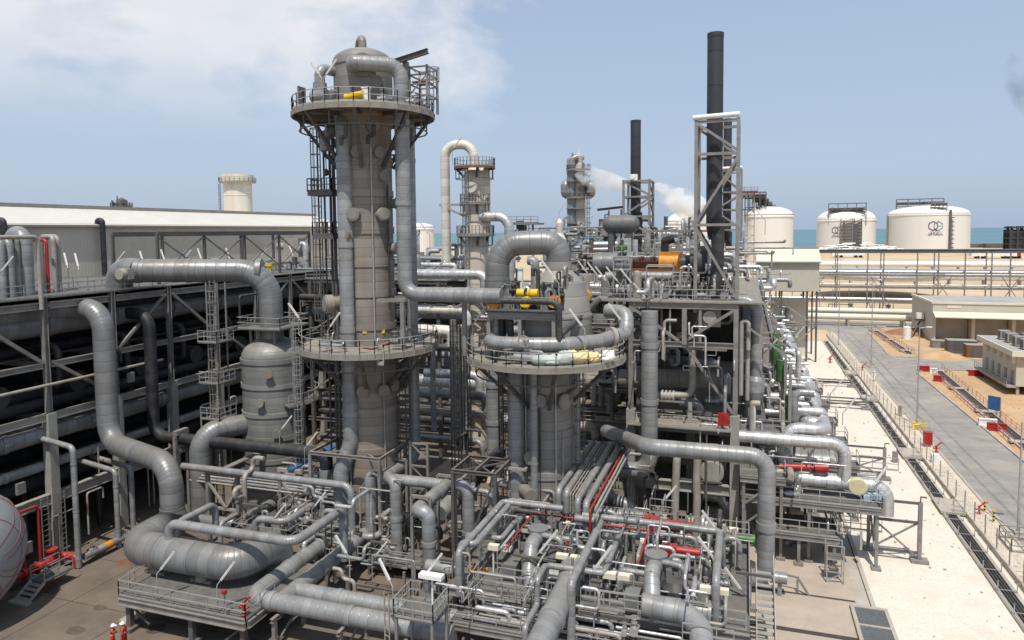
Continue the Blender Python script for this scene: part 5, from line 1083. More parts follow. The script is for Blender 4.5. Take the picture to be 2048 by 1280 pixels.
# ================================================================== small access cage at bottom centre
c = G(800, 1235, 5.2); t = thing('access_cage', 'small railed access platform with ladder over the header pipes, bottom centre', 'platform', V((c.x, c.y, 0)))
M().bb((c.x-.4, c.y, 5.1), (c.x+2.1, c.y+2.2, 5.2)).out('deck', GRATE, t); q = M(); q.rail([(c.x-.4, c.y, 5.2), (c.x+2.1, c.y, 5.2), (c.x+2.1, c.y+2.2, 5.2), (c.x-.4, c.y+2.2, 5.2)], sp=.6, closed=True); q.out('handrail', GALV, t)
q = M()
for x in (-.3, 2):
    for y in (.1, 2.1): q.beam((c.x+x, c.y+y, 0), (c.x+x, c.y+y, 5.1), .16)
q.out('legs', STEEL, t); q = M(); q.ladder((c.x-.8, c.y-.1, 0), .1, 6.6, (-.6, -1), False); q.out('ladder', STEELL, t)
M().box((c.x+1.2, c.y+1.8, 7.0), (1.5, .5, .25)).beam((c.x+1.2, c.y+1.9, 5.2), (c.x+1.2, c.y+1.9, 7), .09).out('floodlight', WHITE, label='white flat floodlight on the small access platform at bottom centre', cat='lamp')
lamp(V((c.x-.6, c.y+.3, 5.2)), 'tube lamp leaning left at the small access platform', 1.6, (-.9, .3), 1.4); lamp(V((c.x+.6, c.y+2, 5.2)), 'tube lamp leaning right behind the small access platform', 1.6, (.9, .3), 1.4)
# ================================================================== pump deck
x0, x1, y0, y1, zp = -18.2, .5, 41, 54, 4.5
t = thing('pump_deck', 'raised steel pump deck with railings filling the bottom right centre', 'deck', (x0, y0, 0)); PD = t
M().bb((x0, y0, zp-.14), (x1, y1, zp)).out('deck', GRATE, t)
q = M()
for y in (y0-.12, (y0+y1)/2, y1): q.ibeam((x0, y, zp-.42), (x1, y, zp-.42), .3, .55)
q.out('main_beam', STEEL, t)
M().rail([(x1, y0+1.6, zp), (x1, y1, zp), (x0+4, y1, zp)]).out('handrail', GALV, t); M().rail([(x0, y0+2, zp), (x0, y1, zp)]).out('handrail', GALV, t); M().rail([(x0+2, y0, zp), (x1-.2, y0, zp)]).out('handrail', GALV, t)
for i in range(6):
    for y in (y0+.3, y1-.3): M().beam((x0+.3+i*3.62, y, 0), (x0+.3+i*3.62, y, zp-.7), .32).out('leg', STEELD, t)
for i in (0, 2, 4): M().beam((x0+.3+i*3.62, y0+.25, zp-.7), (x0+.3+(i+1)*3.62, y0+.25, .4), .16).out('brace', STEELD, t)
# lower front gallery
M().bb((x0+1, y0-2.4, 3.3), (x1-.6, y0-.4, 3.4)).out('lower_walkway', GRATE, t); q = M(); q.rail([(x0+1, y0-2.4, 3.4), (x1-.6, y0-2.4, 3.4)]); q.out('lower_handrail', GALV, t); q = M(); q.ibeam((x0+1, y0-2.4, 3.1), (x1-.6, y0-2.4, 3.1), .2, .4); q.out('lower_beam', STEEL, t)
for i in range(5): M().beam((x0+1.4+i*4, y0-2.3, 0), (x0+1.4+i*4, y0-2.3, 3), .22).out('lower_leg', STEELD, t)
# stair at the right
t = thing('stair', 'steep steel stair with handrails down the right side of the pump deck', 'stair', (x1+.8, y0+1, 0))
q = M(); n = 18
for k in range(n): f = (k+.5)/n; q.box((x1+1.0, y0+8-7.0*f, zp*(1-f)), (1.0, .34, .05))
q.out('treads', GALV, t)
for dx in (.45, 1.55): M().beam((x1+dx, y0+8, zp), (x1+dx, y0+1, 0), .09, .28).out('stringer', STEELL, t); q = M(); q.rail([(x1+dx, y0+8, zp), (x1+dx, y0+1, 0.05)], sp=1.4, toe=False); q.out('handrail', STEELL, t)
q = M(); q.ladder((x0-.4, y0+1.5, 0), .2, zp+1, (-1, -.3)); q.out('caged_ladder', STEEL, label='caged ladder at the left front corner of the pump deck', cat='ladder')
# pumps
def pump(px, row, lb, flip=1):
    c = G(px, row, 7.1); b = V((c.x, c.y, zp)); t = thing('pump', lb, 'pump', b)
    q = M(); q.lathe(b+V((0, .1, 0)), [(.9, 0), (.9, .3), (.62, .35), (.62, 2.35), (.72, 2.36), (.72, 2.6), (.1, 2.62)], 22); q.out('barrel', CLADB, t)
    q = M(); q.tube([b+V((0, -.2, 2.0)), b+V((-.1*flip, -1.3, 2.0)), b+V((.1*flip, -2.6, .6)), b+V((.5*flip, -3.2, .1))], .5, 1.0, 18); q.out('suction_elbow', CLADG, t)
    q = M(); q.cyl(b+V((-.1, -2.3, .55)), b+V((3.4, -2.3, .55)), .55, n=18).cyl(b+V((3.3, -2.3, .55)), b+V((3.5, -2.3, .55)), .7, n=18); q.out('casing', CLADG, t)
    q = M(); q.lathe(b+V((1.3, -1.0, .1)), [(.9, 0), (.9, 1.1), (.6, 1.5), (.2, 1.6)], 18); q.out('motor', DARKP, t)
    M().bb(b+V((-1.6, -2.8, .05)), b+V((-.7, -1.6, 1.1))).out('terminal_box', CLADG, t)
    M().tube([b+V((.3, -.3, 2.3)), b+V((1.8, -.6, 2.3)), b+V((1.8, -.6, .2))], .2, .4, 10).out('discharge_pipe', CLADG, t)
    M().rail([b+V((-1.8, -3.3, 0)), b+V((2.8, -3.3, 0))], sp=1.2).out('guard_rail', GALV, t)
    return b
P1 = pump(1076, 1056, 'grey canned pump with flat disc top on the pump deck, left'); P2 = pump(1312, 1108, 'grey canned pump with flat disc top on the pump deck, right')
for k, (b, dx) in enumerate(((P1, -2.6), (P2, -2.6), (P2, 3.2), (P1, 2.2))):
    e = b+V((dx, -1.9, 1.5)); q = M(); q.box(e+V((0, 0, .25)), (.8, .4, .35)).box(e+V((.9, .05, .25)), (.7, .4, .3)).beam(e-V((0, 0, 1.5)), e, .1).out('control_box', CREAM, label=['cream coloured twin control box left of the left pump', 'cream coloured twin control box left of the right pump', 'cream coloured twin control box right of the right pump', 'cream coloured twin control box between the pumps'][k], cat='control box')
# big pipes leaving the pump deck toward the camera
a = G(1135, 1172, 5.6); pipe('suction_header', 'fat grey pipe sloping from the left pump to the bottom of the picture', [a+V((-.4, 2.6, 0)), a, V((a.x, 31, 5.4))], .72, CLADG, 1.2, collar=4)
a = G(1370, 1225, 5.4); pipe('suction_header', 'fat grey elbow pipe bending down at the bottom right of the pump deck', [a+V((-2.4, .2, 0)), a, a+V((1.0, -1.0, -.3)), V((a.x+1.2, 33, 3.6))], .66, CLADG, 1.2, collar=3)
# square-looking overhead pipes
def over(lb, pts, r=.22, m=CLADG): return pipe('overhead_pipe', lb, pts, r, m, r*1.6, n=10)
z8 = 7.5
P = G(1006, 1003, z8)
over('overhead grey pipe along the back of the pump deck turning toward the camera at left', walk(on(P, 'x', px=1126), ('x', 1006), ('y', 917), ('Z', -2.8)))
over('overhead grey pipe just inside the left-turning one', walk(P+V((.5, -.3, -.15)), ('y', 950), ('X', -1.0), ('Z', -2.4)))
Q = G(1240, 890, 8); xs = []
for k, (px0, px1) in enumerate(((1185, 1117), (1199, 1133), (1224, 1155), (1240, 1172))):
    a = on(V((Q.x, Q.y, 8)), 'x', px=px0); e = on(a, 'y', px=px1)
    over(['first', 'second', 'third', 'fourth'][k]+' of four parallel overhead pipes from the left, coming from the dark structure', walk(on(a, 'x', px=1150-3*k) if k in (0, 3) else a+V((-2, 0, 0)), ('x', px0), ('y', px1), ('Z', -1.6)), .25)
for k in range(3): a = on(V((Q.x, Q.y, 8)), 'x', px=1207+5*k); over('thin line squeezed between the four overhead pipes', [a, on(a, 'y', px=1141+5*k), on(a, 'y', px=1141+5*k)-V((0, 0, 1.4))], .05, STEELL)['group'] = 'thin lines between the overhead pipes'
a = on(V((Q.x, Q.y-.5, 8)), 'x', px=1250); over('red thin pipe running beside the four overhead pipes', [a, on(a, 'y', px=1180), on(a, 'y', px=1180)-V((0, 0, 1.5))], .085, RED)
for dx, m in ((.35, STEELL), (.62, GALV)):
    b = a+V((dx, 0, .1)); over('pale tray bar beside the red overhead pipe', [b, on(b, 'y', px=1190)], .09, m)['group'] = 'pale tray bars by the red pipe'
P = G(1165, 1030, 7.2); over('long overhead grey pipe across the back of the pump deck, dropping at right', walk(P, ('x', 1440), ('y', 1432), ('Z', -5)), .24)
P = G(1150, 1036, 7.0); over('overhead grey pipe crossing the pump deck middle and dropping in front', walk(P, ('x', 1203), ('y', 1142), ('Z', -6)), .26)
P = G(1092, 1130, 6.4); over('overhead grey pipe making a wide square loop between the pumps', walk(P-V((0, 0, 1.6)), ('Z', 1.6), ('x', 1207), ('y', 1250), ('Z', -1.8)), .2)
P = G(1090, 1132, 6.4); over('overhead grey pipe stepping down to the lower walkway', walk(P, ('y', 1074), ('Z', -1.6), ('Y', -2.5), ('Z', -1.4)), .19)
P = G(1310, 1150, 5.9); over('bent grey pipe stub left of the right pump', walk(P, ('X', -2.2), ('Z', -1.2)), .2)
P = G(935, 1068, 6.6); over('bent grey pipe at the left back corner of the pump deck', walk(P-V((0, 0, 1.5)), ('Z', 1.5), ('x', 1003), ('y', 1030), ('Z', -1.4)), .19)
P = G(1345, 1120, 6.2); over('small goalpost pipe right of the right pump top', walk(P, ('x', 1362), ('Z', -1.8)), .18)
over('upright grey pipe at the front right corner of the pump deck', [G(1432, 1285, 2), on(G(1432, 1285, 2), 'z', py=1120)], .26)
# red items on the deck
for k, (px0, px1, row, r) in enumerate(((1290, 1385, 1045, .40), (1330, 1400, 1097, .27))):
    a = G(px0, row, 6.2); e = on(a, 'x', px=px1); t = thing('red_actuator', ['big red horizontal cylinder actuator behind the pump deck', 'smaller red horizontal cylinder actuator by the right pump'][k], 'actuator', a)
    M().cyl(a.lerp(e, .25), e, r, n=16).out('cylinder', RED, t); M().box(a.lerp(e, .12), (1.0, .9-.3*k, .9-.3*k)).out('gearbox', RED, t); M().beam(a.lerp(e, .5), a.lerp(e, .5)-V((0, 0, 1.7)), .3).out('stand', STEEL, t)
for k, (pts, r) in enumerate(((walk(G(1010, 1100, 6.6), ('y', 1065), ('x', 1150)), .06), (walk(G(1210, 1050, 6.8), ('x', 1297), ('Y', -2), ('Z', -1.5)), .07), (walk(G(1275, 1130, 6.2), ('y', 1296), ('x', 1350), ('Z', -1.6)), .07), (walk(G(1100, 1080, 6.4), ('x', 1135), ('Z', -1.8)), .06))): pipe('red_pipe', ['thin red pipe at the left pump', 'thin red pipe along the back between the pumps', 'thin red pipe looping by the right pump', 'short thin red pipe right of the left pump'][k], pts, r, RED)
for k, (px0, px1, row, z) in enumerate(((1405, 1445, 1062, 5.4), (1445, 1510, 1072, 5.6))):
    a = G(px0, row, z); e = on(a, 'x', px=px1); t = thing('green_actuator', ['short bright green cylinder behind the right end of the pump deck', 'long bright green cylinder behind the right end of the pump deck'][k], 'actuator', a)
    M().cyl(a, e, .36, n=16).out('cylinder', LGREEN, t); M().box(a.lerp(e, .35)+V((0, 0, .5)), (.6, .4, .35)).out('position_box', CREAM, t); M().beam(a.lerp(e, .5), a.lerp(e, .5)-V((0, 0, 1.2)), .25).out('stand', STEEL, t)
b = G(955, 1145, zp); M().beam(b+V((-.7, 0, .25)), b+V((.7, .2, .25)), .15).beam(b+V((-.5, .4, .12)), b+V((.6, -.3, .12)), .12).box(b+V((0, .1, .1)), (.9, .3, .2)).out('trolley', ORNG, label='small rusty orange trolley frame on the pump deck, left', cat='trolley')
# scatter of fittings on the deck
RD = random.Random(23)
def free(p): return all((p.xy-b.xy).length > 1.5 for b in (P1, P2))
k = 0
while k < 150:
    p_ = V((RD.uniform(x0+1, x1-.8), RD.uniform(y0+.8, y1-.5), zp))
    if not free(p_) or (p_.x < x0+4.5 and p_.y < y0+7): continue
    side = 'left' if p_.x < -12 else 'middle' if p_.x < -5 else 'right'; ty = (0, 1, 2, 3, 4, 5, 3, 4, 1)[k % 9]; k += 1
    if ty == 0: valve(p_+V((0, 0, .75)), 'small flanged valve among the fittings on the %s of the pump deck' % side, RD.uniform(.2, .34), RD.choice('xy'), RD.choice([CLADG, SILV, STEEL]), group='valves on the %s of the pump deck' % side, wm=RD.choice([STEEL, GALV, STEELL]))
    elif ty == 1: M().beam(p_, p_+V((0, 0, RD.uniform(1.2, 2.6))), .15).out('post', STEEL, label='short steel support post on the %s of the pump deck' % side, cat='post', group='support posts on the %s of the pump deck' % side)
    elif ty == 2:
        t = thing('instrument', 'small instrument box on a thin post on the %s of the pump deck' % side, 'instrument', p_, 'instruments on the %s of the pump deck' % side); M().beam(p_, p_+V((0, 0, 1.3)), .07).out('post', STEEL, t); M().box(p_+V((0, 0, 1.45)), (.34, .22, .36)).cyl(p_+V((0, -.1, 1.45)), p_+V((0, -.18, 1.45)), .12, n=8).out('case', RD.choice([CREAM, WHITE, STEEL]), t)
    else:
        h = RD.uniform(.5, 2.3); pipe('deck_pipe', 'thin bent pipe among the fittings on the %s of the pump deck' % side, walk(p_, ('Z', h), (RD.choice('XY'), RD.choice([-1, 1])*RD.uniform(1, 3.2)), ('Z', -RD.uniform(.3, h))), RD.choice([.06, .09, .13, .17, .2]), RD.choice([CLADG, CLADG, SILV, STEEL, DARKP]), group='thin pipes on the %s of the pump deck' % side)
for k in range(16):
    a = V((RD.uniform(x0+1.5, x1-4), RD.choice([y0-.6, y0-1.2, y0-1.9]), RD.uniform(3.6, 4.4))); pipe('front_pipe', 'thin pipe along the front edge of the pump deck', walk(a, ('X', RD.uniform(2, 5)), ('Z', -RD.uniform(.5, 2.5))), RD.choice([.07, .1, .16]), RD.choice([CLADG, SILV, STEELL]), group='thin pipes along the pump deck front')
for k in range(22):
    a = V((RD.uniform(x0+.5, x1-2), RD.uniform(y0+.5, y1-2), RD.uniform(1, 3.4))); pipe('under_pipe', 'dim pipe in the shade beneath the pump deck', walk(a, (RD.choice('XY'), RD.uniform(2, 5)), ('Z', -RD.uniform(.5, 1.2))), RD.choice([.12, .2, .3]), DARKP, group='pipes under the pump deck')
for k, (px, row, z, ln, tb) in enumerate(((1072, 1160, 4.6, (.35, .1), 1.9), (1180, 1200, 4.5, (.4, .2), 1.9), (1448, 1195, 4.6, (-1, .1), 2.2), (1440, 1115, 4.8, (-1, .1), 1.6), (995, 1150, 4.5, (1, .3), 1.5), (960, 1105, 4.5, (1, .2), 1.6), (1490, 1240, 3, (-1, .1), 1.6), (1325, 1045, 5.5, (.4, .1), 1.2), (905, 1030, 3, (-1, .1), 1.5))): lamp(G(px, row, z), ['tube lamp standing beside the left pump elbow', 'tube lamp standing between the pumps in front', 'long tube lamp leaning left at the right of the pump deck', 'tube lamp leaning left at the back right of the pump deck', 'tube lamp leaning right at the left of the pump deck', 'tube lamp leaning right at the back left of the pump deck', 'tube lamp leaning over the stair of the pump deck', 'tube lamp beside the big red actuator', 'tube lamp left of the pump deck corner by the branch elbow'][k], 1.6, ln, tb)
# the two posts and pipes right of the deck
for k, (px, row) in enumerate(((1500, 1128), (1480, 1165))):
    a = G(px, row, 3.4); q = M(); q.beam((a.x, a.y, 0), (a.x, a.y, 3.2), .25).box((a.x, a.y, .15), (.8, .8, .3)); q.out('pipe_post', STEEL, label=['steel post under the low grey pipe right of the pump deck', 'steel post by the stair right of the pump deck'][k], cat='post')
# ================================================================== compressor structure right of the second column
YF = 65.7; cR = G(1463, 1060); YF = cR.y
def F(px, row, dy=0):
    "point on the front plane of the structure (or dy behind it)"
    return on(on(V((0, YF+dy, 10)), 'x', px=px), 'z', py=row)
XR = F(1470, 600).x; XL = F(1262, 600).x; zU = F(1400, 604).z; zM = F(1400, 690).z; zL = F(1400, 852).z; zB = F(1400, 975).z
XLL = F(1185, 598).x; DP = 34
t = thing('compressor_structure', 'big multi-level steel compressor structure with dark interior right of the second column', 'structure', (XL, YF, 0)); CS = t
ycs = [YF+k*8.4 for k in range(5)]
xcs = [XL, XL+4.9, XR]
for x in xcs:
    for i, y in enumerate(ycs):
        mid = x == xcs[1] and i == 0
        if not mid: M().beam((x, y, 0), (x, y, zL+1.2), .8, .8).out('concrete_column', BEAMG, t)
        q = M(); q.ibeam((x, y, zM if mid else zL+1.2), (x, y, zU-.6), .42, .42); q.out('steel_column', STEEL, t)
for z, w, h, m in ((zU-.35, .35, .6, STEEL), (zM, .35, .5, STEEL), (zL-.35, .4, .65, STEEL), (zB, .55, .9, BEAMG)):
    q = M(); q.ibeam((XL-.2, YF-.02, z), (XR+.2, YF-.02, z), w, h, .07); q.out('front_beam', m, t)
    for x in (XL, XR): q = M(); q.ibeam((x, YF+.3, z), (x, YF+DP, z), w, h, .07); q.out('side_beam', m, t)
q = M(); q.bb((XLL, YF-.3, zU-.08), (XR+2.4, YF+DP, zU+.05)); q.out('upper_deck', PLATE, t)
q = M(); q.bb((XL-.2, YF-1.2, zL-.08), (XR-.3, YF+DP, zL+.05)); q.out('lower_deck', PLATE, t)
M().bb((XLL-3, YF+4, zL+2.6), (XL-.5, YF+DP, zL+2.75)).out('side_deck', PLATE, t)
q = M(); q.rail([(XL, YF-1.1, zL+.05), (XR-.4, YF-1.1, zL+.05)]); q.out('lower_handrail', GALV, t)
M().rail([(XLL, YF-.2, zU+.05), (XR+2.4, YF-.2, zU+.05), (XR+2.4, YF+20, zU+.05)]).out('upper_handrail', GALV, t)
M().rail([(XLL-3, YF+4.1, zL+2.75), (XL-.5, YF+4.1, zL+2.75)]).out('side_handrail', GALV, t)
for a, b in (((XL+.2, zU-.7), (XL+4.4, zM+.3)), ((XL+4.9, zM+.3), (XR-.2, zU-.7)), ((XL+5.2, zM-.3), (XR-.2, zL+1.4))): M().beam((a[0], YF-.05, a[1]), (b[0], YF-.05, b[1]), .26).out('brace', STEEL, t)
M().beam((XL+6.3, YF, zM+.2), (XL+6.3, YF, zU-.6), .25).out('post', STEEL, t); M().beam((XL+3.6, YF, zM+.2), (XL+3.6, YF, zU-.6), .16).out('post', STEEL, t)
for x, r in ((XL-.3, .16), (XL+1.4, .2), (XL+7, .14)): M().beam((x, YF-.9, zL-.4), (x, YF-.9, .2), r).out('hanger', STEELD, t)
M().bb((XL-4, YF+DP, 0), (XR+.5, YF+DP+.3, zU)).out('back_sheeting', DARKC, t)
b = F(1447, 838, -1.0); M().box((b.x, b.y-.12, b.z), (.95, .1, 1.15)).box((b.x, b.y-.2, b.z), (.06, .1, 1.15)).out('red_cabinet', RED, label='red double fire cabinet on the rail of the lower compressor deck', cat='cabinet')
# ---- machinery in the shade
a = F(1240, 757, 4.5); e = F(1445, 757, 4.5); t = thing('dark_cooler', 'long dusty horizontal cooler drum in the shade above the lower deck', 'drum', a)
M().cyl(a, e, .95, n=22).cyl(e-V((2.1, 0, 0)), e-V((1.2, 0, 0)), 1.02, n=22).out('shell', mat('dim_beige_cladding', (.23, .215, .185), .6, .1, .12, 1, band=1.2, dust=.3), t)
for f in (.2, .75): c = a.lerp(e, f); M().bb((c.x-.25, c.y-.5, zL), (c.x+.25, c.y+.5, c.z-.8)).out('saddle', STEELD, t)
pipe('riser_pipe', 'thick grey vertical pipe at the front left of the compressor structure, elbow at its foot', walk(F(1299, 622, -1.6), ('z', 944), ('x', 1232)), .76, CLADG, 1.5, collar=5.2)
pipe('drop_pipe', 'pale beige pipe dropping and bending left to a valve on the lower deck', walk(F(1384, 690, 2.0), ('z', 792), ('x', 1344)), .33, STEELL, .9)
c = F(1336, 792, 2.0); q = M()
for k in (-.6, -.25, .1, .45): q.cyl(c+V((k, 0, 0)), c+V((k+.18, 0, 0)), .58, n=16)
q.cyl(c+V((-1.4, 0, 0)), c+V((.6, 0, 0)), .4, n=14).out('expansion_joint', STEELL, label='bolted beige expansion joint at the end of the bent pipe', cat='joint')
b = F(1380, 800, 2.0); M().beam((b.x, b.y, zL), (b.x, b.y, b.z-.2), .42).out('pipe_stool', STEELL, label='pale stool post under the bent beige pipe', cat='post')
for k, (px0, px1, top) in enumerate(((1354, 1350, 915), (1396, 1394, 910))):
    b = F(px0, top, -.8); e = F(px1, 1075, -.9); pipe('beige_drop', ['slightly kinked beige pipe dropping below the lower deck, left', 'straight beige pipe dropping below the lower deck, right'][k], [b+V((.2, 1.6, .5)), b, V((b.x-.1, b.y, b.z-2.6)), V((e.x+.05, e.y, b.z-4)), V((e.x, e.y, .2))], .36, STEELL, .6, collar=3)
c = F(1424, 946, -.35); t = thing('drum_end', 'flat round beige drum end below the lower deck', 'drum', c); q = M(); q.lathe(c, [(1.08, 8), (1.08, .05), (1.0, 0), (.05, 0)], 28, (V((1, 0, 0)), V((0, 0, 1)), V((0, 1, 0)))); q.out('shell', BEAMG, t)
RD = random.Random(5)
for k in range(34):
    z0 = RD.choice([zL+.3, zL+1.2, zM+.4, zM+1.5, zM-1.2, 1.0, zB+1]); a = V((RD.uniform(XL-3, XR-3), YF+RD.uniform(3, 14), z0)); r = RD.choice([.15, .22, .35, .5])
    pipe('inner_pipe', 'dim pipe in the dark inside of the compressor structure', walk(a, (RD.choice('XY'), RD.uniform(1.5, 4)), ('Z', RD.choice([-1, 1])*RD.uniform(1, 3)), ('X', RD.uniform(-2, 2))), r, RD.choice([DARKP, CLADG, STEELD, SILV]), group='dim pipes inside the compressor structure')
a = F(1210, 760, 6); pipe('dark_riser', 'dark ribbed vertical pipe left of the compressor structure', [V((a.x, a.y, zr(a, 690))), V((a.x, a.y, zL+2))], .7, DARKP, collar=3); a = F(1243, 790, 6); pipe('dark_riser', 'second dark vertical pipe beside the compressor structure', [V((a.x, a.y, zr(a, 700))), V((a.x, a.y, zL+2))], .5, DARKP, collar=3)
a = F(1320, 640, 4); pipe('turbine_casing', 'fat dark curved duct hung under the upper deck', walk(a, ('x', 1372), ('Z', 3)), 1.25, DARKP, 2); c = F(1418, 634, .4); q = M(); q.lathe(c, [(.6, 0), (.6, .25), (.1, .25)], 20, (V((1, 0, 0)), V((0, 0, -1)), V((0, -1, 0)))); q.box(c+V((0, .4, 0)), (1.9, .3, 1.9)); q.out('gauge_box', STEELL, label='square panel with a round grey dial under the upper deck', cat='panel')
# ---- long front pipe to the foot at right
f0 = G(1533, 1150, 2.0); f0 = V((1.75, 54.7, 0)); zt = zr(f0, 914)
a = V((f0.x, f0.y, zt)); b = on(a, 'x', px=1293); e = D(1213, 862, 70)
t = thing('front_pipe', 'fat grey pipe crossing before the compressor structure then dropping to the ground at right', 'pipe', V((f0.x, f0.y, 0)))
q = M(); z0 = 1.1; q.tube([e, b, a, V((f0.x, f0.y, z0)), V((f0.x-2.2, f0.y, z0))], .64, 1.25, 20); q.cyl((f0.x, f0.y, zr(f0, 1060)), (f0.x, f0.y, zr(f0, 1044)), .72, n=20); q.cyl(a.lerp(b, .43)-V((.3, 0, 0)), a.lerp(b, .43)+V((.3, 0, 0)), .66, n=20); q.out('run', CLADG, t)
q = M(); q.cyl((f0.x+.3, f0.y, z0+.25), (f0.x+1.5, f0.y, z0+.25), .42, n=16).beam((f0.x+1.0, f0.y, 0), (f0.x+1.0, f0.y, z0), .3); q.out('stub_end', CLADG, t)
q = M(); q.beam((f0.x+2.3, f0.y+.8, 0), (f0.x+2.3, f0.y+.8, 1.2), .14).beam((f0.x+2.3, f0.y+.8, 1.2), (f0.x+3.1, f0.y+.5, .05), .14).beam((f0.x+1.2, f0.y+1, 1.2), (f0.x+2.4, f0.y+.8, 1.2), .12); q.out('pipe_guide', STEEL, label='small slanted steel guide post by the foot of the front pipe', cat='post')
pipe('low_elbow', 'grey elbow coming out of the dark behind the pump deck', [G(1225, 1010, 3.4)+V((-1, 3, 0)), G(1225, 1000, 3.6), G(1262, 1010, 3.4), G(1262, 1010, 3.4)-V((0, 0, 2.4))], .55, CLADG, 1.1)
pipe('low_pipe', 'grey ribbed pipe along the back edge of the pump deck', [G(1190, 1025, 4), on(G(1190, 1025, 4), 'x', px=1305), on(G(1190, 1025, 4), 'x', px=1305)-V((0, 0, 3))], .52, CLADG, 1.0)
# ---- upper deck machinery
def U(px, row, dy): return F(px, row, dy)
dy = 6
def P(px, row, dy=6): return F(px, row, dy)
a, e = P(1190, 527), P(1414, 527); t = thing('gas_turbine', 'long grey turbine casing with a rusty orange middle on the upper deck', 'turbine', V((a.x, a.y, zU)))
s1, s2, s3 = P(1268, 527), P(1319, 527), P(1361, 527)
q = M(); q.cyl(a, s1, 1.15, n=24); q.cyl(s1-V((.9, 0, 0)), s1-V((0, 0, 0)), 1.25, n=24); q.out('casing', CLADB, t)
M().cyl(s1, s2, .8, n=20).out('hot_section', RUST, t)
q = M(); q.cyl(s2, s3, 1.15, n=24).box(s2.lerp(s3, .5)+V((0, 0, .95)), (s3.x-s2.x, 1.6, .5)); q.out('orange_casing', ORNG, t)
q = M(); q.cyl(s3, e, .85, n=20).cyl(e-V((.9, 0, 0)), e, 1.75, n=28).cyl(e-V((1.7, 0, 0)), e-V((1.2, 0, 0)), 1.5, n=28); q.out('exhaust_end', DARKP, t)
c = s2.lerp(s3, .25); q = M(); q.beam(c+V((0, -.4, 1.1)), c+V((0, -.4, 2.4)), .7).cyl(c+V((-.2, -.4, 2.2)), c+V((.9, -.4, 2.5)), .42, n=12); q.out('black_filter', BLACK, t)
q = M(); z = s1.z-.55
for yy in (-1.5,): q.beam((s1.x, s1.y+yy, z), (s3.x+.5, s1.y+yy, z), .3, .3); q.beam((s1.x+.2, s1.y+yy, z-.1), (s1.x+.2, s1.y+yy, zU), .2); q.beam((s3.x, s1.y+yy, z+1.6), (s3.x-.8, s1.y+yy, zU), .2)
q.out('rusty_frame', RUST, t)
for k in range(9): c = s1.lerp(s2, (k+.5)/9)+V((0, -.9, .35)); M().cyl(c, c+V((0, -.25, .4)), .13, n=8).out('fuel_nozzle', [SILV, SILV, STEEL, RUST][k % 4], t)
for f in (.15, .5, .9): c = a.lerp(e, f); M().bb((c.x-.3, c.y-.8, zU), (c.x+.3, c.y+.8, c.z-.7)).out('pedestal', STEELD, t)
z = P(1290, 553, 3.5); tube_thing('cross_header', 'grey header with a fat tee and drop legs at the front of the upper deck', [([P(1212, 553, 3.5), P(1345, 553, 3.5)], .48, 1, 2.5), (walk(P(1290, 553, 3.5), ('x', 1307), ('Z', -3)), .46, .8, 0), ([P(1246, 540, 3.5), P(1246, 568, 3.5)], .78, 1, 0), ([P(1212, 553, 3.5)+V((0, 0, 0)), V((P(1212, 553, 3.5).x, YF+3.5, zU))], .5, 1, 0)])
b = P(1274, 550, 2.5); M().cyl((b.x, b.y, zU+.1), (b.x, b.y, b.z), .45, n=16).lathe((b.x, b.y, b.z), [(.45, 0), (.4, .3), (.1, .45)], 16).out('pot', STEELL, label='pale upright pot beside the tee header on the upper deck', cat='vessel')
a, e = F(1206, 449, 22), F(1279, 449, 22); t = thing('overhead_drum', 'dark grey horizontal drum raised on legs behind the upper deck', 'drum', V((a.x, a.y, zU))); L = e.x-a.x
M().lathe(a, [(.05, 0), (.6, .12), (1.0, .5), (1.15, 1.0), (1.15, L-1.0), (1.0, L-.5), (.6, L-.12), (.05, L)], 24, 'x').out('shell', mat('drum_grey', (.13, .13, .13), .55, .15, .1, 1, dust=.3), t)
for f in (.25, .72): M().bb((a.x+L*f-.3, a.y-.7, zU), (a.x+L*f+.3, a.y+.7, a.z-.8)).out('leg', STEELD, t)
q = M(); q.ibeam((a.x-1, a.y+1.5, a.z+1.9), (a.x+L*.5, a.y+1.5, a.z+2.2), .4, .3).beam((a.x+.5, a.y+1.5, zU), (a.x+.5, a.y+1.5, a.z+1.8), .2).beam((a.x+L*.45, a.y+1.5, zU), (a.x+L*.45, a.y+1.5, a.z+1.9), .2); q.out('canopy_beam', STEELD, t)
actuator(F(1244, 520, 5), 'tall control valve with a green head on the upper deck', .6, GREEN); b = F(1245, 500, 5); M().beam((b.x, b.y, zr(b, 560)), (b.x, b.y, zr(b, 480)), .22).cyl((b.x, b.y, zr(b, 500)), (b.x, b.y, zr(b, 490)), .5, n=12).out('green_actuator', GREEN, label='green valve stem standing tall before the grey turbine casing', cat='actuator')
for k, px in enumerate((1225, 1240, 1252, 1330, 1346, 1385, 1402, 1418, 1432, 1445, 1455)): valve(F(px, 590, 2+k % 3*1.5), 'grey valve near the front rail of the upper deck', .36, 'xy'[k % 2], group='valves at the front of the upper deck')
for k in range(22):
    px = 1215+k*12; b = F(px, 585, RD.uniform(2, 12)); b.z = zU; pipe('deck_riser', 'small pipe riser among the machinery of the upper deck', walk(b, ('Z', RD.uniform(1, 3.6)), (RD.choice('XY'), RD.uniform(-2, 2)), ('Z', -.8)), RD.choice([.1, .16, .25]), RD.choice([CLADG, SILV, STEEL]), group='small risers on the upper deck')
a, e = F(1290, 463, 11), F(1392, 463, 11); z2_ = zr(a, 500); t = thing('gantry', 'open steel gantry over the turbine on the upper deck', 'gantry', V((a.x, a.y, zU)))
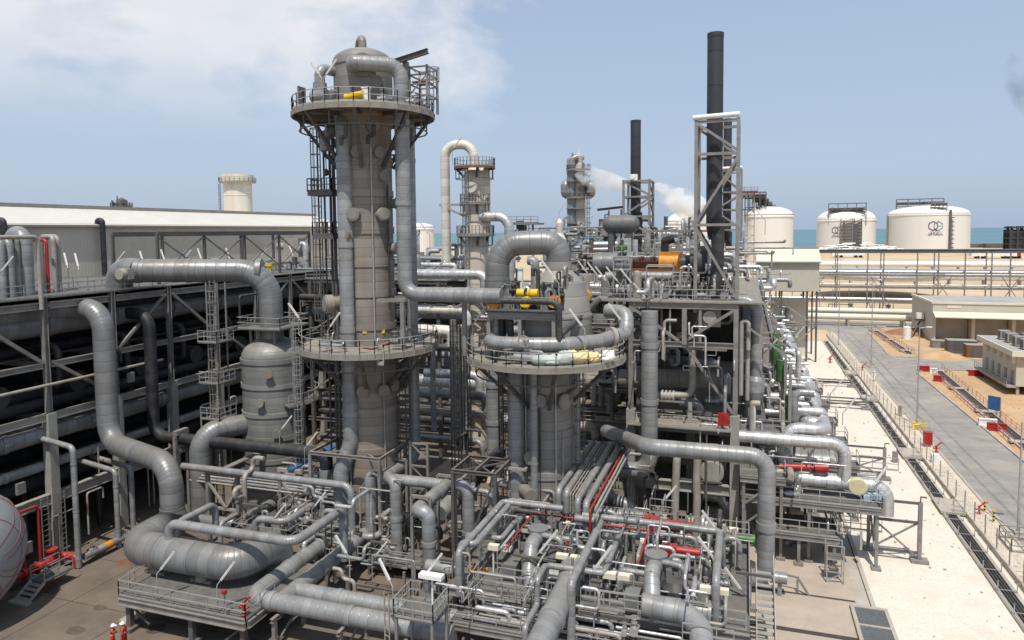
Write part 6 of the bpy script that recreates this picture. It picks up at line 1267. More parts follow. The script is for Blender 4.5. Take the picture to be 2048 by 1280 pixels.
for f in (0, .33, .66, 1):
    for dy_ in (0, 4): c = a.lerp(e, f); M().beam(V((c.x, c.y+dy_, zU)), V((c.x, c.y+dy_, a.z)), .16).out('post', STEEL, t)
for z_ in (a.z, z2_):
    for dy_ in (0, 4): M().beam(V((a.x-.3, a.y+dy_, z_)), V((e.x+.3, e.y+dy_, z_)), .18, .26).out('beam', STEEL, t)
M().rail([V((a.x, a.y, z2_)), V((e.x, e.y, z2_))], sp=1).out('handrail', GALV, t)
a = F(1080, 456, 30); pipe('long_line', 'long thin grey pipe on the skyline from the arch to the dark drum', [a, on(a, 'x', px=1212)], .14, STEEL)
t = thing('access_stand', 'stepped steel access frame at the left end of the upper deck', 'frame', F(1238, 600, 1))
x0_, x1_ = F(1228, 540, 1).x, F(1302, 540, 1).x
for z_ in (zr(F(1240, 540, 1), 540), zr(F(1240, 540, 1), 515)): M().bb((x0_, YF+.8, z_-.1), (x0_+(x1_-x0_)*.45, YF+2.6, z_)).out('deck', GRATE, t); q = M(); q.rail([(x0_, YF+.8, z_), (x0_+(x1_-x0_)*.45, YF+.8, z_)], sp=.8); q.out('handrail', GALV, t)
for x in (x0_, x0_+(x1_-x0_)*.45): M().beam((x, YF+.9, zU), (x, YF+.9, zr(F(1240, 540, 1), 515)), .16).out('post', STEEL, t)
M().beam((x0_, YF+.85, zU), (x0_+1.4, YF+.85, zr(F(1240, 540, 1), 540)), .14).beam((x0_+1.5, YF+.85, zU), (x0_+.9, YF+.85, zr(F(1240, 540, 1), 540)), .14).out('brace', STEEL, t)
for k, (px, row, dy_, ln) in enumerate(((1373, 590, 1, (.02, -.1)), (1218, 605, 0, (-1, 0)), (1240, 606, 0, (-1, 0)), (1268, 610, -.2, (-1, 0)), (1200, 570, 4, (-1, .1)), (1180, 520, 8, (-.6, 0)), (1295, 640, -.4, (-.9, 0)))): b = F(px, row, dy_); lamp(b if row > 603 else V((b.x, b.y, zU)), ['upright tube lamp at the middle of the upper deck rail', 'tube lamp at the left end of the upper deck', 'tube lamp under the stepped access frame', 'tube lamp at the corner of the upper deck, leaning left', 'tube lamp behind the stepped access frame', 'tube lamp among pipes behind the cone head', 'tube lamp below the upper deck corner'][k], 1.8, ln, 1.7)
# ================================================================== stacks
def stack(px, rt, rb, dy, rpx, ft, lx0, lx1, label, flabel, levels, dpt, roll, foot=None):
    c = F(px, rb, dy); q = M(); zt = zr(c, rt); d = (RT @ (c-CP)).z*-1; r = rpx*d/FOC; t = thing('exhaust_stack', label, 'stack', V((c.x, c.y, 0)))
    q.tube([c+V((0, 2.6, -1.0)), c+V((0, .0, -.2)), V((c.x, c.y, zt))], r, 1.2, 26); q.lathe((c.x, c.y, zt-.02), [(r*1.02, -.4), (r*1.02, .04), (r*.86, .04), (r*.86, -1.5)], 26, cap=False); q.out('flue', STACK, t)
    M().tube([c+V((.35, .5, .6)), c+V((.35, .5, -3.4)), c+V((.1, .5, -6.5))], r*.8, n=20).out('lower_flue', DARKP, t)
    z1 = zr(V((F(lx0, 300, dy-2).x, YF+dy-2, 20)), ft); xa, xb = F(lx0, 300, dy-2).x, F(lx1, 300, dy-2).x; z0 = foot if foot is not None else 0
    ft_ = thing('support_tower', flabel, 'frame', V((xa, YF+dy-2, z0))); W_ = xb-xa; sz = W_*.085
    for x in (xa, xb):
        for y in (YF+dy-2, YF+dy-2+dpt): M().beam((x, y, z0), (x, y, z1), sz).out('leg', STEEL, ft_)
    Z = [zr(V((xa, YF+dy-2, 20)), r_) for r_ in levels]
    for z in [z1-.2]+Z:
        q = M()
        for y in (YF+dy-2, YF+dy-2+dpt): q.beam((xa, y, z), (xb, y, z), sz*.8)
        for x in (xa, xb): q.beam((x, YF+dy-2, z), (x, YF+dy-2+dpt, z), sz*.8)
        q.out('ring_beam', STEEL, ft_)
    zs = [z1]+Z
    for i, (u, v) in enumerate(zip(zs, zs[1:])):
        for y in (YF+dy-2.02, YF+dy-2+dpt): q = M(); q.beam((xa, y, u-.3) if i % 2 == 0 else (xb, y, u-.3), (xb, y, v+.2) if i % 2 == 0 else (xa, y, v+.2), sz*.75); q.out('brace', STEEL, ft_)
        q = M(); q.beam((xb, YF+dy-2, u-.3), (xb, YF+dy-2+dpt, v+.2), sz*.6); q.out('brace', STEEL, ft_)
    if roll: M().cyl((xa-.3, YF+dy-2.1, z1+sz*.6), (xb+.1, YF+dy-2.1, z1+sz*.6+.12), sz*.75, n=12).out('top_beam_wrap', WHITE, ft_)
stack(1425, 67, 447, 2.4, 15.6, 240, 1389, 1471, 'tallest dark cylindrical exhaust stack right of centre', 'pale braced steel frame around the tallest dark stack', (309, 450, 600), 4.2, True, zU-1)
for s_ in (0,): M().beam(F(1470, 600, .4), V((F(1470, 600, .4).x, YF+.4, 0)), .42).out('frame_leg', STEEL, label='right leg of the stack frame running down to the ground', cat='post')
DY2 = 113/1.0-RT.row[2][1]*0; d2 = D(1271, 300, 113); DY2 = d2.y-YF
stack(1271, 241, 432, DY2, 10.2, 360, 1247, 1298, 'shorter dark exhaust stack left of the tallest', 'pale braced frame round the shorter dark stack', (394, 433, 470), 5, False, 14)
b = F(1268, 355, DY2-2); M().box(b, (1.1, .9, 1.0)).cyl(b-V((.2, .5, 0)), b-V((.2, .7, 0)), .35, n=10).out('stack_box', WHITE, label='white box hung on the shorter dark stack above its frame', cat='box')
d3 = D(1452, 400, 135); stack(1452, 238, 470, d3.y-YF, 8, 340, 1432, 1480, 'third dark stack half hidden behind the tallest', 'pale braced frame round the third dark stack', (385, 420, 460), 6, True, 14)
d4 = D(1495, 400, 190); t = thing('scaffold_tower', 'thin rusty scaffold tower behind the stack frames on the skyline', 'scaffold', V((d4.x, d4.y, 10)))
q = M()
for x in (-1.8, 0, 1.8):
    for y in (0, 3): q.beam((d4.x+x, d4.y+y, 10), (d4.x+x, d4.y+y, zr(d4, 383)), .18)
for k in range(8): z = 14+k*2.4; q.beam((d4.x-1.8, d4.y, z), (d4.x+1.8, d4.y, z), .15).beam((d4.x-1.8, d4.y, z), (d4.x+1.8, d4.y, z+2.4), .12)
q.out('tubes', mat('rusty_tubes', (.36, .27, .2), .7), t); M().bb((d4.x-2.6, d4.y-1, zr(d4, 383)-.3), (d4.x+2.6, d4.y+3, zr(d4, 383))).rail([(d4.x-2.6, d4.y-1, zr(d4, 383)), (d4.x+2.6, d4.y-1, zr(d4, 383))], r=.06).out('top_deck', RUST, t)
# ================================================================== pale column with U-pipe and the far steaming column
d = D(951, 470, 92); c = V((d.x, d.y, 0)); r = 21*92/FOC
t = thing('white_column', 'pale weathered column with rust streaks standing between the two grey columns', 'column', c); zt = zr(c, 350)
WS = mat('streaked_white_column', (.66, .60, .50), .5, .1, .1, .5, (.33, .25, .17), .65, .3, band=1.6, stretch=(1, 1, .12))
M().lathe(c, [(r*1.1, 0), (r*1.1, zr(c, 500)), (r, zr(c, 490)), (r, zt)]+[(r*math.cos(a), zt+1.1*math.sin(a)) for a in [rad(x) for x in range(10, 91, 16)]], 30).out('shell', WS, t)
e = c+V((1.2, .4, 0)); M().lathe(e, [(r*.55, zr(c, 470)), (r*.55, zr(c, 345)), (r*.4, zr(c, 337)), (.1, zr(c, 333))], 18).out('side_vessel', WS, t)
M().lathe(c+V((.2, -r-.2, zr(c, 376))), [(.7, -.3), (.7, .3), (.1, .3)], 16, (V((1, 0, 0)), V((0, 0, 1)), V((0, -1, 0)))).out('manway', WHTV, t)
for row, ro in ((334, 2.7), (405, 2.0), (468, 2.5)):
    ring_platform(t, c, zr(c, row), r*.98, ro, brackets=3, drop=1.6, m=RUST if row == 334 else STEEL, name='platform_deck', skirt=.3)
q = M(); q.ladder((c.x-.4, c.y-r-.5, 0), zr(c, 560), zr(c, 334), (-.2, -1)); q.out('caged_ladder', STEEL, t)
zt_ = zr(c, 288); lf = on(V((c.x, c.y-.4, 20)), 'x', px=894); pipe('u_pipe', 'tall pale upside-down U-pipe rising left of the pale column', [V((c.x-8, c.y-.5, zr(c, 553))), V((lf.x, lf.y, zr(lf, 552))), V((lf.x, lf.y, zt_)), V((c.x-.1, c.y, zt_)), V((c.x-.1, c.y, zt-.3))], .62, WHTV, 1.72, 20)
M().beam(V((lf.x-.9, lf.y, zr(lf, 410))), V((c.x, c.y-.4, zr(lf, 410))), .3).beam(V((lf.x-.4, lf.y-.4, zr(lf, 412))), V((c.x-r, c.y-.4, zr(lf, 433))), .28).out('pipe_bracket', STEELL, label='pale triangular bracket tying the U-pipe to the pale column', cat='bracket')
pipe('side_pipe', 'silver elbow pipe leaving the pale column to the right and dropping behind the arch', walk(V((c.x+r*.5, c.y-.5, zr(c, 434))), ('x', 1018), ('z', 620)), .62, SILV, 1.6, collar=9)
d = D(1158, 420, 170); c = V((d.x, d.y, 0)); r = 13*170/FOC
t = thing('far_column', 'slim far column with side drums and steam on the skyline', 'column', c); FARC = mat('far_beige_column', (.55, .48, .39), .6, .1, .08, .4, (.36, .27, .2), .5, .2, band=2.2, stretch=(1, 1, .2))
M().lathe(c, [(r, 0), (r, zr(c, 345)), (r*.6, zr(c, 325)), (r*.6, zr(c, 312)), (.1, zr(c, 306))], 24).out('shell', FARC, t)
for px, r2 in ((1145, .8), (1138, .45)): b = on(V((c.x, c.y-1.5, 20)), 'x', px=px); M().tube([(b.x, b.y, 8), (b.x, b.y, zr(b, 318)), (b.x+1.2, b.y+.6, zr(b, 314))], r2, 1, 12).out('side_pipe', CLADG, t)
for px, row in ((1132, 379), (1181, 379)): b = on(V((c.x, c.y, 30)), 'x', px=px); b.z = zr(b, row); q = M(); q.lathe(b, [(.2, -2.2), (1.0, -1.6), (1.25, -.8), (1.25, 1.2), (.8, 2), (.2, 2.3)], 16); q.out('side_drum', CLADG, t)
for row in (340, 362, 395, 416, 445): ring_platform(t, c, zr(c, row), r, r+1.7, a0=215, a1=345, brackets=0, m=STEEL, skirt=.3, hand=row in (340, 395))
q = M(); q.ladder((c.x+r+.6, c.y-.8, 0), 10, zr(c, 350), (1, -.4)); q.out('caged_ladder', STEELD, t)
q = M()
for k in range(30): a = rad(RND.uniform(0, 360)); rw = RND.uniform(316, 400); b = c+V((math.cos(a)*(r*.75+RND.uniform(0, 1.3)), math.sin(a)*(r+.8), zr(c, rw))); q.cyl(b, b+V((RND.uniform(-.7, .7), 0, RND.uniform(.4, 1.5))), RND.uniform(.1, .32), n=7)
q.out('top_piping', STEEL, t); M().cyl((c.x, c.y, zr(c, 306)), (c.x, c.y, zr(c, 297)), .12, n=6).out('mast', WHITE, t)
# ---- steam
SM = bpy.data.materials.new('steam'); SM.use_nodes = True; nt = SM.node_tree; nt.nodes.clear(); o_ = nt.nodes.new('ShaderNodeOutputMaterial'); pv = nt.nodes.new('ShaderNodeVolumePrincipled'); pv.inputs['Color'].default_value = (.97, .97, .97, 1); pv.inputs['Anisotropy'].default_value = .2
nz = nt.nodes.new('ShaderNodeTexNoise'); nz.inputs['Scale'].default_value = .16; nz.inputs['Detail'].default_value = 4; g = nt.nodes.new('ShaderNodeNewGeometry'); nt.links.new(g.outputs['Position'], nz.inputs['Vector']); mr = nt.nodes.new('ShaderNodeMapRange'); mr.inputs[1].default_value = .40; mr.inputs[2].default_value = .68; mr.inputs[3].default_value = 0; mr.inputs[4].default_value = .9; nt.links.new(nz.outputs[0], mr.inputs[0]); nt.links.new(mr.outputs[0], pv.inputs['Density']); nt.links.new(pv.outputs[0], o_.inputs['Volume'])
def plume(path, lb):
    q = M(); n = 14; rings = []
    for i, (p, r) in enumerate(path):
        d = (path[min(i+1, len(path)-1)][0]-path[max(i-1, 0)][0]).normalized(); u = d.cross(V((0, 0, 1))).normalized(); w = d.cross(u)
        rings.append([p+(u*math.cos(2*math.pi*k/n)+w*math.sin(2*math.pi*k/n))*r*(1+.35*MN.noise(V((k*.7, i*1.1, r)))) for k in range(n)])
    q.loft(rings, n); q.out('steam', SM, label=lb, cat='steam', kind='stuff')
plume([(D(1152, 352, 166), .6), (D(1163, 345, 165), 2.2), (D(1185, 355, 166), 2.8), (D(1215, 362, 168), 2.4), (D(1245, 371, 170), 1.6), (D(1262, 377, 171), .5)], 'thin white steam drifting off the far slim column')
plume([(D(1300, 372, 240), .6), (D(1312, 378, 240), 2.6), (D(1340, 392, 240), 4.0), (D(1370, 408, 241), 4.8), (D(1400, 425, 242), 5.2), (D(1420, 440, 243), 2)], 'dense white steam plume trailing down behind the stacks')
SMK = SM.copy(); SMK.name = 'dark_smoke'; pv2 = [n for n in SMK.node_tree.nodes if n.type == 'PRINCIPLED_VOLUME'][0]; pv2.inputs['Color'].default_value = (.12, .12, .14, 1)
m2 = [n for n in SMK.node_tree.nodes if n.type == 'MAP_RANGE'][0]; m2.inputs[1].default_value = .44; m2.inputs[4].default_value = .03; [n for n in SMK.node_tree.nodes if n.type == 'TEX_NOISE'][0].inputs['Scale'].default_value = .045
SM = SMK; plume([(D(2075, 250, 600), 4), (D(2050, 200, 600), 9), (D(2042, 165, 600), 11), (D(2030, 130, 600), 8), (D(2022, 105, 600), 2)], 'faint dark smoke wisps in the sky at the right edge')
# ================================================================== crowded plant behind the columns (reads as one mass of pipes)
def maze(label, x0, x1, y0, y1, z0, z1, n, seed, mats, rmax=.55, ln=9):
    R_ = random.Random(seed); q = {id(m): (M(), m) for m in mats}; st = M()
    for k in range(n):
        m = R_.choice(mats); b = q[id(m)][0]; p = V((R_.uniform(x0, x1), R_.uniform(y0, y1), R_.uniform(z0, z1))); r = R_.choice([.09, .12, .18, .25, .35, rmax]); ty = R_.random()
        if ty < .45: pts = walk(p, ('X', R_.uniform(ln*.22, ln)), ('Z', R_.uniform(-2.5, 2.5)), ('Y', R_.uniform(-3, 3)))
        elif ty < .7: pts = walk(p, ('Z', R_.uniform(1, 4)), ('X', R_.uniform(-2, 2)))
        elif ty < .85: pts = walk(p, ('Y', R_.uniform(3, 9)), ('X', R_.uniform(-3, 3)))
        else:
            b.cyl(p, p+V((0, 0, R_.uniform(1, 2.4))), r*1.8, n=10); b.cyl(p+V((0, 0, -.3)), p+V((0, 0, 0)), r*2.4, n=8); continue
        b.tube(pts, r, r*1.8, 8)
    out = []
    for i, (b, m) in enumerate(q.values()): out.append(b.out('pipework', m, label=label[i % len(label)], cat='pipework', kind='stuff'))
    return out
def rackblock(label, x0, x1, y0, y1, zs, nx=5):
    t = thing('pipe_rack', label, 'pipe rack', V((x0, y0, 0)))
    for i in range(nx):
        x = x0+(x1-x0)*i/(nx-1)
        for y in (y0, y1): M().beam((x, y, 0), (x, y, zs[-1]), .4).out('column', STEEL, t)
    for z in zs:
        for y in (y0, y1): q = M(); q.ibeam((x0-.5, y, z), (x1+.5, y, z), .28, .42); q.out('beam', STEEL, t)
    q = M()
    for z in zs: q.rail([(x0, y0-.2, z+.2), (x1, y0-.2, z+.2)], sp=2)
    q.out('handrail', GALV, t)
    M().bb((x0, y0+.3, zs[-1]+.2), (x1, y1-.3, zs[-1]+.3)).out('deck', GRATE, t); M().bb((x0, y0+2, zs[1]+.2), (x1, y1, zs[1]+.3)).out('deck', GRATE, t)
    for i in range(nx-1):
        x = x0+(x1-x0)*i/(nx-1); xx = x0+(x1-x0)*(i+1)/(nx-1)
        if i % 2: M().beam((x, y0-.25, zs[-2]), (xx, y0-.25, zs[-1]), .2).out('brace', STEEL, t)
lbs = ['grey pipes crowded behind the two columns', 'silver pipes crowded behind the two columns', 'pale pipes crowded behind the two columns']
rackblock('open pipe rack crowded with silver pipes behind the two columns', -34, -9, 84, 96, [4, 8, 12, 16, 19.5])
maze(lbs, -36, -10, 80, 96, 2, 21, 190, 31, [CLADG, SILV, STEELL], rmax=.6)
for k, (row, x0, x1, r, m, lb) in enumerate(((548, 830, 970, .55, SILV, 'silver horizontal pipe between the columns just above the grey crossover'), (618, 830, 935, .42, WHTV, 'pale horizontal pipe behind the middle ring platform'), (760, 832, 970, .75, SILV, 'fat silver horizontal pipe between the columns, upper'), (745, 850, 960, .5, SILV, 'silver pipe with an elbow above the fat one'), (783, 832, 972, .5, CLADG, 'grey horizontal pipe beneath the fat silver one'), (820, 835, 970, .4, STEELL, 'pale horizontal pipe low between the columns'), (660, 835, 905, .65, WHTV, 'pale drum shaped pipe behind the middle ring platform'), (872, 838, 965, .3, CLADG, 'slim grey pipe lowest between the columns'))):
    a = D(x0, row, 78+k % 3*2); pipe('middle_pipe', lb, walk(a, ('x', x1), ('Z', -1.6)), r, m, collar=3)
for k, (px, r, top, bot) in enumerate(((905, .35, 640, 880), (925, .5, 650, 900), (985, .75, 725, 930), (865, .3, 690, 860), (998, .3, 560, 720))): a = D(px, top, 74); pipe('middle_riser', ['thin grey riser left of the gap between the columns', 'pale square riser in the gap between the columns', 'thick grey riser just left of the second column', 'thin riser right of the tallest column', 'thin riser behind the arch pipe'][k], [a, V((a.x, a.y, zr(a, bot)))], r, CLADG if k != 1 else STEELL, collar=4)
a = G(1000, 905, 5.5); tube_thing('dark_diagonal_pipe', 'black pipe slanting down between the two columns toward the steel table frame', [([a, G(905, 1003, 4.2)], .66, 1, 0)], BLKP)
pipe('grey_sleeve', 'grey sleeve at the low end of the slanting black pipe', [G(905, 1003, 4.2), G(880, 1026, 3.8)], .72, CLADG)
for k, (px, d, w, top, bot) in enumerate(((912, 66, .5, 640, 935), (1012, 64, .7, 735, 900), (932, 70, .45, 655, 900))):
    b = D(px, 800, d); zA_, zB_ = zr(b, bot), zr(b, top); q = M()
    for s_ in (-w, -w*.4, w*.4, w): q.beam((b.x+s_, b.y, zB_), (b.x+s_, b.y, zA_), .1)
    z = zA_
    while z < zB_: q.beam((b.x-w, b.y, z), (b.x+w, b.y, z), .05); z += .5
    q.out('cable_ladder', DARKP, label=['dark upright cable ladder in the gap between the columns', 'wide dark upright cable ladder left of the second column', 'narrow dark cable ladder behind the first in the gap'][k], cat='cable ladder')
sheet('concrete_apron', [(-34, 70.5), (-22, 70.5), (-22, 79), (-34, 79)], .03, PAVER)
rackblock('tall pipe rack on the skyline behind the arch pipe', -30, -6, 118, 132, [6, 12, 18, 22], 6)
maze(['grey pipes and vents on the skyline behind the arch pipe', 'silver pipes and vents on the skyline behind the arch pipe', 'pale pipes and vents on the skyline behind the arch pipe'], -34, 2, 104, 135, 14, 25.6, 230, 77, [CLADG, SILV, STEELL], rmax=.5)
maze(['grey thin pipes and vents along the skyline left of the dark drum', 'silver thin pipes and vents along the skyline left of the dark drum', 'dark thin pipes along the skyline left of the dark drum'], -40, -8, 112, 135, 23, 28.2, 200, 55, [CLADG, SILV, STEELD], rmax=.4, ln=4)
maze(['grey pipes behind the turbine deck', 'silver pipes behind the turbine deck', 'white pipes behind the turbine deck'], -14, -4, 78, 100, 20, 25, 100, 12, [CLADG, SILV, WHTV], rmax=.45, ln=4)
maze(['grey fittings behind the left rack gantry', 'silver fittings behind the left rack gantry'], -56, -36, 78, 98, 20, 25, 80, 19, [CLADG, SILV], rmax=.35)
a = D(1040, 446, 120); q = M(); q.bb(a+V((-3.2, 0, -.3)), a+V((3.2, 4, 0))); q.rail([a+V((-3.2, 0, 0)), a+V((3.2, 0, 0))], sp=1.2, r=.05); q.beam(a+V((-2, 1, -.3)), V((a.x-2, a.y+1, 12)), .3).beam(a+V((2, 1, -.3)), V((a.x+2, a.y+1, 12)), .3); q.out('far_platform', STEEL, label='small railed platform on the skyline behind the arch pipe', cat='platform')
a = D(1119, 480, 95); M().lathe(V((a.x, a.y, 14)), [(.9, 0), (.9, zr(a, 478)-14), (.45, zr(a, 466)-14), (.45, zr(a, 445)-14), (.1, zr(a, 437)-14)], 18).out('white_pot', WHTV, label='white pointed pot vessel among pipes right of the arch', cat='vessel')
for k, (px, row, ln) in enumerate(((1010, 590, (-.7, 0)), (1130, 540, (-.8, .2)), (1180, 440, (.3, 0)), (1118, 445, (.3, 0)), (1255, 450, (.3, 0)), (860, 500, (-.9, 0)), (905, 330, (.6, 0)), (820, 520, (.8, 0)), (1530, 470, (-.9, .1)))): lamp(D(px, row, 85 if k not in (2, 3, 4) else 115), ['tube lamp in front of the pale column foot', 'tube lamp behind the cone head leaning left', 'skyline tube lamp right of the far column', 'skyline tube lamp left of the far column', 'skyline tube lamp left of the dark drum', 'tube lamp beside the U-pipe', 'tube lamp high on the pale column platform', 'tube lamp by the right riser of the tallest column', 'tube lamp on the skyline near the shed'][k], 1.8, ln, 1.6)
# ================================================================== exchanger bank along the gravel
RD = random.Random(41)
XE = 9.2
t = thing('side_deck', 'narrow railed side deck on the right flank of the compressor structure', 'deck', (XR+.5, YF, 0))
M().bb((XR+.45, YF-.4, zL-.1), (XR+4.6, YF+60, zL)).out('deck', GRATE, t); q = M(); q.ibeam((XR+.45, YF-.4, zL-.4), (XR+4.6, YF-.4, zL-.4), .25, .6); q.out('edge_beam', STEEL, t)
M().rail([(XR+.5, YF-.35, zL), (XR+4.55, YF-.35, zL), (XR+4.55, YF+30, zL)]).out('handrail', GALV, t)
for i in range(8):
    y = YF-.2+i*7.5; M().beam((XR+4.6, y, 0), (XR+4.6, y, zL+6-.4*i), .26).out('post', STEEL, t); M().beam((XR+.5, y, 2.2), (XR+4.6, y, zL-.7), .18).out('brace', STEEL, t)
    if i < 6: M().beam((XR+4.6, y+.3, zM-1), (XR+1, y+.3, zM+1.8), .18).out('brace', STEEL, t)
M().bb((XR+.5, YF+2, zM-.1), (XR+3.2, YF+50, zM)).out('upper_walk', GRATE, t); M().rail([(XR+.5, YF+2, zM), (XR+3.2, YF+2, zM), (XR+3.2, YF+40, zM)], sp=2).out('upper_handrail', GALV, t)
# loops of silver pipe, nearest first
names = ['nearest', 'second', 'third', 'fourth', 'fifth', 'sixth', 'seventh', 'eighth', 'farthest']
for k in range(9):
    y = 75+k*7.6; z = 8.0; r = .55
    pipe('loop_pipe', names[k]+' fat silver hairpin pipe loop beside the gravel', walk(V((2.2, y, z-4)), ('Z', 4), ('X', 5.6), ('Y', 2.9), ('Z', .5), ('X', -5)), r, SILV, 1.25, collar=4)
    pipe('loop_pipe', names[k]+' slimmer silver pipe arching over the hairpin loops', walk(V((1.2, y+4.6, z+1.5)), ('X', 6.0), ('Z', -3.4)), .42, SILV, .9, collar=4)
    if k < 7:
        c = V((8.4, y-2.2, 4.6)); q = M(); q.lathe(c, [(1.5, -4), (1.5, 0), (1.35, .55), (.9, .9), (.1, 1.05)], 24, 'x'); t = thing('exchanger', names[k]+' grey round-headed heat exchanger end facing the gravel', 'exchanger', c-V((2, 0, 4.6))); q.out('shell', CLADB, t)
        q = M(); q.cyl(c-V((.45, 0, 0)), c-V((.1, 0, 0)), 1.68, n=24); q.out('flange', STEEL, t); q = M(); q.bb((c.x-3, c.y-.6, 0), (c.x-2.4, c.y+.6, 3.2)); q.out('saddle', CONC, t); q = M(); q.bb((c.x-1.2, c.y-1.8, 2.5), (c.x+1.2, c.y-1.0, 2.6)); q.out('step', GRATE, t)
for k, (px, row, d) in enumerate(((1582, 838, 63), (1563, 762, 70), (1553, 727, 77), (1549, 702, 84))):
    c = D(px, row, d); t = thing('green_cylinder', ['nearest and biggest upright dark green cylinder between silver pipes', 'second upright dark green cylinder between silver pipes', 'third upright dark green cylinder between silver pipes', 'farthest upright dark green cylinder between silver pipes'][k], 'cylinder', c); h = 40*70/FOC*1.05
    M().lathe(c, [(.52, 0), (.52, h), (.46, h+.06), (.1, h+.08)], 18).out('canister', GREEN, t); M().cyl(c+V((0, 0, h)), c+V((0, 0, h+.5)), .06, n=6).out('top_stem', STEEL, t); M().cyl(V((c.x, c.y, zL)), c, .22, n=10).out('stem', STEEL, t)
# tall grey riser at the corner
a = F(1511, 615, 2); pipe('corner_riser', 'thick grey riser at the right corner of the compressor structure', [V((a.x-2.4, a.y+.5, a.z+.6)), V((a.x, a.y, a.z+.6)), V((a.x, a.y, zr(a, 800)))], .52, CLADG, 1.3, collar=5)
b = V((a.x, a.y, zr(a, 785))); M().lathe(b, [(.1, -.9), (.6, -.6), (.75, .1), (.75, 1.2), (.5, 1.6), (.5, 1.8)], 18).out('strainer', CLADG, label='grey bulb-shaped strainer below the corner riser', cat='vessel')
pipe('corner_pipe', 'thin grey riser with bend left of the corner riser', walk(F(1481, 790, .6), ('z', 642), ('X', .6), ('z', 700)), .2, STEELL, .4); pipe('corner_pipe', 'second thin grey riser left of the corner riser', walk(F(1494, 800, 1.0), ('z', 645), ('X', -.8)), .2, STEELL, .4)
# front pipe over to the dial vessel
a = F(1478, 872, -2.5); pts = walk(a, ('x', 1690), ('z', 965)); t = pipe('silver_pipe', 'straight silver pipe running right then dropping to the dial vessel', pts, .52, SILV, 1.1, collar=4); E0 = pts[-1]
pts = walk(F(1572, 985, -1.2), ('z', 856), ('x', 1652), ('Y', 2.4), ('x', 1612), ('Y', 1)); pipe('s_pipe', 'ribbed silver pipe snaking up behind the straight silver one', pts, .58, SILV, 1.15, collar=5)
ev = V((E0.x, E0.y, E0.z)); a = on(ev, 'x', px=1652); e = on(ev, 'x', px=1774)
t = thing('dial_vessel', 'horizontal silver pipe vessel with a round yellowish disc, elbow at its right end', 'vessel', a)
q = M(); q.tube([a-V((4.6, 0, 0)), a, e, e-V((0, 0, 2.4))], .56, 1.35, 20); q.cyl(a, a+V((.8, 0, 0)), .68, n=20).cyl(a-V((2, 0, 0)), a-V((1.4, 0, 0)), .66, n=20); q.out('shell', SILV, t)
c = on(ev, 'x', px=1713); q = M(); q.lathe(c, [(.72, .5), (.72, .85), (.64, .9), (.05, .9)], 24, (V((1, 0, 0)), V((0, 0, 1)), V((0, -1, 0)))); q.out('disc_cover', mat('yellowish_disc', (.55, .50, .30), .6, 0, .1, 2), t)
# right platforms
def rplat(lb, x0, x1, y0, y1, z, legs=True, br=True):
    t = thing('platform', lb, 'platform', (x0, y0, 0)); M().bb((x0, y0, z-.1), (x1, y1, z)).out('deck', GRATE, t); q = M()
    q.ibeam((x0, y0, z-.32), (x1, y0, z-.32), .22, .42).ibeam((x0, y1, z-.32), (x1, y1, z-.32), .22, .42).ibeam((x1, y0+.15, z-.32), (x1, y1-.15, z-.32), .22, .42); q.out('edge_beam', STEEL, t)
    M().rail([(x0, y0, z), (x1, y0, z), (x1, y1, z)]).out('handrail', GALV, t)
    if legs:
        for x in (x0+.3, x0+(x1-x0)*.5, x1-.3):
            for y in (y0+.2, y1-.2): q = M(); q.beam((x, y, 0), (x, y, z-.5), .24); q.box((x, y, .12), (.7, .7, .24)); q.out('leg', STEEL, t)
    if br: M().beam((x0+.4, y0+.12, z-2.4), (x0+2.6, y0+.12, z-.5), .15).out('brace', STEEL, t); M().beam((x1-.3, y0+.2, .5), (x1-.3, y1-.2, z-.6), .13).beam((x1-.3, y1-.2, .5), (x1-.3, y0+.2, z-.6), .13).out('brace', STEEL, t)
y0 = 61; rplat('upper right steel platform under the dial vessel with railings', XR+.6, 10.6, y0, y0+4.2, 5.1); rplat('lower right steel platform beneath the dial vessel', 1.5, 7.4, y0-.9, y0+3.2, 2.7, br=False)
rplat('left steel platform between front pipe and the dial vessel', XR+.5, 3.4, y0-.3, y0+5, 6.9, br=True)
for k in range(5): rplat(names[k+1]+' small exchanger platform in the row along the gravel', 6.4, 10.4, 71+k*8.2, 73.2+k*8.2, 5.2, True, False)
a, e = F(1560, 933, -2.8), F(1658, 936, -2.8); t = thing('red_actuator', 'long red horizontal cylinder actuator above the right platform', 'actuator', a); M().cyl(a, a.lerp(e, .62), .30, n=16).cyl(a.lerp(e, .72), e, .40, n=16).cyl(a.lerp(e, .6), a.lerp(e, .74), .16, n=10).out('cylinder', RED, t); M().beam(a.lerp(e, .3), a.lerp(e, .3)-V((0, 0, 1.4)), .25).out('stand', STEEL, t)
c = V((E0.x+2.1, y0+1.5, 5.1)); q = M()
for k in range(4): q.box(c+V((-.5+k*.35, .2*(k % 2), .3+.1*k)), (.5, .5, .5), .4*k)
q.out('tarpaulin', mat('pale_blue_tarp', (.35, .45, .55), .8, 0, .15, 3), label='pale blue tarpaulin bundle on the upper right platform', cat='tarpaulin')
t = thing('rolling_steps', 'small galvanised rolling step platform standing on the concrete at right', 'steps', G(1668, 1160)); c = V(t.location); q = M()
for x in (-.6, .6):
    for y in (-.6, .6): q.beam(c+V((x, y, 0)), c+V((x, y, 3.0)), .09)
for z in (.9, 1.9, 3.0): q.beam(c+V((-.6, -.6, z)), c+V((.6, -.6, z)), .07).beam(c+V((-.6, .6, z)), c+V((.6, .6, z)), .07)
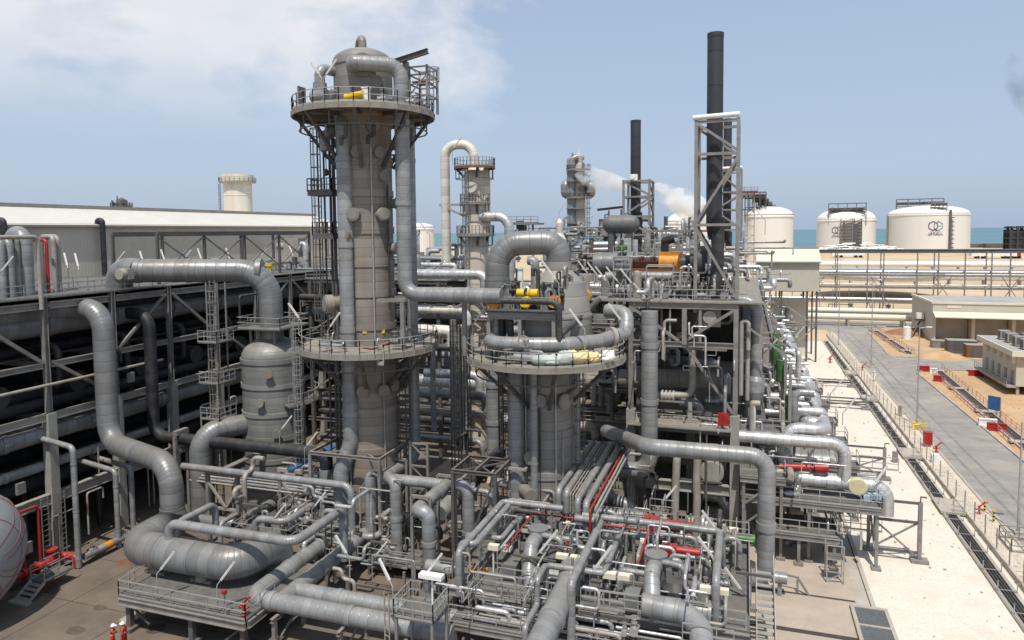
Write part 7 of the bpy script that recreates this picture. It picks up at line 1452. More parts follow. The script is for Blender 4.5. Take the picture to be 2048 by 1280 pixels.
q.beam(c+V((-.6, -.6, .2)), c+V((.6, -.6, .9)), .06); q.out('frame', GALV, t); M().bb(c+V((-.6, -.6, 1.85)), c+V((.6, .6, 1.95))).out('platform_deck', GRATE, t)
for k, (px, row, top) in enumerate(((1838, 1125, 1005), (1768, 960, 895), (1732, 820, 797), (1703, 775, 760))):
    b = G(px, row); h = zr(b, top); w = b.x-10.6; t = thing('portal_post', 'grey goalpost frame with braces standing on the gravel, '+['nearest to camera', 'second along', 'third along', 'farthest'][k], 'frame', b)
    q = M(); q.beam(b, V((b.x, b.y, h)), .3); q.box(b+V((0, 0, .15)), (1.3, .9, .3)); q.out('post', STEEL, t)
    for z in (h-.1, h*.66, .8): M().beam((b.x, b.y, z), (b.x-w, b.y, z), .16, .2).out('arm', STEELD, t)
    M().beam((b.x-.2, b.y+.05, h*.64), (b.x-w, b.y+.05, h*.2), .13).beam((b.x-w, b.y-.05, h*.62), (b.x-.2, b.y-.05, .5), .13).out('brace', STEEL, t)
    M().beam((b.x, b.y, h), (b.x, b.y, h+.5), .08).beam((b.x, b.y, h+.45), (b.x+.45, b.y, h+.45), .1).out('top_hook', STEELD, t)
    q = M(); q.beam((b.x-w, b.y, 0), (b.x-w, b.y, h), .28); q.out('post', STEEL, t)
for k in range(70):
    p = V((RD.uniform(XR+1, 6), RD.uniform(61.5, 100) if k < 50 else RD.uniform(100, 135), RD.choice([5.2, 7.0, 7.6, zL+.1, zL+1.2]))); r = RD.choice([.08, .12, .18, .28])
    if k % 5 == 0: valve(p, 'small valve packed among the exchanger pipes at right', RD.uniform(.25, .4), RD.choice('xy'), RD.choice([SILV, CLADG]), group='valves among the exchanger pipes')
    else: pipe('small_pipe', 'thin pipe packed among the exchanger pipes at right', walk(p, (RD.choice('XYZ'), RD.uniform(1, 3)), ('Z', RD.uniform(-1.6, 1.6)), (RD.choice('XY'), RD.uniform(-2, 2))), r, RD.choice([SILV, CLADG, STEELL, SILV]), group='thin pipes among the exchanger pipes')
maze(['grey pipes packed inside the exchanger bank', 'silver pipes packed inside the exchanger bank', 'pale pipes packed inside the exchanger bank'], XR+1, 4.6, 64, 140, 1, 12.5, 260, 99, [CLADG, SILV, STEELL], rmax=.35, ln=2.2)
for k, (px, row, d, ln) in enumerate(((1560, 705, 90, (.5, 0)), (1590, 690, 100, (.5, 0)), (1525, 735, 66, (.7, -.1)), (1660, 810, 76, (.8, .2)), (1685, 850, 70, (.8, .2)), (1745, 1000, 57, (.6, .3)), (1605, 960, 60, (.3, .2)), (1690, 760, 88, (.8, .2)))): lamp(D(px, row, d), ['tube lamp among the far green cylinders', 'tube lamp beside the farthest hairpin loops', 'long tube lamp by the corner riser', 'tube lamp at the nearest hairpin loop end', 'tube lamp over the nearest exchanger end', 'tube lamp at the right end of the upper right platform', 'tube lamp behind the red actuator', 'tube lamp at the middle exchanger ends'][k], 1.2, ln, 1.6)
a = G(1790, 925); q = M(); q.box(a+V((0, 0, .7)), (.55, .4, 1.2)); q.beam(a, a+V((0, 0, .3)), .2); q.out('junction_box', STEEL, label='small grey junction box standing alone on the gravel', cat='box')
# ================================================================== far shed on legs
SH = mat('shed_cream_sheet', (.47, .45, .37), .6, .05, .05, .4, (.4, .36, .28), .35, .2, corr=('x', .5))
SHR = mat('shed_cream_roof', (.66, .62, .47), .55, .05, .05, .4, (.55, .5, .38), .35, .2, corr=('x', .5))
b = G(1631, 725); yS = b.y; xS1 = on(V((b.x, yS, 14)), 'x', px=1638).x; p_ = V((xS1, yS, 0)); z0, z1, z2 = zr(p_, 583), zr(p_, 523), zr(V((xS1, yS+5, 0)), 497); xS0 = on(V((b.x, yS, 18)), 'x', px=1513).x
t = thing('shed_on_legs', 'cream metal shed with pitched roof raised on steel legs beside the gravel', 'shed', (xS0, yS, 0)); M().bb((xS0, yS, z0), (xS1, yS+11, z1)).out('wall', SH, t)
q = M(); q.v = [(xS0-.3, yS-.5, z1-.1), (xS1+.3, yS-.5, z1-.1), (xS1+.3, yS+5.5, z2), (xS0-.3, yS+5.5, z2), (xS0-.3, yS+11.5, z1-.1), (xS1+.3, yS+11.5, z1-.1)]
for f in ((0, 1, 2, 3), (3, 2, 5, 4), (1, 5, 2), (0, 3, 4)): q.face(f)
q.out('roof', SHR, t); M().beam((xS0-.3, yS+5.5, z2+.1), (xS1+.3, yS+5.5, z2+.1), .5, .3).beam((xS0-.3, yS-.6, z1-.15), (xS1+.3, yS-.6, z1-.15), .2, .3).out('trim', BT, t)
for x in (xS0+1, xS0+5, xS1-2.2, xS1-.4):
    for y in (yS+.4, yS+10.4): M().beam((x, y, 0), (x, y, z0), .35).out('leg', STEELD, t)
zz = z0*.52; M().bb((xS1-6, yS-1.2, zz), (xS1-.2, yS+.2, zz+.12)).out('landing', GRATE, t); M().beam((xS1-6.2, yS-.5, zz+4), (xS1-.4, yS-.5, zz-.1), .2).beam((xS1-.4, yS-.6, zz), (xS1-6, yS-.6, zz-5), .2).out('stair_stringer', STEELL, t); M().rail([(xS1-6, yS-1.1, zz+.1), (xS1-.2, yS-1.1, zz+.1)], sp=1.5).out('handrail', STEELL, t)
maze(['thin pipes under the cream shed', 'pale thin pipes under the cream shed'], xS0-1, xS0+6, yS-2, yS+4, 1, z0-2, 50, 7, [STEEL, SILV], rmax=.25, ln=3)
M().bb((xS0+3, yS+6, 0), (xS1-1.5, yS+6.2, z0-2)).out('sheet_wall', CREAM, label='pale cream wall panel under the raised shed', cat='wall')
# ================================================================== road side
def box_on(px, row, w, d, h, m, name, lb, cat, z=0):
    p = G(px, row, z); return M().bb(p+V((-w/2, -d/2, 0)), p+V((w/2, d/2, h))).out(name, m, label=lb, cat=cat)
p = G(1855, 893, .1); t = thing('hose_cabinet', 'tall red fire hose cabinet on a post beside the fence', 'cabinet', p); M().bb(p+V((-.45, -.4, .3)), p+V((.45, .4, 1.9))).out('case', RED, t); M().bb(p+V((-.42, -.43, .35)), p+V((-.03, -.405, 1.85))).bb(p+V((.03, -.43, .35)), p+V((.42, -.405, 1.85))).out('door', RED, t); M().bb(p+V((-.3, -.3, 0)), p+V((.3, .3, .3))).out('plinth', CONC, t)
def hydrant(px, row, lb, z=.1, s=1):
    p = G(px, row, z); t = thing('fire_hydrant', lb, 'hydrant', p); M().lathe(p, [(.2*s, 0), (.2*s, .1*s), (.12*s, .14*s), (.12*s, .8*s), (.18*s, .85*s), (.14*s, 1.0*s), (.03*s, 1.06*s)], 14).cyl(p+V((-.35*s, 0, .6*s)), p+V((.35*s, 0, .6*s)), .09*s, n=10).cyl(p+V((-.38*s, 0, .6*s)), p+V((-.3*s, 0, .6*s)), .13*s, n=10).cyl(p+V((.3*s, 0, .6*s)), p+V((.38*s, 0, .6*s)), .13*s, n=10).out('body', RED, t); M().cyl(p+V((0, 0, .9*s)), p+V((.5*s, -.2*s, 1.5*s)), .08*s, n=8).cyl(p+V((.5*s, -.2*s, 1.5*s)), p+V((.8*s, -.3*s, 1.6*s)), .1*s, .06*s, n=8).out('nozzle', RED, t)
hydrant(1872, 905, 'red fire monitor just right of the tall red cabinet', .1, .85); hydrant(1958, 1028, 'red hydrant beside the striped bollards at the fence', .1, .8); hydrant(1660, 725, 'red fire monitor on the far gravel by the fence start', .05, 1.2); hydrant(1725, 740, 'red fire monitor behind the fence near the road branch', .1, .9); hydrant(489, 1232, 'red fire monitor with a white cap on the low platform corner', 2.6, .95)
YB = mat('yellow_black_stripes', (.5, .38, .03), .5)
for k, (px, row) in enumerate(((1969, 1024), (1987, 1045))):
    p = G(px, row, .1); t = thing('bollard', 'yellow and black striped bollard by the road edge, '+('farther one' if k == 0 else 'nearer one'), 'bollard', p, 'striped bollards by the road')
    for i in range(7): M().cyl(p+V((0, 0, i*.17)), p+V((0, 0, i*.17+.17)), .09, n=10).out('band', YELL if i % 2 == 0 else BLACK, t)
def mast(px, row, top, lb, arm=True):
    p = G(px, row, .1); h = zr(p, top); t = thing('light_mast', lb, 'lamp', p); M().cyl(p, V((p.x, p.y, h)), .13, .06, n=10).out('pole', GALV, t)
    if arm: M().cyl((p.x, p.y, h-.1), (p.x+.9, p.y, h+.1), .05, n=6).out('arm', GALV, t); M().box((p.x+1.15, p.y, h+.1), (.7, .3, .14)).out('lamp_head', WHITE, t)
    M().bb(p-V((.3, .3, .1)), p+V((.3, .3, .25))).out('plinth', CONC, t)
mast(1834, 852, 655, 'slim light mast beside the road at the yellow fittings'); mast(2036, 1068, 845, 'slim light mast beside the road, nearest to camera'); mast(1742, 735, 560, 'slim light mast at the road branch'); mast(1677, 690, 520, 'farthest slim light mast near the road bend')
t = thing('fire_point', 'cluster of pipes and yellow fittings at the roadside by the light mast', 'fire point', G(1836, 860, .1)); p = V(t.location); q = M()
for k in range(7): e = p+V((RD.uniform(-1.2, 1), RD.uniform(-.8, .8), 0)); q.cyl(e, e+V((0, 0, RD.uniform(.6, 1.5))), .07, n=6); q.cyl(e+V((-.4, 0, .7)), e+V((.4, 0, .8)), .06, n=6)
q.out('fittings', YELL, t); M().rail([p+V((-1.6, 1.2, 0)), p+V((1.6, 1.2, 0))], sp=.8, toe=False).out('guard_rail', GALV, t)
box_on(1870, 925, .8, .8, 1.0, WHITE, 'white_bin', 'small white bin beside the red fire monitor', 'bin', .1)
box_on(1800, 832, .5, .3, 1.5, STEELL, 'panel_box', 'grey panel box on the path behind the fence', 'panel', .1)
q = M(); p = G(2030, 1078, .1); q.rail([p+V((-1.2, 0, 0)), p+V((1.8, 0, 0)), p+V((1.8, -3, 0)), p+V((-1.2, -3, 0))], sp=1.2, closed=True, r=.04); q.out('guard_rail', STEEL, label='low steel guard rail round the nearest light mast foot', cat='guard rail')
# sand side: trench, barricades, boards, heaps
BARR = mat('faded_red_white_rail', (.52, .27, .25), .6, 0, .2, 2)
for nm, (p0, p1, w, lb) in enumerate(((G(1745, 660), G(1818, 708), 1.4, 'short open trench with faded red rails in the orange sand'), (G(1868, 738), G(2060, 902), 1.6, 'long open trench with faded red rails along the road sand'))):
    d = (p1-p0).normalized(); n_ = V((-d.y, d.x, 0)); q = M()
    for s_ in (-1, 1): q.beam(p0+n_*w*.5*s_+V((0, 0, .12)), p1+n_*w*.5*s_+V((0, 0, .12)), .25, .3)
    t = thing('cable_trench', lb, 'trench', p0); q.out('kerb', CONC, t); q = M(); q.beam(p0+V((0, 0, .05)), p1+V((0, 0, .05)), w-.3, .06); q.out('trench_floor', DARKC, t)
    L = (p1-p0).length
    for s_ in (1, -1):
        k = 0; q = M()
        while k < L:
            e = p0+d*k+n_*(w*.5+.5)*s_; q.beam(e, e+V((RD.uniform(-.1, .1), RD.uniform(-.1, .1), 1.05)), .07)
            if k+2.2 < L: q.beam(e+V((0, 0, 1)), e+d*2.2+V((0, 0, 1+RD.uniform(-.15, .1))), .06).beam(e+V((0, 0, .55)), e+d*2.2+V((0, 0, .5)), .05)
            k += 2.2
        q.out('warning_rail', BARR, t)
    k = 3
    while k < L: e = p0+d*k; M().beam(e+n_*-.9*w+V((0, 0, .3)), e+n_*.9*w+V((0, 0, .3)), 1.2, .14).out('cover_slab', CONC, t); k += 16
for k, (px, row, w, m, lb) in enumerate(((1975, 853, 2.2, WHITE, 'white plastic road barrier by the sand trench'), (1993, 862, 2.2, RED, 'red plastic road barrier beside the white one'), (1952, 752, 2.4, RED, 'red plastic barrier under the cabin corner'), (1867, 748, 1.3, WHITE, 'small white barrier at the trench head'), (1847, 743, 2.0, RED, 'flat red barrier on the sand at the road branch'), (1877, 763, 1.6, RED, 'short red barrier beside the sand trench'))):
    p = G(px, row); t = thing('road_barrier', lb, 'barrier', p); M().bb(p+V((-w/2, -.32, 0)), p+V((w/2, .32, .25))).bb(p+V((-w/2, -.2, .25)), p+V((w/2, .2, 1.05))).bb(p+V((-w/2, -.26, .95)), p+V((w/2, .26, 1.1))).out('body', m, t)
p = G(1990, 838); t = thing('notice_board', 'blue notice board on two posts in the sand', 'sign', p); M().beam(p+V((-.9, 0, 0)), p+V((-.9, 0, 3.4)), .1).beam(p+V((.3, -1.0, 0)), p+V((.3, -1.0, 3.4)), .1).out('post', STEEL, t); M().beam(p+V((-.9, 0, 2.4)), p+V((.3, -1.0, 2.4)), .08, 2.0).out('board', BLUE, t)
def heap(px, row, rx, ry, h, m, lb, sd=1):
    p = G(px, row); q = M(); n = 26; rings = []
    for i in range(8):
        f = i/7; rings.append([V((p.x+rx*(1-f)*math.cos(a)*(1+.3*MN.noise(V((math.cos(a)*2+sd, math.sin(a)*2, f*2)))), p.y+ry*(1-f)*math.sin(a)*(1+.3*MN.noise(V((math.cos(a)*2, math.sin(a)*2+sd, f*2)))), .02+h*(1-(1-f)**1.6)*(1+.25*MN.noise(V((a, f*3, sd)))))) for a in [2*math.pi*j/n for j in range(n)]])
    q.loft(rings, n, cap=False); q.out('sand_heap', m, label=lb, cat='heap')
heap(1882, 716, 5, 4, 1.5, SAND2, 'low mound of orange sand beside the branch road', 1); heap(1825, 668, 6, 5, 1.8, mat('reddish_earth', (.30, .15, .08), .95, 0, .2, .6, bump=.4, bscale=3), 'reddish earth heap by the low beige building', 4)
p = G(1838, 668); M().bb(p+V((-1.6, -1, 0)), p+V((1.8, 1, 1.6))).box(p+V((.6, -1.05, 1.3)), (1.2, .1, .7)).out('skip', mat('dark_orange_skip', (.12, .05, .03), .7), label='dark skip with orange flap at the corner of the low building', cat='skip')
for k, (px, row) in enumerate(((1738, 655), (1762, 655), (1828, 700), (1905, 702))): box_on(px, row, 2.4, 1.6, .3, CONC, 'manhole_slab', ['flat concrete slab at the start of the short trench', 'flat concrete slab right of the short trench start', 'flat concrete slab near the sand mound', 'flat concrete slab before the containers'][k], 'slab', .02)
# low beige building
x0, y0 = 43.3, 192; zt = zr(V((x0, y0, 0)), 607); BB = mat('beige_render', (.50, .465, .385), .8, 0, .06, .3, (.4, .35, .27), .4, .15)
ROOFG = mat('grey_roof_felt', (.33, .33, .32), .9, 0, .1, .2, (.4, .37, .32), .5, .1)
t = thing('low_building', 'long low beige building with open bays under a sloping awning', 'building', (x0, y0, 0)); X1 = 130
M().bb((x0, y0+6, 0), (X1, y0+22, zt)).out('wall', BB, t); M().bb((x0, y0-.2, zt-2.4), (X1, y0+5.99, zt)).out('fascia', BB, t); M().bb((x0-.3, y0-.4, zt+.003), (X1, y0+.2, zt+.5)).bb((x0-.3, y0+.2, zt+.003), (x0+.2, y0+22, zt+.5)).out('parapet', CREAM, t); M().bb((x0+.2, y0+.2, zt+.003), (X1, y0+22, zt+.12)).out('roof', ROOFG, t)
ROLL = mat('dusty_roller_door', (.36, .335, .28), .7, .1, .1, .5, (.28, .24, .19), .5, .3, corr=('z', .25))
q = M(); q.v = [(x0, y0-.25, zt-1.9), (X1, y0-.25, zt-1.9), (X1, y0-2.6, zt-2.9), (x0, y0-2.6, zt-2.9), (x0, y0-.25, zt-2.2), (X1, y0-.25, zt-2.2), (X1, y0-2.6, zt-3.15), (x0, y0-2.6, zt-3.15)]
for f in ((0, 3, 2, 1), (4, 5, 6, 7), (3, 7, 6, 2), (0, 4, 7, 3)): q.face(f)
q.out('awning', SHR, t)
for k in range(9): x = x0+.4+k*8.2; M().bb((x-.35, y0-.15, 0), (x+.35, y0+6, zt-2.4)).out('pier', BB, t)
for k in range(8): x = x0+.8+k*8.2; M().bb((x, y0+2.6, 0), (x+7.3, y0+2.75, zt-2.6)).out('roller_door', ROLL, t)
for k in range(5): M().bb((x0+3+k*16, y0-.28, zt-1.0), (x0+6+k*16, y0-.2, zt-.35)).out('panel', CREAM, t)
M().beam((x0-.3, y0+9, 4), (x0-3, y0+9, 0), .2).beam((x0-3.4, y0+5, 0), (x0-.6, y0+9, 4.2), .2).bb((x0-2, y0+7, 4), (x0, y0+10, 4.2)).out('outside_stair', STEELD, t); M().bb((x0-1.8, y0+7.2, 4.6), (x0-.2, y0+8.6, 6)).out('stair_cabinet', WHITE, t); M().lathe((x0-5, y0+2, 0), [(.9, 0), (.9, 3), (.2, 3.3)], 14).out('water_tank', WHITE, label='small white upright tank beside the low beige building', cat='tank')
# cabin on stilts with air conditioners
x0, y1_, ya = 42.2, 150, 133.0; zf, zt = 1.5, zr(V((42.2, 133, 0)), 712)
t = thing('raised_cabin', 'beige site cabin raised on stilts with air conditioners on its roof', 'cabin', (x0, ya, 0)); M().bb((x0, ya, zf), (x0+18, y1_, zt)).out('wall', BB, t); M().bb((x0-.9, ya-.9, zt), (x0+19, y1_+.6, zt+.9)).out('roof', CREAM, t); M().bb((x0-.6, ya-.6, zt+.9), (x0+18.7, y1_+.3, zt+.95)).out('roof_deck', ROOFG, t)
M().bb((x0-1.3, ya-.2, zf-.25), (x0-.01, y1_, zf)).out('walkway', STEELL, t); M().rail([(x0-1.25, ya, zf), (x0-1.25, y1_, zf)], sp=1.2).out('handrail', GALV, t)
for k in range(5): M().bb((x0-.06, ya+1+k*3.2, zf+.05), (x0-.001, ya+2.2+k*3.2, zf+2.3)).out('door', STEEL, t)
for k in range(5): M().bb((x0-.5, ya+.2+k*3.3, zt-1.3), (x0-.001, ya+.45+k*3.3, zt)).out('rib', CREAM, t)
for k in range(6):
    for y in (ya+.5, y1_-.5, (ya+y1_)/2): M().bb((x0+.2+k*3.4, y-.2, 0), (x0+.6+k*3.4, y+.2, zf)).out('stilt', CONC, t)
FAN = mat('fan_grille', (.12, .11, .10), .7)
for k in range(7):
    c = V((x0+1.8+(k % 2)*2.4, ya+1.2+(k//2)*3.6, zt+.95)); t = thing('air_conditioner', 'boxy air conditioner on the raised cabin roof, '+['front left', 'front right', 'second row left', 'second row right', 'third row left', 'third row right', 'rear'][k], 'air conditioner', c, 'air conditioners on the cabin roof'); M().bb(c+V((-.8, -.8, .15)), c+V((.8, .8, 1.7))).out('case', STEELL, t); M().bb(c+V((-.6, -.83, .4)), c+V((.6, -.805, 1.5))).bb(c+V((-.83, -.6, .4)), c+V((-.805, .6, 1.5))).out('grille', FAN, t)
    M().bb(c+V((-.7, -.7, 0)), c+V((.7, .7, .15))).out('feet', STEELD, t)
for k, (px, row, w, d, h, m, lb) in enumerate(((1925, 708, 5.5, 3, 2.8, STEELD, 'grey storage container left of the raised cabin'), (1952, 716, 3.4, 2.6, 2.6, RUST, 'rusty red container squeezed beside the raised cabin'), (1990, 672, 8, 4, 3.6, CREAM, 'cream flat-roofed hut behind the raised cabin'), (1890, 697, 5, 2.5, 1.6, STEEL, 'grey fenced pallet stack before the low building'))):
    p = G(px, row); t = thing('container', lb, 'container', p); M().bb(p+V((-w/2, 0, .05)), p+V((w/2, d, h))).out('wall', m, t); M().bb(p+V((-w/2-.05, -.05, h)), p+V((w/2+.05, d+.05, h+.12))).out('roof', STEELL if k != 2 else SHR, t)
    M().bb(p+V((-.9, -.05, .1)), p+V((.9, -.002, min(2.2, h-.2)))).out('door', STEELD, t)
# ================================================================== small stuff of a working plant
RS_ = random.Random(77)
def sprinkle(n, box, lb, grp, ms, kinds='pppvsb', hmax=3.0, rs=(.05, .07, .1, .14, .2)):
    x0, x1, y0, y1, z0, z1 = box
    for k in range(n):
        p = V((RS_.uniform(x0, x1), RS_.uniform(y0, y1), RS_.uniform(z0, z1))); ty = kinds[k % len(kinds)]
        if ty == 'p': pipe('thin_pipe', 'thin bent pipe '+lb, walk(p, ('Z', RS_.uniform(.8, hmax)), (RS_.choice('XY'), RS_.choice([-1, 1])*RS_.uniform(.8, 3.5)), ('Z', RS_.choice([-1, 1])*RS_.uniform(.4, 1.2)), (RS_.choice('XY'), RS_.uniform(-1.5, 1.5))), RS_.choice(rs), RS_.choice(ms), group='thin pipes '+grp)
        elif ty == 'v': valve(p, 'small valve with handwheel '+lb, RS_.uniform(.2, .32), RS_.choice('xy'), RS_.choice(ms), group='valves '+grp, wm=RS_.choice([STEEL, GALV]))
        elif ty == 's': M().beam(V((p.x, p.y, z0)), V((p.x, p.y, z0+RS_.uniform(.6, 1)*hmax)), RS_.choice([.1, .14, .18])).out('post', RS_.choice([STEEL, STEELD, GALV]), label='thin upright steel post '+lb, cat='post', group='posts '+grp)
        elif ty == 'b':
            a = V((p.x, p.y, p.z)); q = M(); q.beam(a, a+V((RS_.choice([-1, 1])*RS_.uniform(1.5, 4), 0, 0)), .12, .16); q.out('bar', RS_.choice([STEEL, STEELD]), label='short horizontal steel bar '+lb, cat='bar', group='bars '+grp)
        elif ty == 'r':
            q = M(); d = V((RS_.uniform(1.5, 3.5), 0, 0)) if RS_.random() < .5 else V((0, RS_.uniform(1.5, 3.5), 0)); q.rail([p, p+d], sp=.9); q.out('handrail_length', GALV, label='short length of handrail '+lb, cat='handrail', group='handrails '+grp)
sprinkle(70, (-41, -27, 45, 58, .1, 5.2), 'in the hollow between U-duct and tallest column', 'in the hollow behind the U-duct', [CLADG, CLADG, SILV, STEELL, DARKP], 'ppvsbpr')
sprinkle(46, (-30, -18.6, 41.5, 56, .1, 4.2), 'around the twin arches before the columns', 'around the twin arches', [CLADG, CLADG, SILV, STEELL, DARKP], 'ppvsbpr')
sprinkle(40, (-26, -10, 57, 70, .1, 7), 'in the shade between the two columns', 'between the two columns', [CLADG, DARKP, SILV, STEELL], 'ppsbp', 4)
sprinkle(46, (XL-3, XR, YF-1.4, YF+2.2, .2, zU-3), 'on the face of the compressor structure', 'on the compressor structure face', [CLADG, DARKP, STEELL, SILV], 'pspbp', 3.5, (.05, .07, .1, .15))
sprinkle(40, (x0_ if False else XL, XR, YF+.6, YF+9, zU, zU+1.8), 'among the machinery of the upper deck', 'on the upper compressor deck', [CLADG, SILV, STEEL, STEELL], 'ppsrv', 2.2)
sprinkle(40, (XR+.8, 9.6, 61, 66, 1.5, 7.4), 'on the right platforms by the dial vessel', 'on the right platforms', [SILV, CLADG, STEELL], 'pprsb', 1.8, (.05, .07, .1))
sprinkle(34, (-17.5, -1, 38.6, 41, 3.5, 5.2), 'along the front gallery of the pump deck', 'along the pump deck front gallery', [CLADG, SILV, STEELL], 'pprbv', 1.4, (.05, .07, .1))
sprinkle(60, (-17.5, -.3, 42, 53.5, 4.6, 6.4), 'over the pump deck', 'over the pump deck', [CLADG, CLADG, SILV, STEELL], 'pprsbpv', 1.8, (.05, .07, .1, .13))
# conduits and boxes on the rack face
for k in range(30):
    y = RS_.uniform(YC[1], YC[9]); z = RS_.choice([Z1+.3, Z2+.3, Z3+.3, 1]); h = RS_.uniform(2, 5); q = V((XF+.55, y, z))
    if k % 3 == 0: M().beam(q, q+V((0, 0, h)), .09).out('conduit', STEELL, label='thin upright conduit on the face of the left rack', cat='conduit', group='conduits on the left rack face')
    elif k % 3 == 1: pipe('face_pipe', 'thin pipe with a bend on the face of the left rack', walk(q, ('Z', h), ('Y', RS_.uniform(1, 4)), ('Z', -1)), RS_.choice([.06, .09, .14]), RS_.choice([CLADG, STEELL, DARKP]), group='thin pipes on the left rack face')
    else: M().box(q+V((0, 0, 1.2)), (.25, .7, .9)).out('box', STEEL, label='small grey box fixed on the face of the left rack', cat='box', group='boxes on the left rack face')
# thin lines and ladders up the columns
for T, R_, names_, pxs in ((T1, R1, 'tallest column', ((700, .07), (716, .05), (755, .06), (770, .05), (786, .08))), (T2, R2, 'second column', ((1052, .06), (1080, .05), (1112, .07), (1126, .05)))):
    u_, v_ = axes(T)
    for k, (px, r) in enumerate(pxs):
        p = on(V((T.x, T.y, 10))+u_*(R_+.12), v_, px=px); off = (p-V((T.x, T.y, 10))).dot(v_); d_ = math.sqrt(max(.2, (R_+.2)**2-off*off)); b = V((T.x, T.y, 0))+v_*off+u_*d_
        zl = [(2, zm1-1), (zm1+.1, zm1+9), (zm1+.5, zt1-3), (4, zm1-2), (zm1+3, zt1-6)][k] if T is T1 else [(2, zm2-1), (5, zm2-3), (1, zm2-1), (3, zm2-6)][k]
        M().cyl(V((b.x, b.y, zl[0])), V((b.x, b.y, zl[1])), r, n=6).out('thin_line', [STEELL, DARKP, GALV][k % 3], label='thin vertical line clipped to the shell of the '+names_, cat='pipe', group='thin lines up the '+names_)
for nm, T, R_, fw, px, z0_, z1_ in (('lower part of the tallest column, right side', T1, R1, .2, 806, 1, zm1+1), ('second column, right side', T2, R2, .3, 1160, 1, zm2+1), ('second column, left side', T2, R2, .4, 1012, 2, zm2)):
    u_, v_ = axes(T); p = on(V((T.x, T.y, 10))+u_*fw, v_, px=px); q = M(); q.ladder((p.x, p.y, 0), z0_, z1_, (u_.x, u_.y)); q.out('caged_ladder', STEELD, label='caged ladder up the '+nm, cat='ladder')
u_, v_ = axes(T1)
for k in range(9):
    a_ = rad(-150+k*36); p = T1+(v_*math.cos(a_)+u_*math.sin(-a_))*RS_.uniform(3.2, 5); p.z = zt1-1.2; pipe('hanging_pipe', 'short bent pipe hung beneath the top ring platform', walk(p, ('Z', -RS_.uniform(.8, 2.2)), (RS_.choice('XY'), RS_.uniform(-2, 2)), ('Z', -.6)), RS_.choice([.1, .16, .24]), RS_.choice([CLADG, STEELD, DARKP]), group='pipes beneath the top ring platform')
    p2 = T1+(v_*math.cos(a_)+u_*math.sin(-a_))*RS_.uniform(3, 4.6); p2.z = zm1+.05; pipe('deck_pipe', 'low bent pipe on the middle ring platform', walk(p2, ('Z', RS_.uniform(.4, 1)), (RS_.choice('XY'), RS_.uniform(-1.6, 1.6)), ('Z', -.4)), RS_.choice([.06, .09, .13]), RS_.choice([CLADG, STEEL, SILV]), group='low pipes on the middle ring platform')
u_, v_ = axes(T2)
for k in range(14):
    a_ = rad(190+k*12.5); p = T2+(v_*math.cos(a_)-u_*math.sin(a_))*RS_.uniform(3.4, 5.8); p.z = zm2+.05
    if k % 2: pipe('deck_pipe', 'low bent pipe on the second ring platform', walk(p, ('Z', RS_.uniform(.4, 1.5)), (RS_.choice('XY'), RS_.uniform(-1.6, 1.6)), ('Z', -.4)), RS_.choice([.06, .09, .14]), RS_.choice([CLADG, STEEL, DARKP]), group='low pipes on the second ring platform')
    else: M().beam(p, p+V((0, 0, RS_.uniform(.8, 3))), .12).out('post', STEEL, label='thin steel post on the second ring platform', cat='post', group='posts on the second ring platform')
for k in range(16):
    p = V((RS_.uniform(k0.x+.3, k1.x-.3), RS_.uniform(k0.y+.3, k0.y+2.8), zk)); pipe('manifold_pipe', 'small bent pipe among the valves of the manifold deck', walk(p, ('Z', RS_.uniform(.5, 1.8)), (RS_.choice('XY'), RS_.uniform(-1.4, 1.4)), ('Z', -.5)), RS_.choice([.07, .1, .15]), RS_.choice([CLADG, DARKP, STEEL, SILV]), group='small pipes on the manifold deck')
for k in range(18):
    p = V((RS_.uniform(k0.x+.3, k1.x+.6), k0.y+RS_.uniform(1.2, 3.4), zk)); h = RS_.uniform(1.6, 3.4)
    if k % 3: pipe('manifold_riser', 'slim tall riser in front of the cone head on the manifold deck', walk(p, ('Z', h), (RS_.choice('XY'), RS_.uniform(-1.2, 1.2)), ('Z', -.6)), RS_.choice([.08, .12, .17]), RS_.choice([CLADG, DARKP, STEEL, DARKP]), group='slim risers on the manifold deck')
    else: valve(p+V((0, 0, h*.5)), 'small dark valve in front of the cone head on the manifold deck', .26, 'xy'[k % 2], DARKP, group='dark valves on the manifold deck')
# wear on the ground: oil patches, tyre tracks, loose stones
OIL = mat('oil_patch', (.115, .094, .075), .6, 0, .2, 1.5, (.11, .09, .07), .6, .8); TYRE = mat('tyre_track', (.215, .203, .188), .9, 0, .2, .8, (.24, .225, .205), .7, .5)
def blot(px, row, r, m, z, lb):
    p = G(px, row); q = M(); n = 22; q.v = [(p.x+r*(1+.45*MN.noise(V((math.cos(a)*1.3+px, math.sin(a)*1.3, row))))*math.cos(a)*1.4, p.y+r*(1+.45*MN.noise(V((math.cos(a)*1.3, math.sin(a)*1.3+px, row))))*math.sin(a), z) for a in [2*math.pi*i/n for i in range(n)]]; q.f = [tuple(range(n))]; q.sm = [False]; q.uv = [None]; q.out('oil_stain', m, label=lb, cat='stain')
blot(200, 1215, .38, OIL, .026, 'dark oil stain on the concrete left of the workers'); blot(150, 1262, .5, OIL, .026, 'wide dark oil stain at the bottom left of the yard'); blot(330, 1215, .3, OIL, .026, 'small dark stain beside the low platform leg')
for k, (x, w) in enumerate(((24.6, .35), (26.3, .35))):
    q = M(); ys = [20+i*6 for i in range(31)]; q.v = []
    for y in ys: dx = .35*math.sin(y*.045+k//2*1.7); q.v += [(x+dx-w/2, y, .056+.001*k), (x+dx+w/2, y, .056+.001*k)]
    for i in range(len(ys)-1): q.face((2*i, 2*i+1, 2*i+3, 2*i+2))
    q.out('tyre_track', TYRE, kind='structure')
q = M()
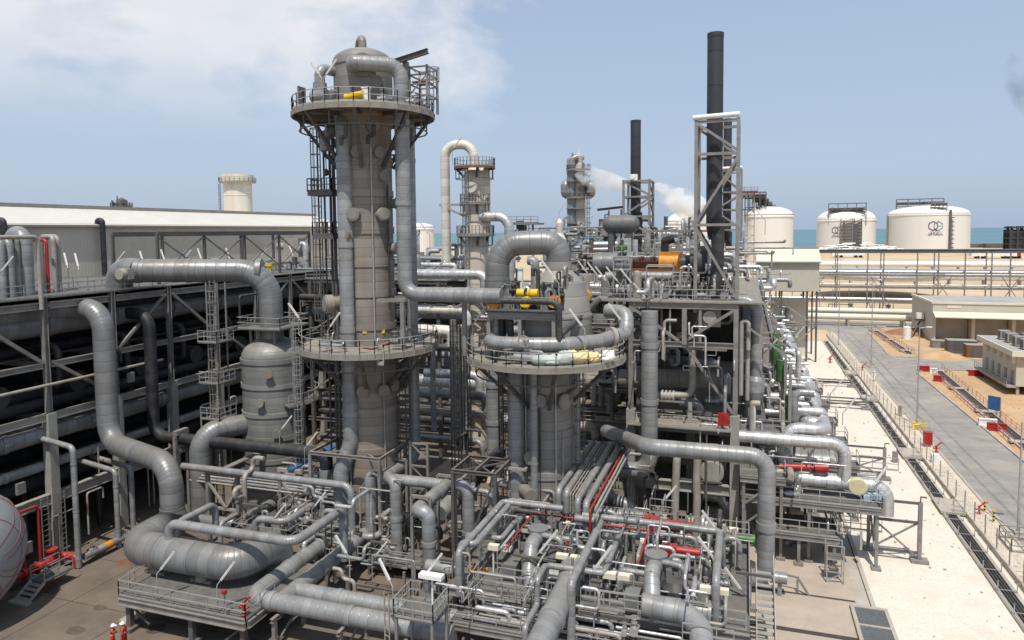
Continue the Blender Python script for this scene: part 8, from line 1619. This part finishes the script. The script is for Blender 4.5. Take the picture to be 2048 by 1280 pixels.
for k in range(420):
    p = V((RS_.choice([RS_.uniform(9.6, 18), RS_.uniform(31.8, 44), RS_.uniform(20.7, 22.1)]), RS_.uniform(46, 170), .06)); s = RS_.uniform(.03, .11); q.box(p+V((0, 0, s*.3)), (s*2, s*1.5, s*1.2), RS_.uniform(0, 3))
q.out('loose_stones', CONC, label='loose stones scattered on the gravel and sand', cat='stones', kind='stuff')
q = M()
for k in range(12): y = 40+k*12; q.bb((20.6, y-.03, .101), (22.2, y+.03, .108))
q.out('path_joints', DARKC, kind='structure')
# ================================================================== people
SKIN = mat('skin', (.32, .18, .12), .6); COVR = mat('red_coverall', (.46, .035, .02), .8, 0, .12, 6, bump=.3, bscale=9); COVW = mat('white_clothing', (.74, .73, .70), .8, 0, .08, 5); HELM = mat('white_helmet', (.80, .80, .79), .3); BOOT = mat('black_boot', (.02, .02, .02), .6); TAPE = mat('reflective_tape', (.62, .60, .56), .4)
def skin(name, verts, edges, radii, m, parent, root=0, sub=1):
    me = bpy.data.meshes.new(name); me.from_pydata([tuple(v) for v in verts], edges, []); o = bpy.data.objects.new(name, me); COL.objects.link(o)
    md = o.modifiers.new('s', 'SKIN'); 
    for i, r in enumerate(radii):
        sv = me.skin_vertices[0].data[i]; sv.radius = (r, r) if isinstance(r, (int, float)) else r; sv.use_root = i == root
    ss = o.modifiers.new('u', 'SUBSURF'); ss.levels = sub; ss.render_levels = sub
    dg = bpy.context.evaluated_depsgraph_get(); dg.update(); nm = bpy.data.meshes.new_from_object(o.evaluated_get(dg)); o.modifiers.clear(); o.data = nm; nm.materials.clear(); nm.materials.append(m)
    for p in nm.polygons: p.use_smooth = True
    o.parent = parent; WO[o.name] = WO[parent.name]; return o
def person(base, face, label, arms, m, lean=0.0, stride=.12):
    t = thing('person', label, 'person', base); f = V((math.cos(face), math.sin(face), 0)); s = V((-f.y, f.x, 0)); up = V((0, 0, 1))
    def L(a, b, c): return f*a+s*b+up*c
    pel = L(0, 0, .95); ch = L(lean*.6, 0, 1.28); nk = L(lean, 0, 1.5); hd = L(lean+.03, 0, 1.60); tp = L(lean+.04, 0, 1.74)
    V_, E_, R_ = [pel, L(lean*.3, 0, 1.1), ch, L(lean*.9, 0, 1.43), nk, hd, tp], [(0, 1), (1, 2), (2, 3), (3, 4), (4, 5), (5, 6)], [(.15, .12), (.15, .11), (.17, .12), (.12, .09), .06, .095, .075]
    C_, CE, CR = list(V_[:5]), list(E_[:4]), [(.165, .135), (.165, .125), (.19, .14), (.14, .105), .075]
    for sg in (1, -1):
        k = len(V_); hip = L(0, sg*.1, .88); kn = L(.03+stride*sg*.5, sg*.11, .48); an = L(stride*sg*.6-.02, sg*.12, .09); toe = L(stride*sg*.6+.16, sg*.13, .04)
        V_ += [hip, kn, an, toe]; E_ += [(0, k), (k, k+1), (k+1, k+2), (k+2, k+3)]; R_ += [.095, .062, .045, .04]
        k = len(C_); C_ += [hip, kn, an+up*.03]; CE += [(0, k), (k, k+1), (k+1, k+2)]; CR += [.115, .085, .075]
        sh = L(lean*.9, sg*.19, 1.41); el, wr = [L(*v) for v in arms[0 if sg > 0 else 1]]
        k = len(V_); hand = wr+(wr-el).normalized()*.09; V_ += [sh, el, wr, hand]; E_ += [(3, k), (k, k+1), (k+1, k+2), (k+2, k+3)]; R_ += [.06, .042, .03, (.042, .022)]
        d = (wr-el).normalized(); sd_ = d.cross(up if abs(d.z) < .9 else f).normalized()
        for i, (o_, ln) in enumerate(((-.032, .075), (-.011, .088), (.011, .083), (.032, .062))):
            j = len(V_); a = hand+sd_*o_+d*.03; V_ += [a, a+d*ln*.55+up*-.012, a+d*ln-up*.03]; E_ += [(k+3, j), (j, j+1), (j+1, j+2)]; R_ += [.011, .009, .008]
        j = len(V_); a = wr+sd_*.05+d*.05; V_ += [a, a+d*.05+sd_*.02]; E_ += [(k+2, j), (j, j+1)]; R_ += [.012, .01]
        k = len(C_); C_ += [sh, el, wr-d*.02]; CE += [(3, k), (k, k+1), (k+1, k+2)]; CR += [.082, .062, .048]
        q = M(); b_ = an+L(0, 0, -.09); q.v = []; c = base+L(stride*sg*.6+.07, sg*.125, .055)
        q.loft([[c+f*x*1.0+s*y*w+up*z for x, y in [(.17*math.cos(u), .06*math.sin(u)) for u in [2*math.pi*i/10 for i in range(10)]]] for z, w in ((-.055, 1), (0, 1.05), (.05, .8))], 10); q.out('boot', BOOT, t)
    skin('body', V_, E_, R_, SKIN, t); skin('coverall', C_, CE, CR, m, t)
    h = base+tp-up*.05; q = M(); q.lathe(h, [(.155, 0), (.15, .03), (.125, .035), (.12, .07), (.09, .125), (.03, .15), (.005, .152)], 16); q.box(h+f*.15+up*.005, (.12, .16, .012), math.atan2(f.y, f.x)); q.out('helmet', HELM, t)
    face_c = base+hd; q = M()
    for sg in (1, -1): q.box(face_c+f*.088+s*.033*sg+up*.03, (.012, .022, .012), math.atan2(f.y, f.x))
    q.box(face_c+f*.09-up*.05, (.01, .05, .01), math.atan2(f.y, f.x)); q.out('eyes_and_mouth', BOOT, t); q = M(); q.lathe(face_c+f*.085, [(.018, 0), (.012, .03), (.002, .035)], 8, (s, up, f))
    for sg in (1, -1): q.box(face_c+s*.098*sg, (.04, .02, .06), math.atan2(f.y, f.x))
    q.out('nose_and_ears', SKIN, t)
    q = M()
    for z, rr in ((1.13, (.172, .132)),): q.loft([[base+L(lean*.35, 0, zz)+f*rr[1]*1.04*math.cos(u)+s*rr[0]*1.04*math.sin(u) for u in [2*math.pi*i/18 for i in range(18)]] for zz in (z-.025, z+.025)], 18, cap=False)
    q.out('reflective_band', TAPE, t); return t
bA, bB = G(226, 1301, .012), G(250, 1296, .012)
person(bA, rad(35), 'left worker in red coverall and white helmet with one arm raised', [((.12, .26, 1.16), (.26, .14, 1.05)), ((.16, -.34, 1.38), (.30, -.30, 1.50))], COVR, .03)
person(bB, rad(200), 'right worker in red coverall and white helmet with arms hanging down', [((-.02, .30, 1.13), (.08, .28, .88)), ((.03, -.30, 1.14), (.16, -.22, .95))], COVR, .05)
bC = G(1748, 762, .1); person(bC, rad(240), 'figure in white clothes walking on the path beside the road', [((-.06, .27, 1.12), (.06, .27, .88)), ((.08, -.27, 1.12), (.2, -.25, .9))], COVW, .02, .3)
